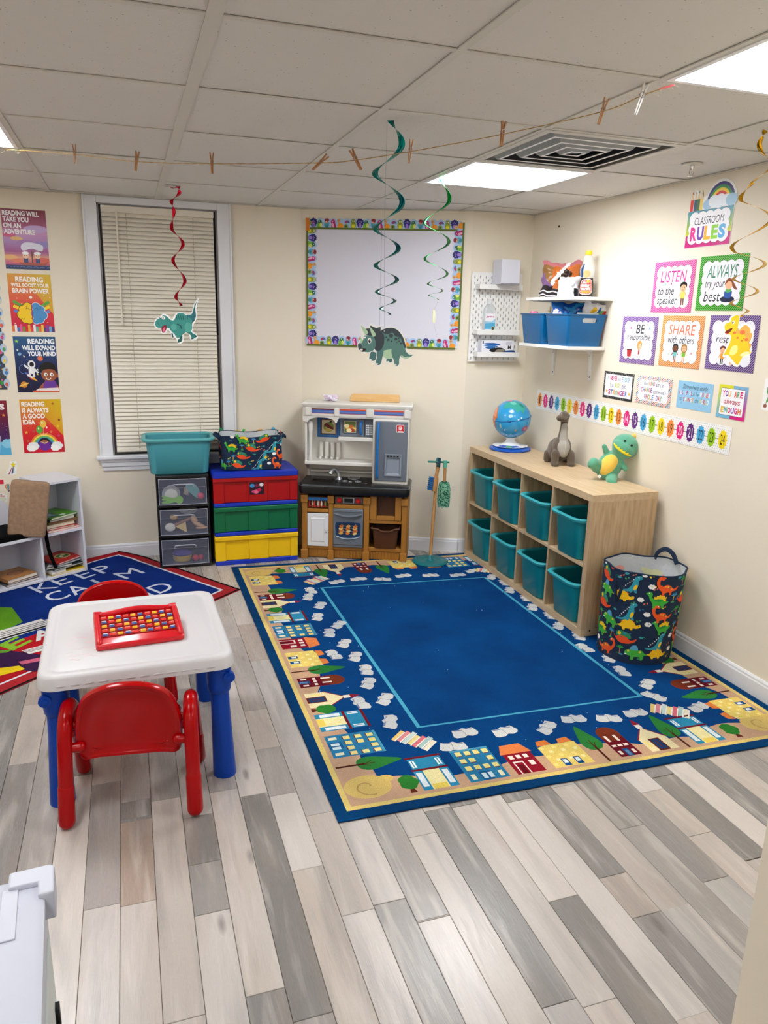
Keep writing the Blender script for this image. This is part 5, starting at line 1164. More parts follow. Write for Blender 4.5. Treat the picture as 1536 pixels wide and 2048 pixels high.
# ---- long-necked plush
m_fur = mat('brown_plush', '5A4C3E', .95, bump=.5, bscale=260, var=.16, vscale=14, sheen=.4)
m_furl = mat('grey_plush', 'A8A49C', .95, bump=.4, bscale=260, var=.06, vscale=20, sheen=.3)
br = thing('plush_dinosaur', 'brown long-necked plush dinosaur with a grey chest on the cube shelf', 'plush toy', None, (.275, .775, ZT), radians(-14))
sh = [('e', (-.010, -.046, .300), (.030, .030, .026)), ('e', (-.034, -.058, .286), (.028, .026, .020)), ('e', (0, .03, .085), (.070, .085, .075)), ('e', (0, -.012, .105), (.058, .055, .070)), ('c', (0, -.02, .13), (0, -.022, .235), .036, .021, 14), ('c', (0, -.022, .235), (0, -.028, .285), .021, .024, 14),
      ('e', (-.005, -.040, .296), (.030, .036, .028)), ('e', (-.012, -.064, .282), (.021, .024, .018)), ('c', (-.048, -.052, .07), (-.052, -.06, .022), .026, .024, 12), ('c', (.046, -.05, .07), (.050, -.058, .022), .026, .024, 12),
      ('e', (-.052, -.066, .013), (.025, .030, .014)), ('e', (.050, -.064, .013), (.025, .030, .014)), ('c', (-.052, .06, .05), (-.055, .07, .02), .032, .026, 12), ('c', (.052, .06, .05), (.058, .07, .02), .032, .026, 12), ('c', (.02, .09, .05), (.085, .11, .022), .034, .016, 12)]
blob('body', m_fur, sh, br, .0055, 4)
blob('chest_patch', m_furl, [('e', (0, -.048, .108), (.040, .030, .050)), ('c', (0, -.036, .14), (0, -.035, .245), .030, .017, 12), ('e', (0, -.055, .085), (.03, .024, .036))], br, .005, 3)
MB().tube([(0, -.0785, .075), (0, -.0795, .105), (0, -.072, .135), (0, -.066, .155)], .0012, 5).build('chest_seam', mat('seam_thread', 'C8C4BC', .8), br)
for sx, s_ in ((-1, 1), (1, 1)):
    e = MB(); e.ell((sx*.021-.008, -.058, .306), .0055, 10, 8); ey = e.build('eye', mat('glossy_black', '100C0C', .08), br)
    MB().ell((sx*.021-.0085, -.0575, .3085), (.0065, .006, .0045), 10, 6).build('eyelid', mat('pale_felt', 'C8C0B8', .8), br)

# ---- sitting green plush leaning on the wall
m_g1 = mat('green_plush', '5FA88A', .95, bump=.35, bscale=300, var=.10, vscale=18, sheen=.4); m_yel = mat('yellow_plush', 'F4CC58', .95, bump=.3, bscale=300, var=.05, vscale=10, sheen=.3)
M = Matrix.Translation((.270, .345, ZT+.004)) @ Matrix.Rotation(radians(-40), 4, 'Z') @ Matrix.Rotation(radians(30), 4, 'Y') @ Matrix.Rotation(radians(-10), 4, 'X')
cr = thing('plush_dinosaur', 'green plush dinosaur with a yellow belly leaning on the wall by the number strip', 'plush toy', None, matrix=M)
sh = [('e', (0, 0, .082), (.068, .056, .082)), ('e', (0, -.004, .130), (.048, .044, .050)), ('e', (.006, -.006, .217), (.073, .060, .068)), ('e', (.004, -.034, .202), (.066, .048, .040)), ('e', (.004, -.030, .180), (.054, .044, .032)),
      ('c', (-.055, -.01, .135), (-.085, -.022, .155), .018, .014, 12), ('c', (.05, -.01, .13), (.078, -.03, .118), .018, .015, 12), ('c', (-.050, -.02, .045), (-.075, -.055, .050), .038, .030, 12), ('e', (-.082, -.062, .046), (.026, .026, .033)),
      ('c', (.045, -.015, .04), (.055, -.055, .024), .036, .028, 12), ('e', (.060, -.062, .020), (.032, .030, .024))]
blob('body', m_g1, sh, cr, .0055, 4)
blob('belly_patch', m_yel, [('e', (-.006, -.024, .085), (.048, .040, .068)), ('e', (-.004, -.022, .12), (.036, .032, .040))], cr, .005, 3)
MB().tube(catmull([(-.050, -.052, .196), (-.030, -.074, .186), (0, -.0805, .183), (.034, -.076, .184), (.056, -.056, .190)], 5, False), .0055, 8).build('mouth', mat('yellow_felt', 'E8D020', .8), cr)
for i in range(5): MB().ell((-.034+.018*i, -.077+abs(i-2)*.002, .191), (.005, .005, .006), 8, 6).build('tooth', mat('yellow_felt'), cr)
for sx in (-1, 1): MB().ell((sx*.022+.008, -.062, .238), .0065, 10, 8).build('eye', mat('glossy_black'), cr)
blob('crest', mat('crest_plush', 'F0C868', .95, bump=.3, bscale=300), [('c', (.012, .0, .286), (.034, .02, .276), .018, .014, 10), ('c', (.040, .015, .274), (.062, .03, .242), .015, .010, 10)], cr, .004, 3)
bx(-.018, -.002, -.062, -.060, .0, .016).build('care_tag', m_paper, cr, smooth=0)

# ================================================================== DINOSAUR PRINTED FABRIC
def dino_print(p, k):
    """motif k drawn in a unit cell, feet near y=-.25"""
    if k == 0:   # orange long-neck
        c = 'F05A1C'; p.smooth([(-.42, .42), (-.30, .46), (-.18, .36), (-.22, .30), (-.34, .32), (-.36, .14), (-.26, .04), (-.06, .1), (.12, .04), (.3, -.12), (.5, -.04), (.42, -.2), (.22, -.24), (.2, -.36), (.1, -.36), (.08, -.24), (-.14, -.26), (-.14, -.34), (-.26, -.34), (-.27, -.2), (-.42, -.02), (-.50, .22)], c, 3)
        for x, y, q in ((-.1, .02, 'F8A040'), (.02, .0, 'F8C040'), (.12, -.05, '70803C'), (.2, -.12, 'F8A040')): p.ell(x, y, .05, .035, q, lay=4)
        p.ell(-.26, .39, .028, None, 'F8F0E8', lay=5)
    elif k == 1: # green with yellow plates
        p.smooth([(-.2, -.02), (-.1, .16), (.1, .24), (.28, .18), (.38, .0), (.1, .0)], 'F8CC1C', 2)
        for a in range(6): p.ell(-.14+.1*a, .14+.1*sin(pi*a/5), .04, None, 'F8CC1C', lay=2)
        p.smooth([(-.5, .26), (-.38, .36), (-.26, .3), (-.24, .12), (-.08, .06), (.14, .1), (.3, .0), (.52, -.02), (.42, -.12), (.3, -.16), (.28, -.3), (.18, -.3), (.14, -.2), (-.06, -.2), (-.08, -.3), (-.18, -.3), (-.2, -.14), (-.34, .06), (-.4, .2)], '3CB034', 3); p.smooth([(-.16, .0), (0, .09), (.2, .06), (.1, -.02)], '1E8C34', 4); p.ell(-.38, .3, .025, None, 'F8F8F0', lay=5)
    elif k == 2: # yellow spiny
        for a in range(9): p.ell(-.32+.07*a, .14+.14*sin(pi*a/8), .022, None, 'E85428', lay=2)
        p.smooth([(-.5, -.02), (-.36, .04), (-.24, .2), (0, .26), (.2, .14), (.3, .0), (.46, .04), (.5, -.06), (.34, -.14), (.18, -.14), (.16, -.22), (.06, -.22), (.04, -.16), (-.14, -.16), (-.16, -.22), (-.26, -.2), (-.3, -.1)], 'FCC810', 3); p.ell(.4, -.02, .02, None, '30200C', lay=5)
    elif k == 3: # teal upright
        p.smooth([(-.5, -.34), (-.2, -.3), (-.04, -.12), (.02, .1), (.1, .3), (.28, .36), (.36, .26), (.24, .16), (.26, -.02), (.22, -.2), (.26, -.38), (.16, -.38), (.1, -.3), (.02, -.42), (-.06, -.38), (-.2, -.4), (-.4, -.4)], '2C9CB0', 3)
        for a in range(7): p.ell(-.34+.07*a, -.24+.08*a, .026, None, 'F4F4F0', lay=2)
        p.ell(.16, -.16, .07, .13, 'F8CC1C', -20, lay=4); p.ell(.2, .29, .02, None, 'F8F8F0', lay=5)
    elif k == 4: # green three-horned
        p.smooth([(-.24, .1), (-.16, .32), (.04, .34), (.1, .1)], '58A8D0', 2)
        p.smooth([(-.46, -.04), (-.4, .12), (-.22, .16), (.0, .12), (.24, .14), (.4, .0), (.52, -.1), (.38, -.12), (.34, -.3), (.22, -.3), (.2, -.18), (-.04, -.18), (-.06, -.3), (-.18, -.3), (-.2, -.14), (-.36, -.1)], '44B43C', 3)
        p.ell(-.4, -.06, .05, .03, 'F4F4F0', lay=4); p.ell(-.3, .1, .05, None, 'F0D040', lay=4); p.ell(.2, .06, .05, None, 'F0D040', lay=4)
    elif k == 5: # orange humped
        p.smooth([(-.36, .1), (-.3, .3), (-.1, .32), (.2, .2), (.28, .0), (.0, .0)], '2C8C5C', 2); p.ell(-.22, .2, .08, None, 'F8CC1C', lay=3); p.ell(.02, .2, .07, .05, '3C88B0', lay=3)
        p.smooth([(-.52, .12), (-.38, .02), (-.2, .1), (.06, .06), (.28, -.1), (.52, -.02), (.44, -.16), (.2, -.24), (0, -.24), (-.22, -.2), (-.38, -.06)], 'F0501C', 3.5)
    elif k == 6: # palm
        c1, c2 = ('F0784C', '30A048'); p.rect(-.02, -.3, .03, .12, c1, 2)
        for a in (10, 50, 90, 130, 170): p.ell(.13*cos(radians(a)), .14+.1*sin(radians(a)), .13, .04, c2, a, lay=3)
        p.ell(-.12, -.3, .12, .06, '3C88B0', lay=3); p.arc(.12, -.34, .1, 0, 180, .03, '3CA060', 3, 6)
    elif k == 7:
        c1, c2 = ('F8CC1C', '3C90C0'); p.rect(-.02, -.3, .03, .12, c1, 2)
        for a in (10, 50, 90, 130, 170): p.ell(.13*cos(radians(a)), .14+.1*sin(radians(a)), .13, .04, c2, a, lay=3)
        p.ell(0, -.32, .16, .06, '3CA060', lay=3)
    elif k == 8: p.cloud(0, 0, .26, 'F6F6F2', 3)
    elif k == 9:
        p.ell(.1, 0, .14, .07, '3C9CA8', lay=3); p.arc(-.06, -.04, .12, 0, 160, .03, '3CA060', 3, 6)
def dots(p, r_, n, x0, x1, y0, y1, s_):
    for k in range(n):
        x, y = r_.uniform(x0, x1), r_.uniform(y0, y1); c = r_.choice(['FCD040', 'FCD040', 'E87058', '2C70A0', '3C9C58', '2C70A0']); a = r_.uniform(0, 180)
        p.ell(x, y, .055*s_, .035*s_, c, a, n=6, lay=1); p.ell(x+.11*s_, y+.05*s_, .05*s_, .03*s_, c, a+40, n=6, lay=1)
def fabric(p, x0, x1, y0, y1, s_, seed, wrap=None, rot=0):
    """scatter the motifs over a cloth area, rows of big animals with small things between"""
    r_ = random.Random(seed); order = [0, 6, 4, 2, 8, 1, 7, 5, 9, 3, 8]; big = {0, 1, 2, 3, 4, 5}
    dots(p, r_, int((x1-x0)*(y1-y0)/(s_*s_)*2.6), x0, x1, y0, y1, s_)
    row = 0; y = y0+s_*.42; i = seed
    while y < y1-s_*.1:
        x = x0+s_*(.5 if row % 2 else .15)
        while x < x1-s_*.05:
            k = order[i % len(order)]; i += 1; sc_ = s_*1.02 if k in big else s_*.66
            if k == 8: sc_ = s_*.52
            p.push(x+(s_*.5 if k in big else s_*.28), y+(0 if k in big else s_*r_.uniform(-.12, .16)), sc_*(1 if (k in (2, 4, 1) or r_.random() < .8) else -1), sc_, r_.uniform(-6, 6)); dino_print(p, k); p.pop()
            x += s_*(1.0 if k in big else .46)
        y += s_*.62; row += 1; i += 3
# ---- laundry hamper
m_navy = mat('navy_canvas', '0E2744', .8, bump=.25, bscale=500)
HR0, HR1, HH = .178, .194, .455
hm = thing('hamper', 'round navy hamper printed with dinosaurs standing between cube shelf and right wall', 'basket', None, (.195, -.205, RZ))
def hr(a, t):
    """wall radius and height of the soft, slightly sagging drum"""
    r = HR0+(HR1-HR0)*t + .005*sin(3*a+1)*t + .004*sin(7*a+4*t)*(.3+t)
    front = cos(a-radians(235))
    z = HH*t + t*t*.008*front + .004*sin(5*a)*t
    return r, z
def hmap(u, v, d):
    a = u/.19; t = v/HH; r, z = hr(a, t); r += d+.0008; tx, ty = .018*t, -.01*t; return (r*cos(a)+tx-.02, r*sin(a)+ty, z)
def drum(off, t0=0, t1=1, m_=40, n_=72, rev=False):
    rings = []
    for j in range(m_+1):
        t = t0+(t1-t0)*j/m_; rings.append([hmap(.19*2*pi*k/n_, HH*t, off-.0008) for k in range(n_)])
    return rings
b = MB(); R_ = drum(0); b.loft(R_, True, False); b.build('drum', m_navy, hm, smooth=60)
b = MB(); b.loft(drum(-.004)[::-1], False, True); inn = b.build('lining', mat('white_lining', 'C8CCD0', .7, bump=.3, bscale=60), hm, smooth=60)
b = MB(); b.tube([tuple(Vector(hmap(.19*2*pi*k/72, HH, -.0028))) for k in range(72)], .0042, 8, closed=True); b.build('rim_binding', m_navy, hm)
p = Print(hmap, step=.02, dl=.00018); fabric(p, 0, .19*2*pi, .012, HH-.004, .112, 4)
for k in range(14): p.ell(.085*k, HH-.006, .012, .006, ['F6F6F2', 'E85428', '3C9CA8'][k % 3], lay=5, n=8)
p.build('dinosaur_print', print_mat('printed_canvas', .75, .2, 500), hm)
def hmap_in(u, v, d): x, y, z = hmap(u, v, 0); c_ = (.018*v/HH-.02, -.01*v/HH); r = math.hypot(x-c_[0], y-c_[1]); f = (r-.0062-d)/r; return (c_[0]+(x-c_[0])*f, c_[1]+(y-c_[1])*f, z)
p = Print(hmap_in, step=.02, dl=.0002)
for k, (a, z) in enumerate(((10, .33), (40, .36), (75, .335), (100, .37), (130, .34), (165, .36), (330, .35))):
    p.push(.19*radians(a), z, .12); 
    for c_ in ([(-.42, .1), (-.2, .2), (.1, .18), (.4, .3), (.5, .2), (.2, -.1), (-.2, -.12), (-.4, -.06)],): p.smooth(c_, ['E8A098', 'D8D8A8', 'A8C8C8', 'E8A098', 'E0D8A0', 'E8A8A0', 'B0C8C0'][k], 1)
    p.pop()
p.build('show_through_print', print_mat('printed_canvas'), hm)
b = MB(); pts = catmull([(.145, .115, HH-.02), (.150, .10, HH+.02), (.158, .055, HH+.048), (.166, .01, HH+.035), (.172, -.02, HH-.01)], 6, False)
b.tube(pts, .012, 8, flat=.2, upv=(0, 1, 0)); b.build('handle', m_navy, hm)
b = MB(); b.tube(catmull([(-.19, -.09, HH-.055), (-.20, -.085, HH-.11), (-.205, -.07, HH-.15), (-.20, -.055, HH-.11), (-.19, -.05, HH-.05)], 6, False), .010, 8, flat=.2); b.build('handle', m_navy, hm)

# ================================================================== STORYBOOK RUG
RC = [(-1.602, -1.066), (.400, -1.115), (.400, 1.462), (-1.605, 1.591)]
LW, LL = 2.002, 2.62
def rug_xy(u, v):
    a, b = u/LW, v/LL; P = [RC[0][i]*(1-a)*(1-b)+RC[1][i]*a*(1-b)+RC[2][i]*a*b+RC[3][i]*(1-a)*b for i in (0, 1)]
    return P[0], P[1]
def fuzz_mat(name, col, var=.12, vscale=5, bscale=700, bump=.6):
    m = mat(name, col, .95, bump=bump, bscale=bscale, var=var, vscale=vscale, spec=.12); return m
m_rug = fuzz_mat('blue_cut_pile', '025098', .2, 3.2)
m_rugp = print_mat('printed_cut_pile', .95, .5, 700); m_rugp.node_tree.nodes['Principled BSDF'].inputs['Specular IOR Level'].default_value = .1
def rugnoise(m):
    N = m.node_tree.nodes; L = m.node_tree.links; b = N['Principled BSDF']; src = b.inputs['Base Color'].links[0].from_socket
    tc = N.new('ShaderNodeTexCoord'); n = N.new('ShaderNodeTexNoise'); n.inputs['Scale'].default_value = 260; n.inputs['Detail'].default_value = 3
    r = N.new('ShaderNodeValToRGB'); r.color_ramp.elements[0].position = .3; r.color_ramp.elements[0].color = (.78, .78, .78, 1); r.color_ramp.elements[1].position = .7; r.color_ramp.elements[1].color = (1.1, 1.1, 1.1, 1)
    x = N.new('ShaderNodeMix'); x.data_type = 'RGBA'; x.blend_type = 'MULTIPLY'; x.inputs[0].default_value = 1
    L.new(tc.outputs['Object'], n.inputs['Vector']); L.new(n.outputs['Fac'], r.inputs[0]); L.new(src, x.inputs[6]); L.new(r.outputs[0], x.inputs[7])
    n2 = N.new('ShaderNodeTexNoise'); n2.inputs['Scale'].default_value = 3.2; n2.inputs['Detail'].default_value = 7; r2 = N.new('ShaderNodeValToRGB'); r2.color_ramp.elements[0].position = .35; r2.color_ramp.elements[0].color = (.78, .80, .84, 1); r2.color_ramp.elements[1].position = .72; r2.color_ramp.elements[1].color = (1.5, 1.42, 1.3, 1)
    y = N.new('ShaderNodeMix'); y.data_type = 'RGBA'; y.blend_type = 'MULTIPLY'; y.inputs[0].default_value = .8; L.new(tc.outputs['Object'], n2.inputs['Vector']); L.new(n2.outputs['Fac'], r2.inputs[0]); L.new(x.outputs[2], y.inputs[6]); L.new(r2.outputs[0], y.inputs[7]); L.new(y.outputs[2], b.inputs['Base Color'])
rugnoise(m_rugp); rugnoise(m_rug)
rug = thing('storybook_rug', 'blue rug bordered with little houses, trees and open books', 'rug', None)
b = MB(); n_ = 40; rings = []
for z, off in ((0, 0), (.006, .0), (.0078, -.0015), (.008, -.004)):
    ring = []
    for (ua, va), (ub, vb) in (((0, 0), (1, 0)), ((1, 0), (1, 1)), ((1, 1), (0, 1)), ((0, 1), (0, 0))):
        for k in range(n_):
            u, v = ua+(ub-ua)*k/n_, va+(vb-va)*k/n_; w_ = .0016*sin(k*1.9)+.0012*sin(k*.7)
            x, y = rug_xy(.5*LW+(u-.5)*(LW+2*off+w_), .5*LL+(v-.5)*(LL+2*off+w_)); ring.append((x, y, z))
    rings.append(ring)
b.loft(rings, True, True); b.build('pile', m_rug, rug, smooth=30)
b = MB(); b.loft([[(x, y, z) for (x, y, _) in rings[0]] for z in (.0002,)]+[[(x+(.002 if x > -.6 else -.002), y+(.002 if y > .2 else -.002), .0045) for (x, y, _) in rings[0]]], False, False); b.build('bound_edge', mat('dark_navy_binding', '10203C', .9), rug, smooth=0)
def rugfn(u, v, d): x, y = rug_xy(u, v); return (x, y, .0081+d)
p = Print(rugfn, dl=.00004)
TAN, YEL, FIELD, SKY = 'C4A084', 'DCC678', '023F7C', '4CA8C8'
E0 = .044
p.rect(.001, .001, LW-.001, LL-.001, '013A6C', 0)
p.rect(E0-.004, E0-.004, LW-E0+.004, LL-E0+.004, YEL, 1); p.rect(E0+.016, E0+.016, LW-E0-.016, LL-E0-.016, TAN, 2)
# the hilly edge between the tan ground and the blue field
def hill(L_, seed):
    r_ = random.Random(seed); P = []; x = .16
    while x < L_-.16: P.append((x, .165+.028*sin(x*7+seed)+r_.uniform(-.018, .018))); x += .085
    return P
def side(k):
    """frame for each side: s runs along the edge, t points inward"""
    if k == 'near': return (lambda s, t: (s, t)), LW
    if k == 'left': return (lambda s, t: (t, LL-s)), LL
    if k == 'far': return (lambda s, t: (LW-s, LL-t)), LW
    return (lambda s, t: (LW-t, s)), LL
field = []
h = hill(LW, 1); field += [(s, t) for s, t in h]
h = hill(LL, 2); field += [(LW-t, s) for s, t in h]
h = hill(LW, 3); field += [(LW-s, LL-t) for s, t in h]
h = hill(LL, 4); field += [(t, LL-s) for s, t in h]
p.smooth(field, FIELD, 3, 3)
# inner rectangle line
inner = [(.464, .478), (1.508, .478), (1.525, 2.10), (.472, 2.125)]
p.stroke(inner, .020, SKY, 5, closed=True)
def H_apt(q, w_):   # blue flats
    q.rect(0, 0, w_, .205, '2C7CA8', 10); q.rect(0, .195, w_, .205, '4C9CBC', 11)
    for r_, y in enumerate((.165, .118, .07)):
        for c_ in range(4 if r_ != 1 else 4):
            x = w_*(.10+.235*c_)
            if r_ == 1 and c_ == 2: continue
            q.rect(x, y, x+w_*.15, y+.026, 'E8DC90', 12); q.rect(x, y-.004, x+w_*.15, y, '6C1C28', 12)
    q.rect(w_*.34, .0, w_*.62, .055, '185C90', 12)
    for x in (.1, .38, .54, .8): q.rect(w_*x, .012, w_*(x+.11), .045, 'E8E4C0' if x in (.1, .8) else 'D0E4EC', 13)
def H_shop(q, w_):
    q.rect(w_*.02, .125, w_*.98, .20, '2C88B0', 10); q.rect(-.004, .115, w_+.004, .127, '6C1828', 11); q.rect(-.004, .193, w_+.004, .205, '6C1828', 11)
    q.rect(0, 0, w_*.26, .115, '2C88B0', 10); q.rect(w_*.74, 0, w_, .115, '2C88B0', 10); q.rect(w_*.26, 0, w_*.74, .115, 'E8E0A8', 10); q.rect(w_*.3, .0, w_*.7, .03, 'E4CC60', 11)
    for x in (.05, .79): q.rect(w_*x, .02, w_*(x+.16), .105, 'DCE8F0', 12)
    for x in (.06, .80): q.rect(w_*x, .137, w_*(x+.05), .182, 'E8F0F4', 12); q.rect(w_*(x+.08), .137, w_*(x+.13), .182, 'E8F0F4', 12)
def H_red(q, w_):
    q.rect(0, 0, w_, .13, '8C1428', 10); q.poly([(-.008, .13), (w_+.008, .13), (w_*.86, .19), (w_*.14, .19)], 'E08048', 11)
    for x in (.14, .4, .66): q.rect(w_*x, .095, w_*(x+.16), .118, 'F0E4E0', 12)
    for x in (.68,): q.rect(w_*x, .045, w_*(x+.18), .075, 'F0E4E0', 12)
    q.rect(w_*.14, 0, w_*.5, .078, 'F0E4E0', 12); q.rect(w_*.18, 0, w_*.46, .07, '8C1428', 13); q.rect(w_*.24, .0, w_*.4, .055, '5C0C18', 14)
def H_yellow(q, w_):
    q.poly([(0, 0), (w_, 0), (w_, .15), (w_*.86, .158), (w_*.8, .15), (w_*.2, .15), (0, .14)], 'E4CC70', 10)
    for x in (.02, .58): q.poly([(w_*x, .148), (w_*(x+.38), .152), (w_*(x+.32), .185), (w_*(x+.06), .18)], 'E08040', 11)
    for r_ in range(5):
        for c_ in range(6):
            if (r_+c_) % 2 == 0: q.rect(w_*(.03+.16*c_), .012+.028*r_, w_*(.03+.16*c_+.10), .028+.028*r_, 'ECE4A8' if r_ % 2 else 'F0DC88', 12)
    for x in (.28, .6): q.rect(w_*x, .005, w_*(x+.16), .052, '184C84', 13); q.rect(w_*(x+.03), .022, w_*(x+.13), .046, 'DCE8EC', 14)
def H_maroon(q, w_):
    q.rect(0, 0, w_, .15, '681020', 10); q.ell(w_/2, .158, w_*.52, .052, '74301C', lay=11, n=24)
    for x in (.16, .6): q.rect(w_*x, .105, w_*(x+.13), .148, 'F0E0D8', 12)
    for x in (.1, .38, .66): q.rect(w_*x, .068, w_*(x+.2), .082, 'F0E0D8', 12)
    q.rect(w_*.36, 0, w_*.64, .05, '1C4C84', 12); q.rect(w_*.42, .005, w_*.58, .04, '5C84B0', 13)
    for x in (.1, .74): q.rect(w_*x, .015, w_*(x+.14), .04, 'F0E0D8', 12)
def H_church(q, w_):
    q.poly([(0, 0), (w_, 0), (w_, .09), (w_*.5, .165), (0, .09)], 'E8DCB0', 10); q.stroke([(-.004, .085), (w_*.5, .168), (w_+.004, .085)], .007, '84202C', 11)
    q.rect(w_*.40, .16, w_*.6, .19, 'E8E4DC', 12); q.poly([(w_*.36, .19), (w_*.64, .19), (w_*.5, .235)], '8C2030', 12)
    q.rect(w_*.3, 0, w_*.7, .085, '5C2418', 11); q.rect(w_*.36, .01, w_*.64, .078, '1C3C6C', 12); q.rect(w_*.48, .02, w_*.52, .07, '5C2418', 13); q.rect(w_*.1, .03, w_*.2, .07, 'ECDC88', 11)
def H_tree(q, w_):
    q.rect(-.005, -.01, .005, .10, '4C2014', 12); q.smooth([(-.042, .12), (-.03, .08), (0, .07), (.032, .085), (.042, .125), (.022, .19), (.0, .245), (-.024, .19)], '2C7C38', 11); q.stroke([(0, .07), (0, .14)], .004, '4C2014', 12); q.stroke([(0, .09), (.016, .12)], .003, '4C2014', 12); q.stroke([(0, .1), (-.016, .13)], .003, '4C2014', 12)
def H_bush(q, w_):
    q.poly([(-.014, 0), (.014, 0), (.005, .03), (-.005, .03)], '5C2818', 11)
    q.poly([(x*(1+.12*cos(5*a)), y) for a, x, y in [(a, .036*cos(a), .062+.042*sin(a)) for a in [2*pi*k/22 for k in range(22)]]], '2C7C30', 12)
HW = {'a': (H_apt, .155), 's': (H_shop, .135), 'r': (H_red, .115), 'y': (H_yellow, .165), 'm': (H_maroon, .092), 'c': (H_church, .125), 't': (H_tree, .09), 'b': (H_bush, .07)}
lay_rot = {'near': 0, 'left': -90, 'far': 180, 'right': 90}
def place_house(sd, code, s):
    f, w_ = HW[code]; fn, L_ = side(sd); x, y = fn(s, E0+.034); p.push(x, y, 1, 1, lay_rot[sd])
    if code not in 'tb': p.push(-w_/2, 0); f(p, w_); p.pop()
    else: f(p, w_)
    p.pop()
for code, x in (('b', .295), ('s', .40), ('a', .588), ('r', .755), ('y', .935), ('t', 1.077), ('m', 1.18), ('c', 1.335), ('t', 1.438), ('s', 1.552), ('b', 1.69)): place_house('near', code, x)
for code, y in (('t', .29), ('a', .43), ('s', .61), ('b', .715), ('c', .80), ('m', .965), ('t', 1.077), ('y', 1.205), ('r', 1.387), ('a', 1.545), ('s', 1.732), ('b', 1.85), ('c', 1.95), ('m', 2.05), ('t', 2.14), ('y', 2.34)): place_house('left', code, LL-y*.992)
for code, x in (('b', .29), ('s', .42), ('t', .54), ('c', .64), ('m', .82), ('t', .95), ('y', 1.10), ('r', 1.29), ('a', 1.455), ('s', 1.63), ('b', 1.74)): place_house('far', code, LW-x)
for code, y in (('y', .28), ('t', .42), ('m', .525), ('c', .67), ('b', .77), ('s', .87), ('a', 1.03), ('r', 1.2), ('y', 1.37), ('t', 1.5), ('m', 1.6), ('c', 1.75), ('s', 1.9), ('a', 2.08), ('t', 2.25)): place_house('right', code, y)
for cx, cy in ((.148, .152), (LW-.148, .152), (LW-.148, LL-.152), (.148, LL-.152)):
    pts = [(cx+(.012+.058*t/3.3)*cos(t*2), cy+(.012+.058*t/3.3)*sin(t*2)) for t in [k*.12 for k in range(54)] if t < 6]; pts = [(cx+(.008+.0098*a)*cos(a), cy+(.008+.0098*a)*sin(a)*.9) for a in [k*.28 for k in range(24)]]
    p.ell(cx, cy, .086, .066, 'D8BC70', lay=8, n=28); p.ell(cx+.075, cy+.03, .03, .022, 'D8BC70', lay=8); p.stroke(pts[:19], .006, 'B8985C', 9)
def book(x, y, rot, s_=1):
    p.push(x, y, s_, s_, rot); p.poly([(-.056, -.020), (-.046, -.030), (-.016, -.034), (.004, -.024), (.024, -.034), (.050, -.028), (.060, -.012), (.050, .026), (.024, .022), (.006, .032), (-.010, .024), (-.042, .028)], 'CDD0D2', 10)
    p.poly([(-.042, .028), (-.010, .024), (.002, .014), (-.034, .018)], '7484A4', 11); p.poly([(.008, .024), (.040, .010), (.048, .018), (.024, .022)], '8C98B0', 11); p.stroke([(0, -.022), (0, .022)], .003, '8C949C', 11); p.pop()
bk = [(.54, .314, -10), (.624, .395, 5), (.784, .364, 12), (.964, .345, 40), (1.108, .381, -8), (1.254, .347, -15), (1.391, .358, 0),
      (.364, .546, 70), (.403, .731, 55), (.293, .722, 100), (.377, .887, 60), (.407, 1.015, 80), (.397, 1.163, 65), (.303, 1.206, 100), (.387, 1.322, 60), (.347, 1.464, 75), (.422, 1.559, 50), (.338, 1.686, 70), (.393, 1.85, 60), (.357, 1.993, 70), (.396, 2.091, 95),
      (.587, 2.212, 20), (.731, 2.236, 5), (.878, 2.204, -20), (1.026, 2.24, 10), (1.199, 2.213, -5), (1.372, 2.183, 5), (1.5, 2.24, 20),
      (1.568, .464, -60), (1.61, .572, 40), (1.574, .714, 80), (1.60, .86, 60), (1.549, .989, 95), (1.60, 1.13, 70), (1.57, 1.28, 50), (1.60, 1.42, 80), (1.565, 1.56, 60), (1.60, 1.70, 75), (1.57, 1.85, 60), (1.6, 1.98, 80), (1.57, 2.1, 50), (1.69, .33, 20)]
for q in bk: book(q[0], q[1], q[2], .98)
for cx, cy, r_ in ((.408, .395, -45), (1.545, .335, -35), (.47, 2.26, 35), (1.60, 2.22, -30)):
    p.push(cx, cy, 1, 1, r_)
    for i, c in enumerate(['E8C878', 'D88890', 'C8DCD8', 'E8D890', 'D8707C', 'A8C8C8', 'ECE4D0']):
        x = -.075+.0225*i; p.poly([(x, -.04+.006*(i % 2)), (x+.02, -.045+.006*(i % 2)), (x+.026, .035+.008*(i % 3)), (x+.004, .04+.008*(i % 3))], c, 10); p.poly([(x+.014, -.04), (x+.02, -.042), (x+.026, .035), (x+.021, .035)], 'F0ECE4', 11)
    p.pop()
p.build('woven_picture', m_rugp, rug)
r2 = random.Random(6); b = MB()
for k in range(40): x, y = rug_xy(r2.uniform(.1, LW-.1), r2.uniform(.1, LL-.4)); b.box(x, x+r2.uniform(.001, .003), y, y+r2.uniform(.001, .003), .0082, .0095)
b.build('lint', m_paper, rug, smooth=0, kind='stuff')

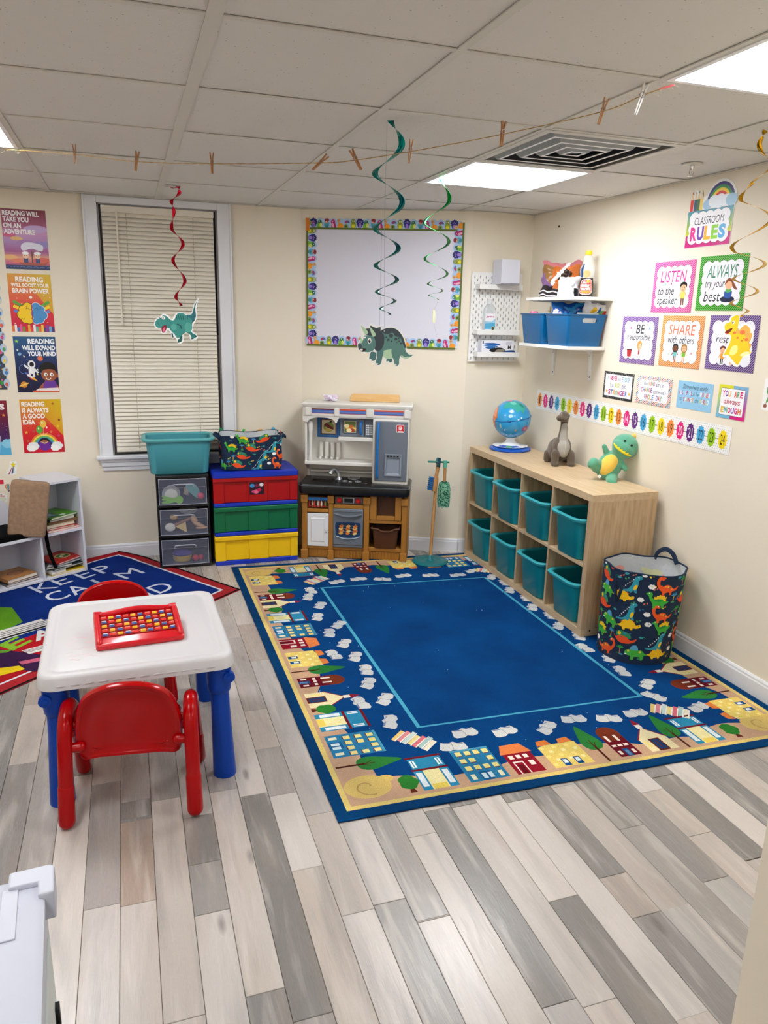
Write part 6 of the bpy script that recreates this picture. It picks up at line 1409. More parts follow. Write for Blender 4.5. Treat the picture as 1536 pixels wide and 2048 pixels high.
# ================================================================== READING RUG (rotated, its far corner pushed up the wall)
ra = Vector((.757, .653)); rb = Vector((-.560, .828))       # text direction, up direction
TIP = Vector((-1.606, 1.172)); RW2, RH2 = 2.1, 1.24
rg2 = thing('reading_rug', 'red bordered blue rug reading KEEP CALM, its corner riding up the wall under the window', 'rug', None)
def rfn(u, v, d=0):
    """u back from the right tip along the lower edge, v up the rug; over the wall line the pile climbs the baseboard"""
    q = TIP - ra*u + rb*v; x, y = q.x, q.y; over = max(0, y-(YA-.05)); z = .004
    lim = YA-.018
    if y > YA-.11:
        t = y-(YA-.11); z += .20*t*t/(t+.12)
        y = (YA-.11) + .09*(1-math.exp(-t/.09))
        y = min(y, lim)
    if d > 0 and q.y > YA-.10: z += .004; y -= .004
    return (x, y, z+d)
def rug_grid(off, m_u=120, m_v=80):
    v = [rfn(RW2*i/m_u, RH2*j/m_v, off) for j in range(m_v+1) for i in range(m_u+1)]; f = [(j*(m_u+1)+i, j*(m_u+1)+i+1, (j+1)*(m_u+1)+i+1, (j+1)*(m_u+1)+i) for j in range(m_v) for i in range(m_u)]
    return v, [q[::-1] for q in f]
b = MB(); v_, f_ = rug_grid(0); b.add(v_, f_); o = b.build('pile', mat('red_cut_pile', 'B01420', .95, bump=.6, bscale=700, var=.1), rg2, smooth=60)
md = o.modifiers.new('s', 'SOLIDIFY'); md.thickness = .006; md.offset = -1
p = Print(lambda u, v, d: rfn(RW2-u, v, .0016+d), step=.03, dl=.00012)
X = lambda u: RW2-u
def rp(pts, c, l): p.poly([(X(u), v) for u, v in pts], c, l)
rp([(0, 0), (RW2, 0), (RW2, .014), (0, .014)], '141014', 1); rp([(0, 0), (.014, 0), (.014, RH2), (0, RH2)], '141014', 1)
for q_ in ([(.075, .075), (RW2, .075), (RW2, .090), (.075, .090)], [(.075, .09), (.090, .09), (.090, RH2-.113), (.075, RH2-.113)], [(.075, RH2-.115), (RW2, RH2-.115), (RW2, RH2-.1), (.075, RH2-.1)]): rp(q_, 'DCDCE8', 4)
rp([(.088, .088), (RW2, .088), (RW2, RH2-.113), (.088, RH2-.113)], '0C2C78', 3)
rp([(1.02, .088), (RW2, .088), (RW2, .5), (1.02, .42)], 'A81822', 4)
def inv(x, y):
    d = Vector((x, y))-TIP; det = (-ra.x)*rb.y-(-ra.y)*rb.x; return ((d.x*rb.y-d.y*rb.x)/det, ((-ra.x)*d.y-(-ra.y)*d.x)/det)
def fp(pts, c, l): p.poly([(X(inv(*q)[0]), inv(*q)[1]) for q in pts], c, l)
fp([(-2.97, 1.25), (-2.857, 1.209), (-2.777, .976), (-2.87, .86), (-3.0, .85)], '5C9420', 5)
fp([(-2.95, .84), (-2.69, .995), (-2.66, .96), (-2.93, .76)], 'DCDCDC', 6); fp([(-2.95, .80), (-2.50, 1.08), (-2.42, 1.02), (-2.93, .70)], 'DCDCDC', 6)
for k in range(4): fp([(-2.94, .815-.028*k), (-2.45, 1.085-.022*k), (-2.45, 1.078-.022*k), (-2.94, .808-.028*k)], '1C1C20', 7)
fp([(-2.93, .735), (-2.42, 1.03), (-2.42, 1.015), (-2.93, .715)], '181418', 7)
fp([(-2.92, .69), (-2.80, .62), (-2.60, .50), (-2.52, .40), (-2.66, .35), (-2.92, .50)], '3C2048', 8); fp([(-2.74, .475), (-2.5, .53), (-2.46, .50), (-2.72, .44)], 'D86888', 9); fp([(-2.83, .425), (-2.731, .430), (-2.70, .385), (-2.80, .345)], 'E8CC20', 9)
fp([(-2.74, .60), (-2.52, .70), (-2.48, .64), (-2.70, .55)], 'DCDCDC', 8)
for k in range(3): fp([(-2.735, .592-.014*k), (-2.51, .69-.014*k), (-2.51, .685-.014*k), (-2.735, .587-.014*k)], '1C1C20', 9)
p.step = .04
def rtext(s_, cx, cy, w_, h_, col, bold=.02, rot=0, lay=10):
    u, v = inv(cx, cy); p.push(X(u), v, 1, 1, rot); V, T, a_ = text_tris(s_, bold, 0); P = [p._tr((w_*(q[0]-.5), h_*(q[1]-.5))) for q in V]; p.tris(P, T, col, lay); p.pop()
for ch, cx, cy, w_ in (('K', -2.725, 1.505, .125), ('E', -2.635, 1.600, .095), ('E', -2.510, 1.685, .095), ('P', -2.395, 1.755, .10), ('C', -2.640, 1.335, .12), ('A', -2.530, 1.415, .13), ('L', -2.39, 1.53, .10), ('M', -2.240, 1.635, .15), ('D', -2.060, 1.320, .13), ('N', -2.19, 1.22, .13), ('A', -2.31, 1.11, .13)):
    rtext(ch, cx, cy, w_, .145, 'C8D0E4', .0)
rtext('E', -2.78, .70, .12, .12, '7CB030', .03, 10); rtext('R', -2.86, .62, .12, .12, '5C9C30', .03, 10); rtext('A', -2.66, .78, .12, .12, 'D8D8D8', .03, -10); rtext('D', -2.58, .86, .1, .1, 'E07830', .03, -10)
p.build('woven_picture', m_rugp, rg2)

# ================================================================== TOY KITCHEN (against the slanted wall)
kd = Vector((.92, -.392)).normalized(); KA = math.atan2(kd.y, kd.x)
KT = thing('toy_kitchen', 'plastic play kitchen with a grey fridge, oven, sink and tan cabinet base', 'play kitchen', None, (-1.123, 1.681, 0), KA)
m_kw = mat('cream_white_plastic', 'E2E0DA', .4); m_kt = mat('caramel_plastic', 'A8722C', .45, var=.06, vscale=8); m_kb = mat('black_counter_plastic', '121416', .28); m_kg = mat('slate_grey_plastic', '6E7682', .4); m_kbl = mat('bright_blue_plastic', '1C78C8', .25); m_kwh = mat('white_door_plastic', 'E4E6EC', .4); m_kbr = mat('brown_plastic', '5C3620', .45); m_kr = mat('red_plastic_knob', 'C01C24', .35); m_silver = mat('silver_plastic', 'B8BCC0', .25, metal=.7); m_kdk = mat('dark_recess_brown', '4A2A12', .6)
def kb(name, *q, m=m_kt, bev=.004, par=KT): return bx(*q).build(name, m, par, bevel=bev, smooth=30)
KDp = .285
# base cabinet
kb('side_panel', 0, .03, .02, KDp, .02, .47); kb('side_panel', .695, .722, .02, KDp, .02, .47); kb('back_panel', .02, .70, KDp-.02, KDp, .03, .47)
kb('bottom_rail', .0, .72, .02, KDp, .065, .092); kb('shelf', .455, .70, .02, KDp-.01, .262, .288)
for x0, x1 in ((0, .045), (.183, .222), (.422, .466), (.676, .718)): kb('post', x0+.004, x1-.004, .008, .05, .06, .40)
for x0, x1 in ((0, .045), (.183, .222), (.422, .466), (.676, .718)):
    kb('foot', x0-.002, x1+.002, -.004, .052, 0, .065); kb('post_head', x0-.002, x1+.002, -.002, .05, .395, .445)
for x in (.0225, .2025, .444):
    for z in (.032, .42): MB().tube([(x+.008*cos(a), -.005, z+.008*sin(a)) for a in [k*2*pi/16 for k in range(16)]], .002, 5, closed=True).build('rosette', m_kt, KT)
for x0, x1 in ((.045, .183), (.222, .422), (.466, .676)):
    g = bx(x0, x1, .03, .04, .005, .062).build('skirt', m_kt, KT, smooth=0)
    n = int((x1-x0)/.02); b = MB()
    for k in range(n): xx = x0+(k+.5)*(x1-x0)/n; b.box(xx-.005, xx+.005, .024, .031, .008, .058)
    b.build('skirt_flutes', m_kt, KT, bevel=.002)
kb('left_top_rail', .04, .187, .012, .045, .325, .350); kb('oven_top_rail', .218, .426, .012, .045, .358, .385)
# white door
dr = kb('door', .042, .188, .010, .026, .088, .318, m=m_kwh, bev=.003)
MB().loft([[(x0, .0105, z0), (x1, .0105, z0), (x1, .0105, z1), (x0, .0105, z1)] for x0, x1, z0, z1 in ((.064, .166, .118, .290),)]+[[(x0, .005, z0), (x1, .005, z0), (x1, .005, z1), (x0, .005, z1)] for x0, x1, z0, z1 in ((.072, .158, .126, .282),)]+[[(x0, .006, z0), (x1, .006, z0), (x1, .006, z1), (x0, .006, z1)] for x0, x1, z0, z1 in ((.078, .152, .132, .276),)], True, True).build('raised_panel', m_kwh, dr, smooth=0)
MB().ell((.173, .003, .195), .007, 12, 8).build('knob', m_silver, dr)
# spice rack
sr = kb('spice_rack', .046, .183, .022, .05, .352, .432, m=m_kdk, bev=.002)
kb('rack_top', .048, .181, .010, .03, .408, .428, m=mat('rack_blue', '2C6CB0', .4), bev=.002, par=sr)
cs = ['B82020', '3C2014', 'E0C8A0', 'D83030', '20301C', 'E8E0D0', 'B84020', 'F0F0E8', '5C1C10', 'C8A060', '386030']
for k in range(11): MB().lathe([(.0048, .362), (.0048, .392), (.003, .396), (.003, .404)], 8, (.055+.0119*k, .018)).build('jar', mat('jar_'+cs[k], cs[k], .4), sr)
MB().tube([(.048, .014, .368), (.181, .014, .368)], .003, 6).build('rack_rail', mat('rack_rail_red', 'A82820', .4), sr)
# oven
ov = kb('oven_door', .218, .422, .004, .03, .088, .358, m=m_kg, bev=.006)
MB().tube(catmull([(.228, -.002, .326), (.27, -.014, .318), (.32, -.018, .314), (.37, -.014, .318), (.412, -.002, .326)], 5, False), .0065, 8).build('handle', m_kg, ov)
b = MB(); b.tube([(.226, .002, .342), (.414, .002, .342)], .003, 6); b.build('vent_rib', m_kg, ov)
b = MB(); b.tube(catmull([(.246, -.000, .306), (.29, -.006, .296), (.32, -.007, .293), (.35, -.006, .296), (.394, -.0, .306)], 5, False), .004, 6); b.build('vent_rib', m_kg, ov)
p = Print(lambda u, v, d: (u, .0038-d, v)); wd_ = catmull([(.236, .258), (.27, .266), (.32, .268), (.37, .266), (.404, .258), (.404, .20), (.396, .172), (.32, .158), (.244, .172), (.236, .20)], 3)
p.poly(wd_, '1C3C64', 1); p.smooth([(.25, .248), (.32, .256), (.39, .248), (.386, .19), (.32, .178), (.254, .19)], '142C4C', 2)
for i in range(3):
    x = .266+.047*i; p.stroke([(x+.006, .180), (x+.012, .254)], .003, 'C8B8A0', 3)
    for j in range(4): p.ell(x+.004*(j % 2)+.006, .19+.016*j, .015, .010, ['E0B060', 'D8843C', 'E8CC80', 'C8702C'][(i+j) % 4], 20, lay=4); p.ell(x-.006+.006*j, .194+.016*j, .005, .004, 'A83820', lay=5)
for j in range(4): p.stroke([(.252, .186+.018*j), (.388, .188+.018*j)], .0015, 'B0A898', 3)
p.build('printed_window', m_print, ov)
MB().tube(catmull([(.240, .001, .168), (.28, -.001, .155), (.32, -.002, .151), (.36, -.001, .155), (.400, .001, .168)], 5, False), .003, 6).build('window_trim', mat('pale_blue_trim', 'B8D0E4', .35), ov)
bx(.222, .418, .001, .006, .108, .110).build('drawer_line', m_kdk, ov, smooth=0)
# knobs
cp = kb('control_panel', .228, .420, .018, .045, .388, .440, m=mat('panel_brown_grey', '5C4C44', .4), bev=.003)
kb('display_bezel', .283, .360, .014, .02, .395, .434, m=m_silver, bev=.002, par=cp); kb('display', .292, .351, .011, .016, .400, .429, m=m_kb, bev=.001, par=cp)
for x in (.259, .385):
    MB().lathe([(.018, 0), (.017, .006), (.012, .009), (.010, .014)], 16).build('burner_knob', m_kr, cp, matrix=frame((x, .018, .414), (1, 0, 0), (0, 0, 1), (0, -1, 0)))
for x in (.236, .408): MB().ell((x, .016, .412), .004, 8, 6).build('dial', m_silver, cp)
# right cubby wall with window
b = MB(); b.box(.466, .510, .014, .04, .288, .47); b.box(.634, .676, .014, .04, .288, .47); b.box(.510, .634, .014, .04, .288, .316); b.box(.510, .634, .014, .04, .448, .47); b.build('cubby_front', m_kt, KT, bevel=.003)
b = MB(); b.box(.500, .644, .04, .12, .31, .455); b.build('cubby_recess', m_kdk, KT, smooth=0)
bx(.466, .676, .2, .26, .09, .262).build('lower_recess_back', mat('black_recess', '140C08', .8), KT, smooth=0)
# counter
b = MB(); b.shell([(.70, .30, .03, .455, .358, .142), (.735, .325, .035, .462, .358, .138), (.742, .332, .038, .475, .358, .138), (.742, .332, .038, .510, .358, .138), (.728, .318, .032, .524, .358, .138), (.60, .26, .03, .526, .358, .14)], 6); ct = b.build('countertop', m_kb, KT, smooth=50)
MB().shell([(.735, .326, .035, .512, .358, .138), (.747, .338, .038, .514, .358, .138), (.747, .338, .038, .5155, .358, .138), (.735, .326, .035, .517, .358, .138)], 6).build('counter_edge_line', mat('grey_edge_line', '5C6468', .3), ct)
MB().shell([(.165, .15, .03, .5262, .13, .13), (.160, .145, .03, .5272, .13, .13), (.13, .115, .03, .527, .13, .13)], 5).build('sink_rim', m_kb, ct)
MB().shell([(.135, .12, .028, .5275, .13, .125), (.13, .115, .028, .5280, .13, .125)], 5).build('sink_basin', mat('basin_black', '060708', .2), ct)
b = MB(); b.shell([(.23, .16, .02, .5262, .335, .13), (.225, .155, .02, .530, .335, .13)], 5); b.build('stove_plate', m_kb, ct)
for x, y, r in ((.335, .19, .042), (.375, .085, .022), (.285, .088, .020), (.325, .065, .012)): MB().lathe([(r, .530), (r, .533), (r*.85, .5335), (r*.82, .5325), (r*.2, .5325)], 24, (x, y)).build('burner', m_silver, ct)
b = MB(); b.lathe([(.028, .526), (.022, .535), (.014, .545)], 16, (.235, .15)); b.tube(catmull([(.235, .15, .54), (.228, .15, .575), (.210, .135, .598), (.190, .11, .590), (.184, .10, .572)], 5, False), [.013]*4+[.012]*12+[.015]*5, 10); b.build('faucet', m_silver, ct)
# basket
bk_ = thing('bin', 'dark brown pull-out basket in the lower right cubby of the play kitchen', 'bin', None, matrix=Matrix.Translation((-1.123, 1.681, 0)) @ Matrix.Rotation(KA, 4, 'Z') @ Matrix.Translation((.573, .075, .0925)))
bk_.name = 'play_basket'
b = MB(); b.shell([(.145, .13, .02, 0), (.150, .135, .022, .004), (.178, .15, .024, .128), (.170, .142, .022, .128), (.144, .128, .02, .008)], 5); b.build('body', m_kbr, bk_)
b = MB(); pts = catmull([(-.094, -.078, .142), (-.05, -.083, .138), (-.02, -.085, .124), (.03, -.085, .126), (.06, -.083, .140), (.094, -.078, .144)], 5, False); b.tube(pts, .006, 8); b.tube([(-.094, -.078, .142), (-.09, .07, .136)], .006, 8); b.tube([(.094, -.078, .144), (.09, .07, .136)], .006, 8); b.build('rim', m_kbr, bk_)
# white upper
b = MB(); b.box(.02, .70, KDp-.03, KDp-.008, .52, .955); b.build('splash_back', m_kw, KT, smooth=0)
cr_ = MB(); cr_.shell([(.70, .19, .006, .955, .36, KDp-.10), (.72, .20, .006, .965, .36, KDp-.10), (.715, .20, .006, .975, .36, KDp-.10), (.715, .20, .006, 1.02, .36, KDp-.10), (.73, .21, .006, 1.028, .36, KDp-.10), (.735, .215, .006, 1.045, .36, KDp-.10), (.72, .205, .006, 1.052, .36, KDp-.10)], 2); cr_.build('cornice', m_kw, KT, smooth=30)
for x0, x1 in ((.02, .055), (.213, .240), (.425, .468), (.674, .705)): kb('cornice_block', x0, x1, .076, .10, .970, 1.022, m=m_kw, bev=.002)
for x0, x1, c in ((.06, .208, '6C1C24'), (.245, .42, 'D85028'), (.474, .668, 'D85028')):
    p = Print(lambda u, v, d: (u, .0848-d, v)); z0 = .982
    p.rect(x0, z0, x1, 1.016, '4868B0', 0); p.rect(x0, 1.006, x1, 1.016, c, 1); p.rect(x0, .994, x1, .998, '6C88C8', 1); p.rect(x0, z0, x1, z0+.004, 'A83C40', 1); p.build('striped_band', m_print, KT)
# arch valance at left, posts
b = MB(); prof2 = [(.0, .955)]+[(.125-.085*cos(a), .905+.045*sin(a)+.0) for a in [pi*k/14 for k in range(15)]]+[(.245, .955)]; prof2 = [(.0, .966), (.0, .930), (.028, .922)]+[(.125-.092*cos(a), .922+.036*sin(a)) for a in [pi*k/12 for k in range(13)]]+[(.225, .922), (.245, .966)]
b.M = frame((0, .105, 0), (1, 0, 0), (0, 0, 1), (0, -1, 0)); b.prism(prof2, 0, .018); b.build('arched_valance', m_kw, KT, smooth=30)
b = MB(); b.lathe([(.015, .655), (.018, .67), (.011, .70), (.010, .78), (.012, .85), (.018, .90), (.014, .925)], 12, (.045, .13)); b.build('turned_post', m_kw, KT)
kb('upper_side', .005, .022, .12, KDp-.01, .64, .96, m=m_kw); b = MB(); b.loft([[(.005, y, z) for y, z in ((.12, .64), (.27, .64), (.27, .53), (.23, .53), (.22, .58))], [(.022, y, z) for y, z in ((.12, .64), (.27, .64), (.27, .53), (.23, .53), (.22, .58))]], True, True); b.build('side_bracket', m_kw, KT, smooth=0)
kb('plate_shelf', .005, .47, .11, KDp-.01, .630, .655, m=m_kw, bev=.005); kb('backsplash_ledge', .03, .47, .20, KDp-.01, .565, .578, m=m_kw)
for k in range(4):
    x = .10+.040*k; b = MB(); b.box(x-.0135, x+.0135, .225, .252, .665, .770); b.build('plate_slot_bar', m_kw, KT, bevel=.006); MB().ell((x, .20, .665), (.012, .02, .012), 12, 8).build('plate_peg', m_kw, KT)
# tile picture
p = Print(lambda u, v, d: (u-.016, KDp-.0305-d, v-.024)); p.rect(.085, .822, .243, .955, '2060A0', 0)
for i in range(12): p.rect(.085+.0135*i, .822, .0865+.0135*i, .955, '5C98D0', 1)
for j in range(10): p.rect(.085, .822+.0135*j, .243, .8235+.0135*j, '5C98D0', 1)
p.rect(.110, .842, .218, .948, '6C2C20', 2); p.rect(.117, .849, .211, .941, 'E4D4B0', 3); p.ell(.164, .893, .036, .034, '88983C', lay=4); p.poly([(.13, .905), (.15, .922), (.2, .885), (.19, .87)], '7C1820', 5); p.ell(.160, .873, .026, .010, 'D8B848', lay=5); p.poly([(.136, .892), (.14, .886), (.192, .868), (.196, .874)], 'E8D890', 5); p.ell(.178, .928, .010, .006, '28301C', 30, lay=5)
p.build('tile_picture', m_print, KT)
# microwave
kb('microwave_shelf', .235, .475, .10, KDp-.01, .800, .828, m=m_kw, bev=.005)
mw = kb('microwave', .245, .468, .125, KDp-.02, .830, .948, m=m_kg, bev=.003)
p = Print(lambda u, v, d: (u, .1245-d, v)); p.smooth([(.262, .936), (.32, .941), (.364, .936), (.366, .90), (.364, .852), (.32, .846), (.262, .852)], '4C5460', 0, 3); p.rect(.270, .856, .352, .934, 'C8C0B0', 1); p.rect(.273, .859, .349, .931, '5C6C34', 2)
for x, y, c in ((.30, .885, 'D8A848'), (.32, .895, 'C06828'), (.335, .88, 'E8C878'), (.29, .9, 'E8D8A0'), (.325, .872, 'A83C20'), (.305, .87, 'F0E0B0')): p.ell(x, y, .018, .012, c, lay=3)
p.rect(.408, .832, .412, .947, '14161A', 2); p.rect(.412, .832, .466, .947, '5C6470', 1)
for i in range(4):
    for j in range(5): p.rect(.420+.011*i, .845+.014*j, .428+.011*i, .855+.014*j, 'E8EAEC', 3)
p.build('printed_front', m_print, mw)
MB().tube(catmull([(.388, .124, .93), (.384, .108, .915), (.383, .104, .89), (.384, .108, .862), (.388, .124, .848)], 4, False), .0075, 8).build('handle', m_kbl, mw)
# fridge
fr = kb('fridge_housing', .468, .708, .085, KDp-.008, .515, .957, m=m_kw, bev=.005)
fd = kb('fridge_door', .484, .700, .076, .09, .545, .945, m=m_kg, bev=.004, par=fr)
MB().tube(catmull([(.512, .078, .935), (.508, .055, .92), (.506, .044, .85), (.504, .040, .75), (.504, .044, .65), (.505, .055, .58), (.508, .078, .562)], 5, False), [.008]*5+[.013]*21+[.008]*5, 10, flat=.6).build('fridge_handle', m_kbl, fd)
b = MB(); R4 = lambda a, c, y, z: [(z[0]-a, y, z[1]-c), (z[0]+a, y, z[1]-c), (z[0]+a, y, z[1]+c), (z[0]-a, y, z[1]+c)]; z_ = (.608, .655)
b.loft([R4(.058, .075, .076, z_), R4(.056, .074, .066, z_), R4(.046, .060, .066, (z_[0], z_[1]-.008)), R4(.040, .050, .0755, (z_[0], z_[1]-.006))], False, True); b.build('dispenser', mat('light_slate_plastic', '8A93A0', .35), fd, smooth=0)
bx(.555, .661, .0655, .0667, .708, .724).build('dispenser_strip', m_kg, fd, smooth=0)
for k in range(4): bx(.566+.022*k, .579+.022*k, .0645, .0656, .711, .721).build('button', m_kb, fd, smooth=0)
p = Print(lambda u, v, d: (u, .0755-d, v)); p.poly([(x, y) for x, y in rrect(.052, .052, .008, 4, .650, .900)], 'F4F0F0', 1); p.poly([(x, y) for x, y in rrect(.046, .046, .006, 4, .650, .900)], 'D01828', 2); p.ell(.650, .905, .013, .011, 'F4C8C8', lay=3); p.poly([(.634, .892), (.648, .898), (.656, .912), (.664, .903), (.655, .890)], 'FAF0F0', 4); p.rect(.634, .881, .666, .885, 'F8E8E8', 4); p.ell(.650, .905, .004, None, 'D01828', lay=5); p.build('logo', m_print, fd)

# things on the kitchen
KM = Matrix.Translation((-1.123, 1.681, 0)) @ Matrix.Rotation(KA, 4, 'Z')
b = MB(); b.M = Matrix.Identity(4); b.prism([(x, y) for x, y in rrect(.33, .075, .03, 5)], 0, .012)
o = MB(); o.M = frame((0, 0, 0), (1, 0, 0), (0, 0, 1), (0, -1, 0)); o.prism([(-.17, 0), (.165, 0), (.165, .052), (-.145, .052), (-.158, .046), (-.168, .03)], -.006, .006)
o = o.build('cutting_board', wood('pale_birch_board', 'E4BC80', 'D8A868', (1, 10, 10), .5, 5), bevel=.002, matrix=KM @ Matrix.Translation((.465, .235, 1.0525)) @ Matrix.Rotation(radians(-9), 4, 'X')); tag(o, 'pale wooden board leaning on the wall on top of the play kitchen', 'board')
bag('plastic_bag', 'small crumpled translucent plastic bag on top of the play kitchen', .10, .045, .06, lambda u, v, s: ['E0D8EC', 'ECEAF0', 'D0C4E0', 'E4C8E0'][int(u*5+v*4) % 4], KM @ Matrix.Translation((.17, .20, 1.053)), seed=31, crum=.016, rough=.25)

# ================================================================== BROOM STAND
bs = thing('broom_stand', 'toy cleaning stand with a wooden pole on a round teal base by the kitchen', 'stand', None, (-.30, 1.365, RZ))
m_dteal = mat('dark_teal_paint', '0C7078', .35); m_mint = mat('mint_paint', '5CB89C', .4); m_beech = wood('beech_pole', 'C8945C', 'A87440', (10, 10, 1), .45, 4); m_navyp = mat('navy_teal_paint', '0C3848', .35)
MB().lathe([(.120, 0), (.122, .006), (.118, .011), (.060, .013), (.050, .010), (.030, .012), (.018, .022), (.014, .045), (.012, .047)], 48).build('base', m_dteal, bs, smooth=50)
top = Vector((.062, .085, .672)); bot = Vector((0, 0, .03))
MB().tube([bot, top], .0105, 12).build('pole', m_beech, bs)
MB().tube([top+Vector((-.075, -.012, .005)), top+Vector((.078, -.010, -.006))], .0065, 10).build('cross_peg', mat('green_paint', '2C8474', .4), bs)
MB().lathe([(.011, 0), (.013, .01), (.013, .03), (.010, .042), (.004, .047)], 14).build('finial', m_dteal, bs, loc=tuple(top-Vector((0, 0, .02))))
# small brush
q = Vector((-.300, 1.365, RZ))+top
b_ = thing('toy_brush', 'toy wooden hand brush with blue bristles hanging on the left of the stand', 'brush', None, (q.x-.006, q.y-.034, q.z)); b_.rotation_euler = (0, radians(7), 0)
MB().tube([(0, 0, .03), (0, 0, -.03)], [.010, .013], 12).build('grip', m_navyp, b_); MB().tube([(0, 0, -.03), (-.004, 0, -.10)], [.011, .012], 12).build('handle', m_beech, b_)
b = MB(); b.M = Matrix.Translation((-.006, 0, -.145)); b.shell([(.026, .034, .008, -.05), (.034, .04, .010, -.03), (.034, .04, .010, .03), (.026, .034, .010, .05)], 4); b.build('block', m_beech, b_)
rr = random.Random(12); b = MB()
for i in range(9):
    for j in range(4):
        z = -.185+.010*i; y = -.012+.008*j; b.tube([(-.022, y, z), (-.050, y+rr.uniform(-.004, .004), z+rr.uniform(-.004, .004))], [.0035, .0045], 5)
b.build('bristles', mat('blue_bristle', '2C6CA8', .7), b_, smooth=0, kind='stuff')
# duster
d_ = thing('toy_duster', 'toy duster with a mint shaggy head hanging on the right of the stand', 'duster', None, (q.x+.040, q.y-.034, q.z))
MB().tube([(0, 0, .012), (0, 0, -.035)], [.012, .0125], 12).build('grip', m_mint, d_); MB().tube([(0, 0, -.035), (0, 0, -.14)], .010, 12).build('handle', m_beech, d_)
MB().tube([(0, 0, -.13), (0, 0, -.30)], [.02, .022], 10).build('core', mat('dark_green_pile', '1C5C48', .9), d_)
b = MB(); b2 = MB()
for i in range(900):
    z = rr.uniform(-.30, -.135); a = rr.uniform(0, 2*pi); r = .040*(1-.25*abs((z+.22)/.085)**3); dn = rr.uniform(.004, .016); w_ = .0022
    p0 = Vector((.014*cos(a), .014*sin(a), z)); p1 = Vector((r*cos(a), r*sin(a), z-dn*.4)); p2 = Vector(((r+.003)*cos(a+.15), (r+.003)*sin(a+.15), z-dn))
    (b if i % 3 else b2).tube([p0, p1, p2], [w_*.8, w_*1.15, w_*.8], 4, cap=True)
b.build('pile', mat('mint_chenille', '8CC8A8', .9), d_, smooth=60, kind='stuff'); b2.build('pile', mat('green_chenille', '2C7C60', .9), d_, smooth=60, kind='stuff')

# ================================================================== BLACK DRAWER TOWER
TWx, TWy = -1.885, 1.678
tw = thing('drawer_tower', 'black three-drawer tower with clear fronts below the window', 'drawers', None, (TWx, TWy, .0055), radians(-2))
m_tbk = mat('black_frame_plastic', '141418', .35); m_cl = mat('clear_smoky_drawer', '8890A8', .12, alpha=.20); m_clh = mat('clear_drawer_edge', 'C8CCD8', .15, alpha=.55)
W_, D_ = .325, .30
for z in (0, .20, .40, .588):
    h_ = .018 if z < .5 else .020; bx(-W_/2, W_/2, -.006, D_, z, z+h_).build('frame_deck', m_tbk, tw, bevel=.004)
for x in (-W_/2, W_/2-.010): bx(x, x+.010, 0, D_, .01, .60).build('frame_side', m_tbk, tw, bevel=.002, smooth=0)
bx(-W_/2, W_/2, D_-.006, D_, .01, .60).build('frame_back', mat('frame_back_dark', '2A2C38', .6), tw, smooth=0)
for z0 in (.020, .220, .420):
    b = MB(); z1 = z0+.166; n = 12
    R1 = [(-.148+.296*k/n, -.006-.010*sin(pi*k/n)) for k in range(n+1)]
    b.loft([[(x, y, z0) for x, y in R1]+[(x, y+.003, z0) for x, y in R1[::-1]], [(x, y, z1) for x, y in R1]+[(x, y+.003, z1) for x, y in R1[::-1]]], True, True)
    b.box(-.144, .144, .0, D_-.02, z0, z0+.002); dw = b.build('drawer', m_cl, tw, smooth=30)
    for q in ((-.149, .149, z0-.001, z0+.003), (-.149, .149, z1-.003, z1+.001)): 
        m_ = MB(); m_.loft([[(x, y-.001, q[2]) for x, y in R1]+[(x, y+.003, q[2]) for x, y in R1[::-1]], [(x, y-.001, q[3]) for x, y in R1]+[(x, y+.003, q[3]) for x, y in R1[::-1]]], True, True); m_.build('drawer_edge', m_clh, dw)
    for x in (-.147, .144): bx(x, x+.003, -.008, -.001, z0, z1).build('drawer_edge', m_clh, dw, smooth=0)
    MB().tube(catmull([(-.066, -.014, z0+.112), (-.064, -.022, z0+.128), (-.05, -.028, z0+.134), (0, -.03, z0+.135), (.05, -.028, z0+.134), (.064, -.022, z0+.128), (.066, -.014, z0+.112)], 4, False), .004, 6).build('handle', m_clh, dw)
    bx(-.146, .146, -.0165, -.0150, z0+.112, z0+.1135).build('moulded_line', m_clh, dw, smooth=0)
TM = Matrix.Translation((TWx, TWy, .0055)) @ Matrix.Rotation(radians(-2), 4, 'Z')
def toy(name, label, cat, mb, m, x, y, z, rx=0, ry=0, rz=0):
    o = mb.build(name, m, matrix=TM @ Matrix.Translation((x, y, z)) @ Matrix.Rotation(radians(rz), 4, 'Z') @ Matrix.Rotation(radians(ry), 4, 'Y') @ Matrix.Rotation(radians(rx), 4, 'X')); tag(o, label, cat); return o
mm = lambda n, c='ffffff', r=.4: mat(n, c, r)
toy('toy_pan', 'round silver toy pan behind the top clear drawer front', 'toy', MB().lathe([(.052, 0), (.056, .010), (.052, .012), (.047, .003), (.0, .003)], 28), mm('toy_silver', 'B8BCC0', .3), -.072, .045, .482, 90)
o = MB().lathe([(.041, 0), (.040, .004), (0, .006)], 24); toy('toy_plate', 'white toy plate in the top drawer, in front of the silver pan', 'toy', o, mm('toy_white', 'F0F0EC'), -.072, .040, .472, 90)
b = MB(); b.M = Matrix.Rotation(radians(90), 4, 'X'); b.prism(catmull([(-.062, -.024), (-.02, -.024), (.02, -.014), (.04, -.026), (.062, -.014), (.064, .014), (.04, .026), (.012, .012), (-.02, .016), (-.062, .022), (-.06, .014), (-.035, .010), (-.062, .006), (-.062, -.004), (-.035, -.006), (-.062, -.014)], 3), -.003, .003); toy('toy_fork', 'bright green toy serving fork in the top drawer', 'toy', b, mm('toy_green', '86C832'), -.066, .016, .447, 0, 4)
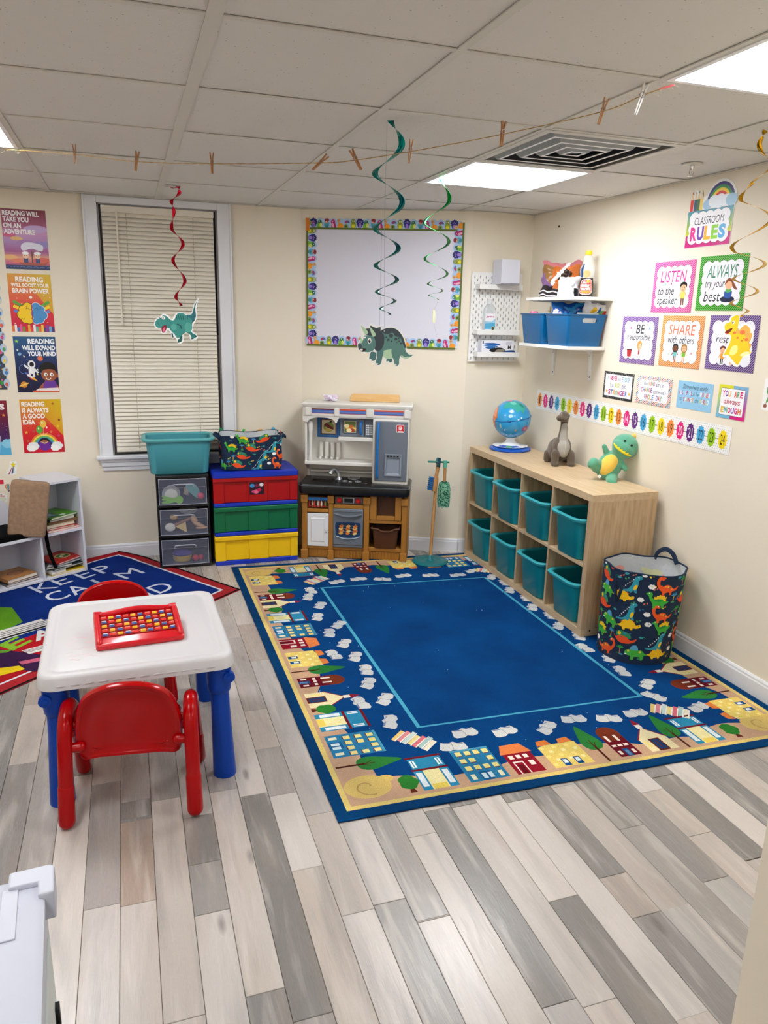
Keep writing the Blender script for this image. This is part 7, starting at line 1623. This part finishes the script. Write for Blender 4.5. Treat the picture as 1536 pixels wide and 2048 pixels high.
b = MB(); b.M = Matrix.Rotation(radians(90), 4, 'X'); b.prism(catmull([(-.025, .05), (.03, .046), (.05, -.02), (.03, -.05), (0, -.02), (-.02, .02)], 4), -.004, .004); toy('toy_spatula', 'pale teal toy spatula leaning in the top drawer', 'toy', b, mm('toy_teal', '6CB0B0'), .055, .030, .490, 0, -12)
toy('toy_apple', 'pink red toy apple at the right of the top drawer', 'toy', MB().ell((0, 0, 0), (.022, .020, .022), 16, 10), mm('toy_pink', 'E03058', .3), .110, .022, .464)
toy('toy_cup', 'small beige toy cup in the top drawer', 'toy', MB().lathe([(.018, 0), (.024, .045), (.022, .045), (.016, .004)], 18), mm('toy_beige', 'B8A890'), .02, .05, .470, 0, 20)
toy('toy_spoon', 'white round toy spoon head with a brown handle in the middle drawer', 'toy', MB().ell((0, 0, 0), (.033, .006, .028), 18, 10), mm('toy_white'), -.088, .020, .265, 0, 0)
toy('toy_stick', 'brown wooden toy utensil lying across the middle drawer', 'toy', MB().tube([(-.05, 0, -.016), (.05, 0, .022)], .009, 8), mm('toy_brown', '9C6C54', .6), -.01, .022, .295)
b = MB(); b.M = Matrix.Rotation(radians(90), 4, 'X'); b.prism([(0, .0), (.064, .028), (.070, -.035), (.066, -.04)], -.008, .008); toy('toy_cheese', 'yellow wedge of toy cheese in the middle drawer', 'toy', b, mm('toy_cheese_yellow', 'E8CC80'), -.055, .018, .270)
b = MB(); b.ell((0, 0, 0), (.045, .02, .014), 16, 8, rot=Matrix.Rotation(radians(25), 4, 'Y')); b.ell((.015, .0, -.018), (.04, .02, .010), 16, 8); toy('toy_sandwich', 'tan toy sandwich at the right of the middle drawer', 'toy', b, mm('toy_tan', 'D8AC80', .6), .095, .030, .268)
b = MB(); b.ell((0, 0, 0), (.022, .016, .03), 12, 8, rot=Matrix.Rotation(radians(-30), 4, 'Y')); toy('toy_bread', 'small tan toy bread stick above the sandwich in the middle drawer', 'toy', b, mm('toy_tan'), .062, .034, .305)
b = MB(); b.lathe([(.022, 0), (.026, .012), (.022, .024), (.01, .026)], 16); toy('toy_egg', 'yellow toy fruit at the left of the middle drawer', 'toy', b, mm('toy_yellow', 'E0AC30'), -.062, .05, .312)
toy('toy_dish', 'pale toy dish standing in the back of the middle drawer', 'toy', MB().lathe([(.055, 0), (.058, .006), (.05, .008), (0, .004)], 24), mm('toy_pale', 'C8D0C8'), .03, .09, .355, 12)
toy('toy_block', 'dark brown toy box lying behind the cheese in the middle drawer', 'toy', bx(-.11, .11, -.03, .03, 0, .035), mm('toy_dkbrown', '54342C', .6), -.0, .10, .225)
pot = toy('toy_pot', 'yellow toy pot with a purple lid in the bottom drawer', 'toy', MB().lathe([(.05, 0), (.058, .01), (.060, .042), (.055, .042), (.05, .006)], 28), mm('toy_potyellow', 'D8BC30'), -.02, .075, .023)
MB().lathe([(.061, 0), (.062, .008), (.05, .022), (.02, .030), (0, .031)], 28).build('lid', mm('toy_purple', '4C3890'), pot, loc=(0, 0, .0435))
b = MB(); b.ell((0, 0, 0), (.022, .02, .022), 14, 8); toy('toy_tomato', 'red toy tomato beside the pot in the bottom drawer', 'toy', b, mm('toy_red', 'C8203C', .3), .062, .035, .045)
b = MB(); b.ell((0, 0, 0), (.018, .018, .02), 14, 8); toy('toy_tomato', 'smaller red toy tomato at the right of the bottom drawer', 'toy', b, mm('toy_red'), .098, .05, .042)
tb = storage_bin('light teal storage bin standing on the black drawer tower', (TWx-.006, TWy+.148, .6140), mat('light_teal_plastic', '4A9CA8', .4), mat('light_teal_rim', '5CB0B4', .35), group=None, rz=radians(-2)); tb.scale = (1.07, 1, 1)

# ================================================================== STACKED COLOUR DRAWERS
SX0, SX1, SY = -1.703, -1.147, 1.640
st = thing('drawer_stack', 'stacked red, green and yellow drawers in blue frames', 'drawers', None, ((SX0+SX1)/2, SY, 0), radians(0))
SW, SD = .552, .335
m_sb = mat('royal_blue_plastic', '1434B8', .35); cols3 = [('yellow', 'F0C410'), ('green', '086A42'), ('red', 'AC0408')]
bx(-SW/2+.004, SW/2-.004, .01, SD, 0, .03).build('blue_frame', m_sb, st, bevel=.004)
for k, (n_, c_) in enumerate(cols3):
    z = .030+.196*k; m_ = mat('drawer_'+n_, c_, .38)
    b = MB(); b.box(-SW/2+.004, SW/2-.004, .018, SD, z, z+.165); dd = b.build('drawer', m_, st, bevel=.004, smooth=30); dd['label'] = n_+' drawer'
    for x0, x1 in ((-SW/2+.002, -.205), (-.052, .076), (.222, SW/2-.002)):
        bx(x0, x1, .010, .02, z, z+.142).build('raised_panel', m_, dd, bevel=.003)
    bx(-SW/2, SW/2, .0, .03, z+.138, z+.168).build('lip', m_, dd, bevel=.005, smooth=30)
    if k < 2: bx(-SW/2+.004, SW/2-.004, .006, SD, z+.170, z+.194).build('blue_frame', m_sb, st, bevel=.004)
    bx(-SW/2+.012, SW/2-.012, .022, SD, z+.163, z+.172).build('gap', m_tbk, st, smooth=0)
b = MB(); b.shell([(SW-.006, SD, .012, .588, 0, SD/2-.002), (SW+.002, SD+.006, .014, .592, 0, SD/2-.002), (SW+.002, SD+.006, .014, .620, 0, SD/2-.002), (SW-.04, SD-.03, .012, .628, 0, SD/2-.002), (SW-.06, SD-.05, .012, .624, 0, SD/2-.002)], 4); b.build('lid', m_sb, st, smooth=30)
p = Print(lambda u, v, d: (u, .0092-d, v)); p.rect(-.043, .470, .052, .552, '2C1020', 0)
for x, y, r, c in ((-.025, .53, .016, '3C88C8'), (.0, .49, .018, 'E8688C'), (.02, .5, .014, 'C8204C'), (.035, .535, .014, 'F0E8EC'), (-.02, .49, .010, 'D84880'), (.04, .49, .010, '181018'), (.005, .53, .014, '7C1C3C')): p.ell(x, y, r, r*.8, c, lay=1)
p.build('picture_sticker', m_print, st)
# dinosaur fabric basket
FBM = (-1.434, 1.808, .6285)
db = thing('fabric_basket', 'navy dinosaur print fabric basket on the blue lid of the drawer stack', 'basket', None, FBM, radians(-3))
def rr_map(W0, D0, W1, D1, h_, r_=.03):
    per = 2*(W0+D0)
    def fn(u, v, d=0):
        t = v/h_; w_, dd_ = (W0+(W1-W0)*t)/2, (D0+(D1-D0)*t)/2; s_ = (u % per)
        # u runs along the front from the left, then right side, back, left side
        L_ = [(W0, (-1, -1), (1, -1), (0, -1)), (D0, (1, -1), (1, 1), (1, 0)), (W0, (1, 1), (-1, 1), (0, 1)), (D0, (-1, 1), (-1, -1), (-1, 0))]
        for ln, a, b_, n in L_:
            if s_ <= ln:
                f = s_/ln; x = (a[0]+(b_[0]-a[0])*f)*w_; y = (a[1]+(b_[1]-a[1])*f)*dd_; break
            s_ -= ln
        # soft corners and sagging cloth
        k = (abs(x)/w_)**10*(abs(y)/dd_)**10; x *= 1-.05*k; y *= 1-.05*k
        bul = .006*sin(pi*t)*sin(5*f*pi)+.004*sin(9*f+5*t); nx_, ny_ = n
        return (x+nx_*(d+bul), y+ny_*(d+bul), v + .006*sin(4*u/per*2*pi+1)*t*t)
    return fn, per
fn, per = rr_map(.375, .24, .395, .25, .215)
b = MB(); N_ = 96; M_ = 12
b.loft([[fn(per*k/N_, .215*j/M_) for k in range(N_)] for j in range(M_+1)], True, False); b.build('body', m_navy, db, smooth=60)
b = MB(); b.loft([[fn(per*k/N_, .215*(1-j/M_*.9), -.005) for k in range(N_)] for j in range(M_+1)], False, True); b.build('lining', mat('white_lining'), db, smooth=60)
MB().tube([fn(per*k/N_, .215, -.002) for k in range(N_)], .0035, 6, closed=True).build('rim_binding', m_navy, db)
p = Print(lambda u, v, d: fn(u, v, d+.0012), step=.014, dl=.0002); fabric(p, .0, per-.03, .0, .21, .088, 6); p.build('dinosaur_print', print_mat('printed_canvas'), db)
for sx in (-1, 1):
    b = MB(); b.tube(catmull([(sx*.19, -.05, .19), (sx*.215, -.052, .212), (sx*.232, -.03, .222 if sx < 0 else .196), (sx*.228, .03, .222 if sx < 0 else .196), (sx*.212, .05, .212), (sx*.19, .05, .19)], 5, False), .011, 8, flat=.35); b.build('handle', m_navy, db)

# ================================================================== TODDLER TABLE
TX0, TX1, TY0, TY1, TZ = -2.516, -1.884, -.728, -.052, .480
tcx, tcy = (TX0+TX1)/2, (TY0+TY1)/2; TWd, TDp = TX1-TX0, TY1-TY0
tb_ = thing('toddler_table', 'white-topped plastic toddler table with four blue legs', 'table', None, (tcx, tcy, 0), radians(1.0))
m_tw = mat('scuffed_white_plastic', 'CBC9CB', .4, var=.012, vscale=5); m_tbl = mat('cobalt_blue_plastic', '043EA4', .32, spec=.3)
b = MB(); b.shell([(TWd-.012, TDp-.012, .056, TZ-.050), (TWd+.004, TDp+.004, .06, TZ-.048), (TWd-.004, TDp-.004, .06, TZ-.012), (TWd-.016, TDp-.016, .058, TZ-.003), (TWd-.03, TDp-.03, .054, TZ), (TWd-.07, TDp-.07, .046, TZ), (TWd-.078, TDp-.078, .044, TZ-.0035), (TWd-.096, TDp-.096, .040, TZ-.0035), (TWd-.104, TDp-.104, .038, TZ-.001)], 8, cap0=True, cap1=True); b.build('tabletop', m_tw, tb_, smooth=45)
for k in range(12): bx(-.255+.043*k, -.228+.043*k, -TDp/2-.0025, -TDp/2+.002, TZ-.034, TZ-.0315).build('edge_dash', m_tw, tb_, smooth=0)
m_scr = mat('red_scribble', 'E8B8BC', .5); m_scr2 = mat('faint_red_scribble', 'ECD0D2', .5)
rs_ = random.Random(8)
def scribble(n, x0, x1, y0, y1, m_, z, L_=.03):
    b = MB()
    for k in range(n):
        x, y, a = rs_.uniform(x0, x1), rs_.uniform(y0, y1), rs_.uniform(-.6, .6)
        pts = [(x+L_*t*cos(a)+.003*sin(9*t+k), y+L_*t*sin(a)+.004*sin(7*t), z) for t in [i/5 for i in range(6)]]
        for p0, p1 in zip(pts, pts[1:]): b.add([(p0[0], p0[1], z), (p1[0], p1[1], z), (p1[0], p1[1]+.0028, z), (p0[0], p0[1]+.0028, z)], [(0, 1, 2, 3)])
    return b
scribble(26, -.25, -.10, -.22, -.02, m_scr2, TZ-.0007).build('crayon_marks', m_scr2, tb_, smooth=0, kind='stuff')
for sx in (-1, 1):
    for sy in (-1, 1):
        x, y = sx*(TWd/2-.052), sy*(TDp/2-.062); k = 1.0
        ex = sx*.008; g = MB()
        g.lathe([(.041, 0), (.041, .01), (.039, .06), (.036, .15), (.033, .25), (.033, .318)], 20)
        g.v = [(v[0]+x+ex*(1-v[2]/.32), v[1]+y+sy*.012*(1-v[2]/.32), v[2]*1.05) for v in g.v]; lg = g.build('leg', m_tbl, tb_, smooth=50)
        g = MB(); g.shell([(.070, .070, .030, .326, x, y), (.078, .078, .033, .334, x, y), (.082, .082, .033, .352, x, y), (.084, .084, .033, TZ-.049, x, y)], 6); g.build('leg_collar', m_tbl, lg, smooth=50)
        g = MB(); g.tube([(x+sx*.030, y-.048, .392), (x+sx*.030, y-.030, .392)], .020, 16); g.tube([(x+sx*.030, y-.052, .392), (x+sx*.030, y-.046, .392)], .009, 12); g.build('leg_boss', m_tbl, lg)

# ================================================================== TODDLER CHAIRS
m_red_pl = mat('glossy_red_plastic', 'A80004', .2, coat=.10, spec=.25)
def toddler_chair(label, loc, rz):
    """local: back of the chair at y=0, seat towards +y, x across"""
    t = thing('toddler_chair', label, 'chair', 'red toddler chairs at the white table', loc, rz)
    for sx in (-1, 1):
        X0 = sx*.196; b = MB()
        path = catmull([(X0*1.02, -.03, .030), (X0*1.01, -.012, .14), (X0, .01, .26), (X0*.99, .035, .335), (X0*.985, .085, .366), (X0*.985, .135, .345), (X0*.99, .185, .27), (X0*1.01, .245, .14), (X0*1.02, .275, .030)], 6, False)
        b.tube(path, .0235, 16); fr_ = b.build('side_frame', m_red_pl, t, smooth=60)
        for q in ((0, 8), (len(path)-1, len(path)-9)):
            a_, c_ = Vector(path[q[0]]), Vector(path[q[1]]); d = (c_-a_).normalized(); b = MB(); e_ = a_+(c_-a_).normalized()*.105
            b.capsule(a_+Vector((0, 0, -.004)), e_, .0265, .0255, 16); b.build('leg_sleeve', m_red_pl, fr_, smooth=60)
        b = MB(); b.capsule((sx*.150, .02, .258), (sx*.190, .018, .258), .017, .015, 12); b.capsule((sx*.150, .05, .318), (sx*.190, .05, .325), .015, .014, 12); b.build('joint', m_red_pl, t)
    # backrest: rounded shell, leaning
    out = catmull([(-.152, .205), (-.166, .27), (-.160, .36), (-.130, .435), (-.07, .472), (0, .482), (.07, .472), (.130, .435), (.160, .36), (.166, .27), (.152, .205), (.10, .212), (0, .216), (-.10, .212)], 4)
    def by(x, z): return .030 - .10*(z-.21) - .9*x*x*0 + .55*x*x
    b = MB(); n = len(out); cen = (0, .33)
    def ring(sc_, off): return [((x)*sc_, by(x*sc_, cen[1]+(z-cen[1])*sc_)+off, cen[1]+(z-cen[1])*sc_) for x, z in out]
    b.loft([ring(.9, -.014), ring(.97, -.016), ring(1.0, -.006), ring(1.0, .008), ring(.97, .016), ring(.90, .014), ring(.6, .013), ring(.2, .012)], False, True)
    b.loft([ring(.9, -.014), ring(.86, -.009), ring(.5, -.008), ring(.15, -.008)], False, True); b.build('backrest', m_red_pl, t, smooth=60)
    b = MB(); b.shell([(.27, .22, .05, .232, 0, .15), (.30, .25, .06, .238, 0, .15), (.31, .26, .06, .250, 0, .15), (.30, .25, .06, .260, 0, .15), (.22, .18, .05, .254, 0, .15)], 7); b.build('seat', m_red_pl, t, smooth=50)
    b = MB(); b.capsule((-.19, .13, .245), (.19, .13, .245), .014, .014, 10); b.capsule((-.19, .20, .225), (.19, .20, .225), .013, .013, 10); b.build('cross_bar', m_red_pl, t)
    return t
toddler_chair('nearer red toddler chair, its back to the camera', (-2.240, -.832, 0), radians(-7))
toddler_chair('farther red toddler chair, behind the white table', (-2.290, .155, 0), radians(180+3))

# ================================================================== LETTER TRAY
lt = thing('letter_board', 'red tilted letter board with fifty coloured roller keys on the table', 'toy', None, (-2.190, -.455, TZ+.0005), radians(4)); lt.scale = (.97,)*3
m_rt = mat('bright_red_plastic', 'CC0A1C', .28, coat=.3)
LWd, LD = .308, .215
def lz(y): return .020 + (y+LD/2)/LD*.034
b = MB(); yf, yb = -LD/2, LD/2
base = rrect(LWd, LD, .014, 4)
b.loft([[(x, y, 0) for x, y in rrect(LWd-.006, LD-.006, .012, 4)], [(x, y, .004) for x, y in base], [(x, y, lz(y)-.004) for x, y in base], [(x, y, lz(y)) for x, y in rrect(LWd-.008, LD-.008, .012, 4)]], True, True); b.build('tray', m_rt, lt, smooth=45)
b = MB(); b.tube(catmull([(-.150, yb-.012, lz(yb)+.006), (-.13, yb-.008, lz(yb)+.004), (-.11, yb-.008, lz(yb)), (0, yb-.006, lz(yb)+.010), (.11, yb-.008, lz(yb)), (.13, yb-.008, lz(yb)+.004), (.150, yb-.012, lz(yb)+.006)], 5, False), .011, 10); b.build('back_rail', m_rt, lt)
for sx in (-1, 1): MB().capsule((sx*.142, yf+.02, lz(yf+.02)), (sx*.142, yb-.02, lz(yb-.02)+.003), .0115, .0115, 12).build('side_rail', m_rt, lt)
KX, KY = .0262, .0272; kc = {'r': mat('key_red', 'E83C34', .3), 'y': mat('key_yellow', 'F4B820', .3), 'b': mat('key_blue', '4868A8', .3)}
pat = ['ryb']; white = mat('key_glint_white', 'F0F0F4', .35)
def keymesh(mt, mtop):
    b = MB(); b.loft([[(x, .0078*cos(a), .009*sin(a)) for a in [pi*k/10-.25+.5*k/10*0 for k in range(11)]] for x in (-.0088, .0088)], True, True, closed=True, mi=0)
    b.add([(-.0082, .0050, .0074), (.0082, .0050, .0074), (.0082, .0012, .0093), (-.0082, .0012, .0093), (.0082, -.0028, .0090), (-.0082, -.0028, .0090)], [(3, 2, 1, 0), (5, 4, 2, 3)], 1)  # pale strip along the key top, a glint put into the colour
    return b
proto = {}
for r in range(5):
    y = yb-.040-KY*r*1.06
    bx(-.132, .132, y-.0118, y+.0118, lz(y)+.0002, lz(y)+.0012).build('key_slot', mat('deep_red_slot', '9C0814', .5), lt, smooth=0)
    for c in range(10):
        i = (c+2*(r)) % 3 if True else 0
        code = 'ryb'[(c + r*2) % 3] if r != 0 else 'ryb'[c % 3]
        if code not in proto:
            k = keymesh(0, 1).build('key', [kc[code], white if code == 'b' else mat('key_glint_'+code, 'F8A898' if code == 'r' else 'FCE088', .3)], lt, smooth=50); proto[code] = k
        else: k = proto[code].copy(); C.objects.link(k)
        k.location = (-.118+KX*c, y, lz(y)+.0005)

# ================================================================== WHITE CUBE BENCH
bu = Vector((-.843, -.537)).normalized(); bv = Vector((-bu.y, bu.x)); bv = bv if bv.y > 0 else -bv        # along the front (leftwards), and back
BO = Vector((-2.488, 1.745)); BA = math.atan2(-bu.y, -bu.x)
bn = thing('cube_bench', 'white corner bench of open cubes with a taller two-cube end', 'bench', None, (BO.x, BO.y, .010), BA)
m_bw = mat('white_melamine', 'DADCE6', .42)
# local: x to the right along the front (x=0 is the right end), y back
BD, TH_ = .285, .014
def pn(name, *q): return bx(*q).build(name, m_bw, bn, bevel=.001, smooth=0)
pn('side_panel', -TH_, 0, 0, BD, 0, .598); pn('top_panel', -.238, .0, 0, BD, .585, .600)
b = MB(); b.loft([[(-.275, 0, .285), (-.275+TH_, 0, .285), (-.275+TH_, BD, .285), (-.275, BD, .285)], [(-.222, 0, .586), (-.222+TH_, 0, .586), (-.222+TH_, BD, .586), (-.222, BD, .586)]], True, True); b.build('slanted_side', m_bw, bn, smooth=0)
pn('middle_shelf', -1.10, -TH_, 0, BD, .272, .288); pn('bottom_panel', -1.10, 0, 0, BD, 0, .014); pn('back_panel', -1.10, -TH_, BD-.006, BD, .01, .28); pn('tower_back', -.26, -TH_, BD-.006, BD, .28, .59)
for x in (-.27, -.545, -.82, -1.10): pn('divider', x-TH_, x, 0, BD, .014, .272)
b = MB(); b.M = frame((0, BD+.0, 0), (1, 0, 0), (0, 0, 1), (0, -1, 0)); b.prism([(-1.10, .28), (-.27, .28), (-.30, .40), (-.36, .475), (-.42, .49), (-.5, .40), (-.6, .36), (-1.10, .36)], 0, .012); b.build('shaped_back', m_bw, bn, smooth=0)
for x in (-.20, -.03): MB().lathe([(.005, 0), (.005, .002)], 8).build('screw', mat('dark_screw'), bn, matrix=frame((x, .04, .5845), (1, 0, 0), (0, -1, 0), (0, 0, -1)))
BM = Matrix.Translation((BO.x, BO.y, .010)) @ Matrix.Rotation(BA, 4, 'Z')
# cushions
m_bur = mat('brown_burlap', 'B09074', .95, bump=.8, bscale=420, var=.14, vscale=60); m_blk = mat('black_fabric', '060607', .9, bump=.3, bscale=300, spec=.1)
def cushion(name, label, w_, h_, t_, M, m_, r_=.02):
    b = MB(); b.shell([(w_-.03, t_-.012, .012, 0), (w_-.006, t_-.002, .018, .006), (w_, t_, .02, .02), (w_+.004, t_+.004, .02, h_*.5), (w_, t_, .02, h_-.02), (w_-.006, t_-.002, .018, h_-.006), (w_-.03, t_-.012, .012, h_)], 5)
    o = b.build(name, m_, smooth=60, matrix=M); return tag(o, label, 'cushion')
cushion('bench_cushion', 'brown burlap cushion leaning against the taller end of the bench', .205, .335, .052, BM @ Matrix.Translation((-.352, .02, .300)) @ Matrix.Rotation(radians(-28), 4, 'Z') @ Matrix.Rotation(radians(9), 4, 'Y') @ Matrix.Rotation(radians(3), 4, 'X'), m_bur)
b = MB(); b.shell([(.52, .27, .02, 0), (.53, .28, .022, .008), (.53, .28, .022, .028), (.50, .26, .02, .034)], 5); o = b.build('bench_cushion', m_blk, smooth=50, matrix=BM @ Matrix.Translation((-.60, .145, .2885))); tag(o, 'flat black seat cushion lying on the bench', 'cushion')
b = MB(); P = catmull([(-.262, -.008, .43), (-.252, -.016, .40), (-.250, -.012, .33), (-.246, -.008, .25), (-.232, -.006, .16), (-.205, -.006, .07)], 6, False)
n = len(P); wd_ = [.005 if i < n*.35 else .005+.006*min(1, (i-n*.35)/(n*.2)) for i in range(n)]
v = []; 
for (x, y, z), w__ in zip(P, wd_): v += [(x-w__, y, z), (x+w__, y, z), (x+w__, y+.003, z), (x-w__, y+.003, z)]
f = []
for i in range(n-1):
    for k in range(4): a = 4*i+k; c_ = 4*i+(k+1) % 4; f.append((a, c_, c_+4, a+4))
f += [(0, 1, 2, 3), (4*n-4, 4*n-1, 4*n-2, 4*n-3)]
b.add(v, f); o = b.build('strap', m_blk, smooth=60, matrix=BM); tag(o, 'black strap hanging down in front of the bench cubes', 'strap')
# books
bi = 0
def bookobj(label, x, y, z, w_, d_, t_, rz, cover, page='E8E0D0', group='picture books in the bench cubes', art=None, rx=0):
    t = thing('picture_book', label, 'book', group, matrix=BM @ Matrix.Translation((x, y, z)) @ Matrix.Rotation(radians(rz), 4, 'Z') @ Matrix.Rotation(radians(rx), 4, 'X'))
    m_ = mat('cover_'+cover, cover, .35)
    b = MB(); b.box(-w_/2, w_/2, -d_/2, d_/2, 0, .0012); b.box(-w_/2, w_/2, -d_/2, d_/2, t_-.0012, t_); b.box(-w_/2, -w_/2+.0015, -d_/2, d_/2, 0, t_); b.build('cover', m_, t, smooth=0)
    bx(-w_/2+.0015, w_/2-.003, -d_/2+.003, d_/2-.003, .0012, t_-.0012).build('pages', mat('pages_'+page, page, .8), t, smooth=0)
    if art: p = Print(lambda u, v, d: (u, v, t_+.0001+d)); art(p, w_, d_); p.build('cover_picture', m_print, t)
    return t
# upper cube: pile of books, bottom to top
zb = .2885
def art_green(p, w_, d_): p.poly([(-w_*.42, -d_*.4), (-w_*.1, -d_*.4), (-w_*.02, d_*.25), (-w_*.38, d_*.2)], '3C5C58', 1); p.poly([(-w_*.36, -d_*.2), (-w_*.12, -d_*.3), (-w_*.15, d_*.05)], '8CA8B8', 2); p.rect(-w_*.06, -d_*.44, w_*.10, -d_*.3, 'D8DCD8', 2)
bookobj('coral pink book at the bottom of the upper cube pile', -.125, .12, zb, .205, .21, .014, 2, 'D86C74')
bookobj('cream paged thin book on the coral pink book', -.135, .11, zb+.0145, .18, .19, .010, -3, 'B02028', 'E8DCCC')
bookobj('beige book in the middle of the upper cube pile', -.14, .12, zb+.025, .19, .19, .020, 5, 'C8B8A0', 'E4DCC8')
bookobj('olive picture book with a brown spine under the green one', -.12, .12, zb+.0455, .195, .19, .016, 3, '7C7434', '8C6448', art=lambda p, w_, d_: p.ell(0, -.03, .05, .03, 'B8B09C', lay=1))
bookobj('off-white book with a dark edge below the green book', -.135, .12, zb+.062, .17, .20, .020, 6, '202824', 'D8D4C8')
bookobj('bright green picture book topping the upper cube pile', -.135, .105, zb+.0825, .200, .19, .012, 14, '4C8C1C', 'E8E8D8', art=art_green)
# lower right cube
zb = .0145
def art_red(p, w_, d_): p.ell(w_*.12, d_*.0, .052, .045, 'E0C878', lay=1); p.ell(w_*.12, 0, .042, .034, '3C7C34', lay=2); p.ell(w_*.2, .012, .018, .014, 'F0D890', lay=3); p.ell(w_*.05, -.008, .014, .012, 'F4F0E0', lay=3)
bookobj('thin yellow book at the bottom of the lower right cube', -.115, .12, zb, .22, .22, .012, -2, 'D8B820')
bookobj('white book pile layer left of the yellow book', -.185, .09, zb+.0125, .10, .16, .020, 4, 'E0D8CC', 'F0ECE4')
bookobj('dark grey thin book above the yellow book', -.12, .11, zb+.033, .21, .20, .010, 6, '3C4448', 'D8D8D4')
bookobj('book with a pale cover showing white shapes on the left', -.16, .10, zb+.0435, .16, .17, .012, -8, '5C6460', 'ECE8E0', art=lambda p, w_, d_: p.poly([(-.07, -.07), (-.02, -.07), (-.04, -.02)], 'F0EEE8', 1))
bookobj('blue-grey book under the red picture book', -.105, .12, zb+.056, .205, .20, .010, 10, '3C5C6C', 'D8DCDC')
bookobj('red picture book with a green animal on its cover, lower right cube', -.115, .12, zb+.0665, .195, .19, .010, 16, 'B82418', 'ECE4D8', art=art_red)
# lower middle cube
bookobj('grey book at the bottom of the middle cube pile', -.40, .12, zb, .20, .20, .014, 2, '5C5450', 'F0E8E8')
bookobj('black edged book in the middle cube pile', -.405, .115, zb+.0145, .19, .19, .010, 6, '181818', 'E8E0DC')
bookobj('tan picture book with a brown oval on top of the middle cube pile', -.41, .11, zb+.025, .19, .18, .020, 8, 'A8743C', 'E8E0D4', art=lambda p, w_, d_: (p.ell(0.01, 0, .05, .034, '6C3C20', lay=1), p.ell(.01, 0, .042, .027, 'A06C44', lay=2)))
bookobj('dark book in the left cube of the bench', -.68, .10, zb, .19, .2, .03, 5, '2C2C30')

# ================================================================== WHITE CABINET AT THE NEAR LEFT
CZ = .80
M_c = Matrix.Translation((-2.331, -2.063, 0)) @ Matrix.Rotation(radians(4), 4, 'Z')
wc = thing('white_cabinet', 'white cabinet with a ribbed top cut by the bottom left corner', 'cabinet', None, matrix=M_c)
m_cw = mat('white_moulded_plastic', 'CCCFDC', .4)
# local: x leftwards negative, y towards the camera negative; the origin is the far right corner
bx(-.62, -.006, -.46, -.004, .02, CZ-.02).build('body', m_cw, wc, bevel=.004, smooth=30)
MB().shell([(.62, .46, .012, CZ-.02, -.318, -.235), (.63, .47, .014, CZ-.016, -.318, -.235), (.63, .47, .014, CZ-.003, -.318, -.235), (.62, .46, .012, CZ, -.318, -.235)], 4).build('top', m_cw, wc, smooth=40)
for k in range(16): bx(-.60+.036*k, -.578+.036*k, -.12, -.02, CZ, CZ+.0022).build('rib', m_cw, wc, bevel=.001)
b = MB(); b.prism([(-.052, .010), (.004, .010), (.010, .004), (.010, -.052), (-.012, -.052), (-.012, -.024), (-.052, -.024)], CZ-.04, CZ+.007); b.build('corner_cap', m_cw, wc, bevel=.003, smooth=0)
bx(-.010, -.002, -.44, -.05, .05, CZ-.07).build('side_door', mat('pale_grey_plastic', 'D4DAD8', .45), wc, bevel=.003)
b = MB(); b.box(-.004, .002, -.10, -.085, .58, .62); b.box(-.004, .004, -.095, -.080, .60, .64); b.build('hinge', mat('black_hinge', '101010', .5), wc, smooth=0)
bx(-.62, .0, -.46, .0, 0, .02).build('plinth', m_cw, wc, smooth=0)
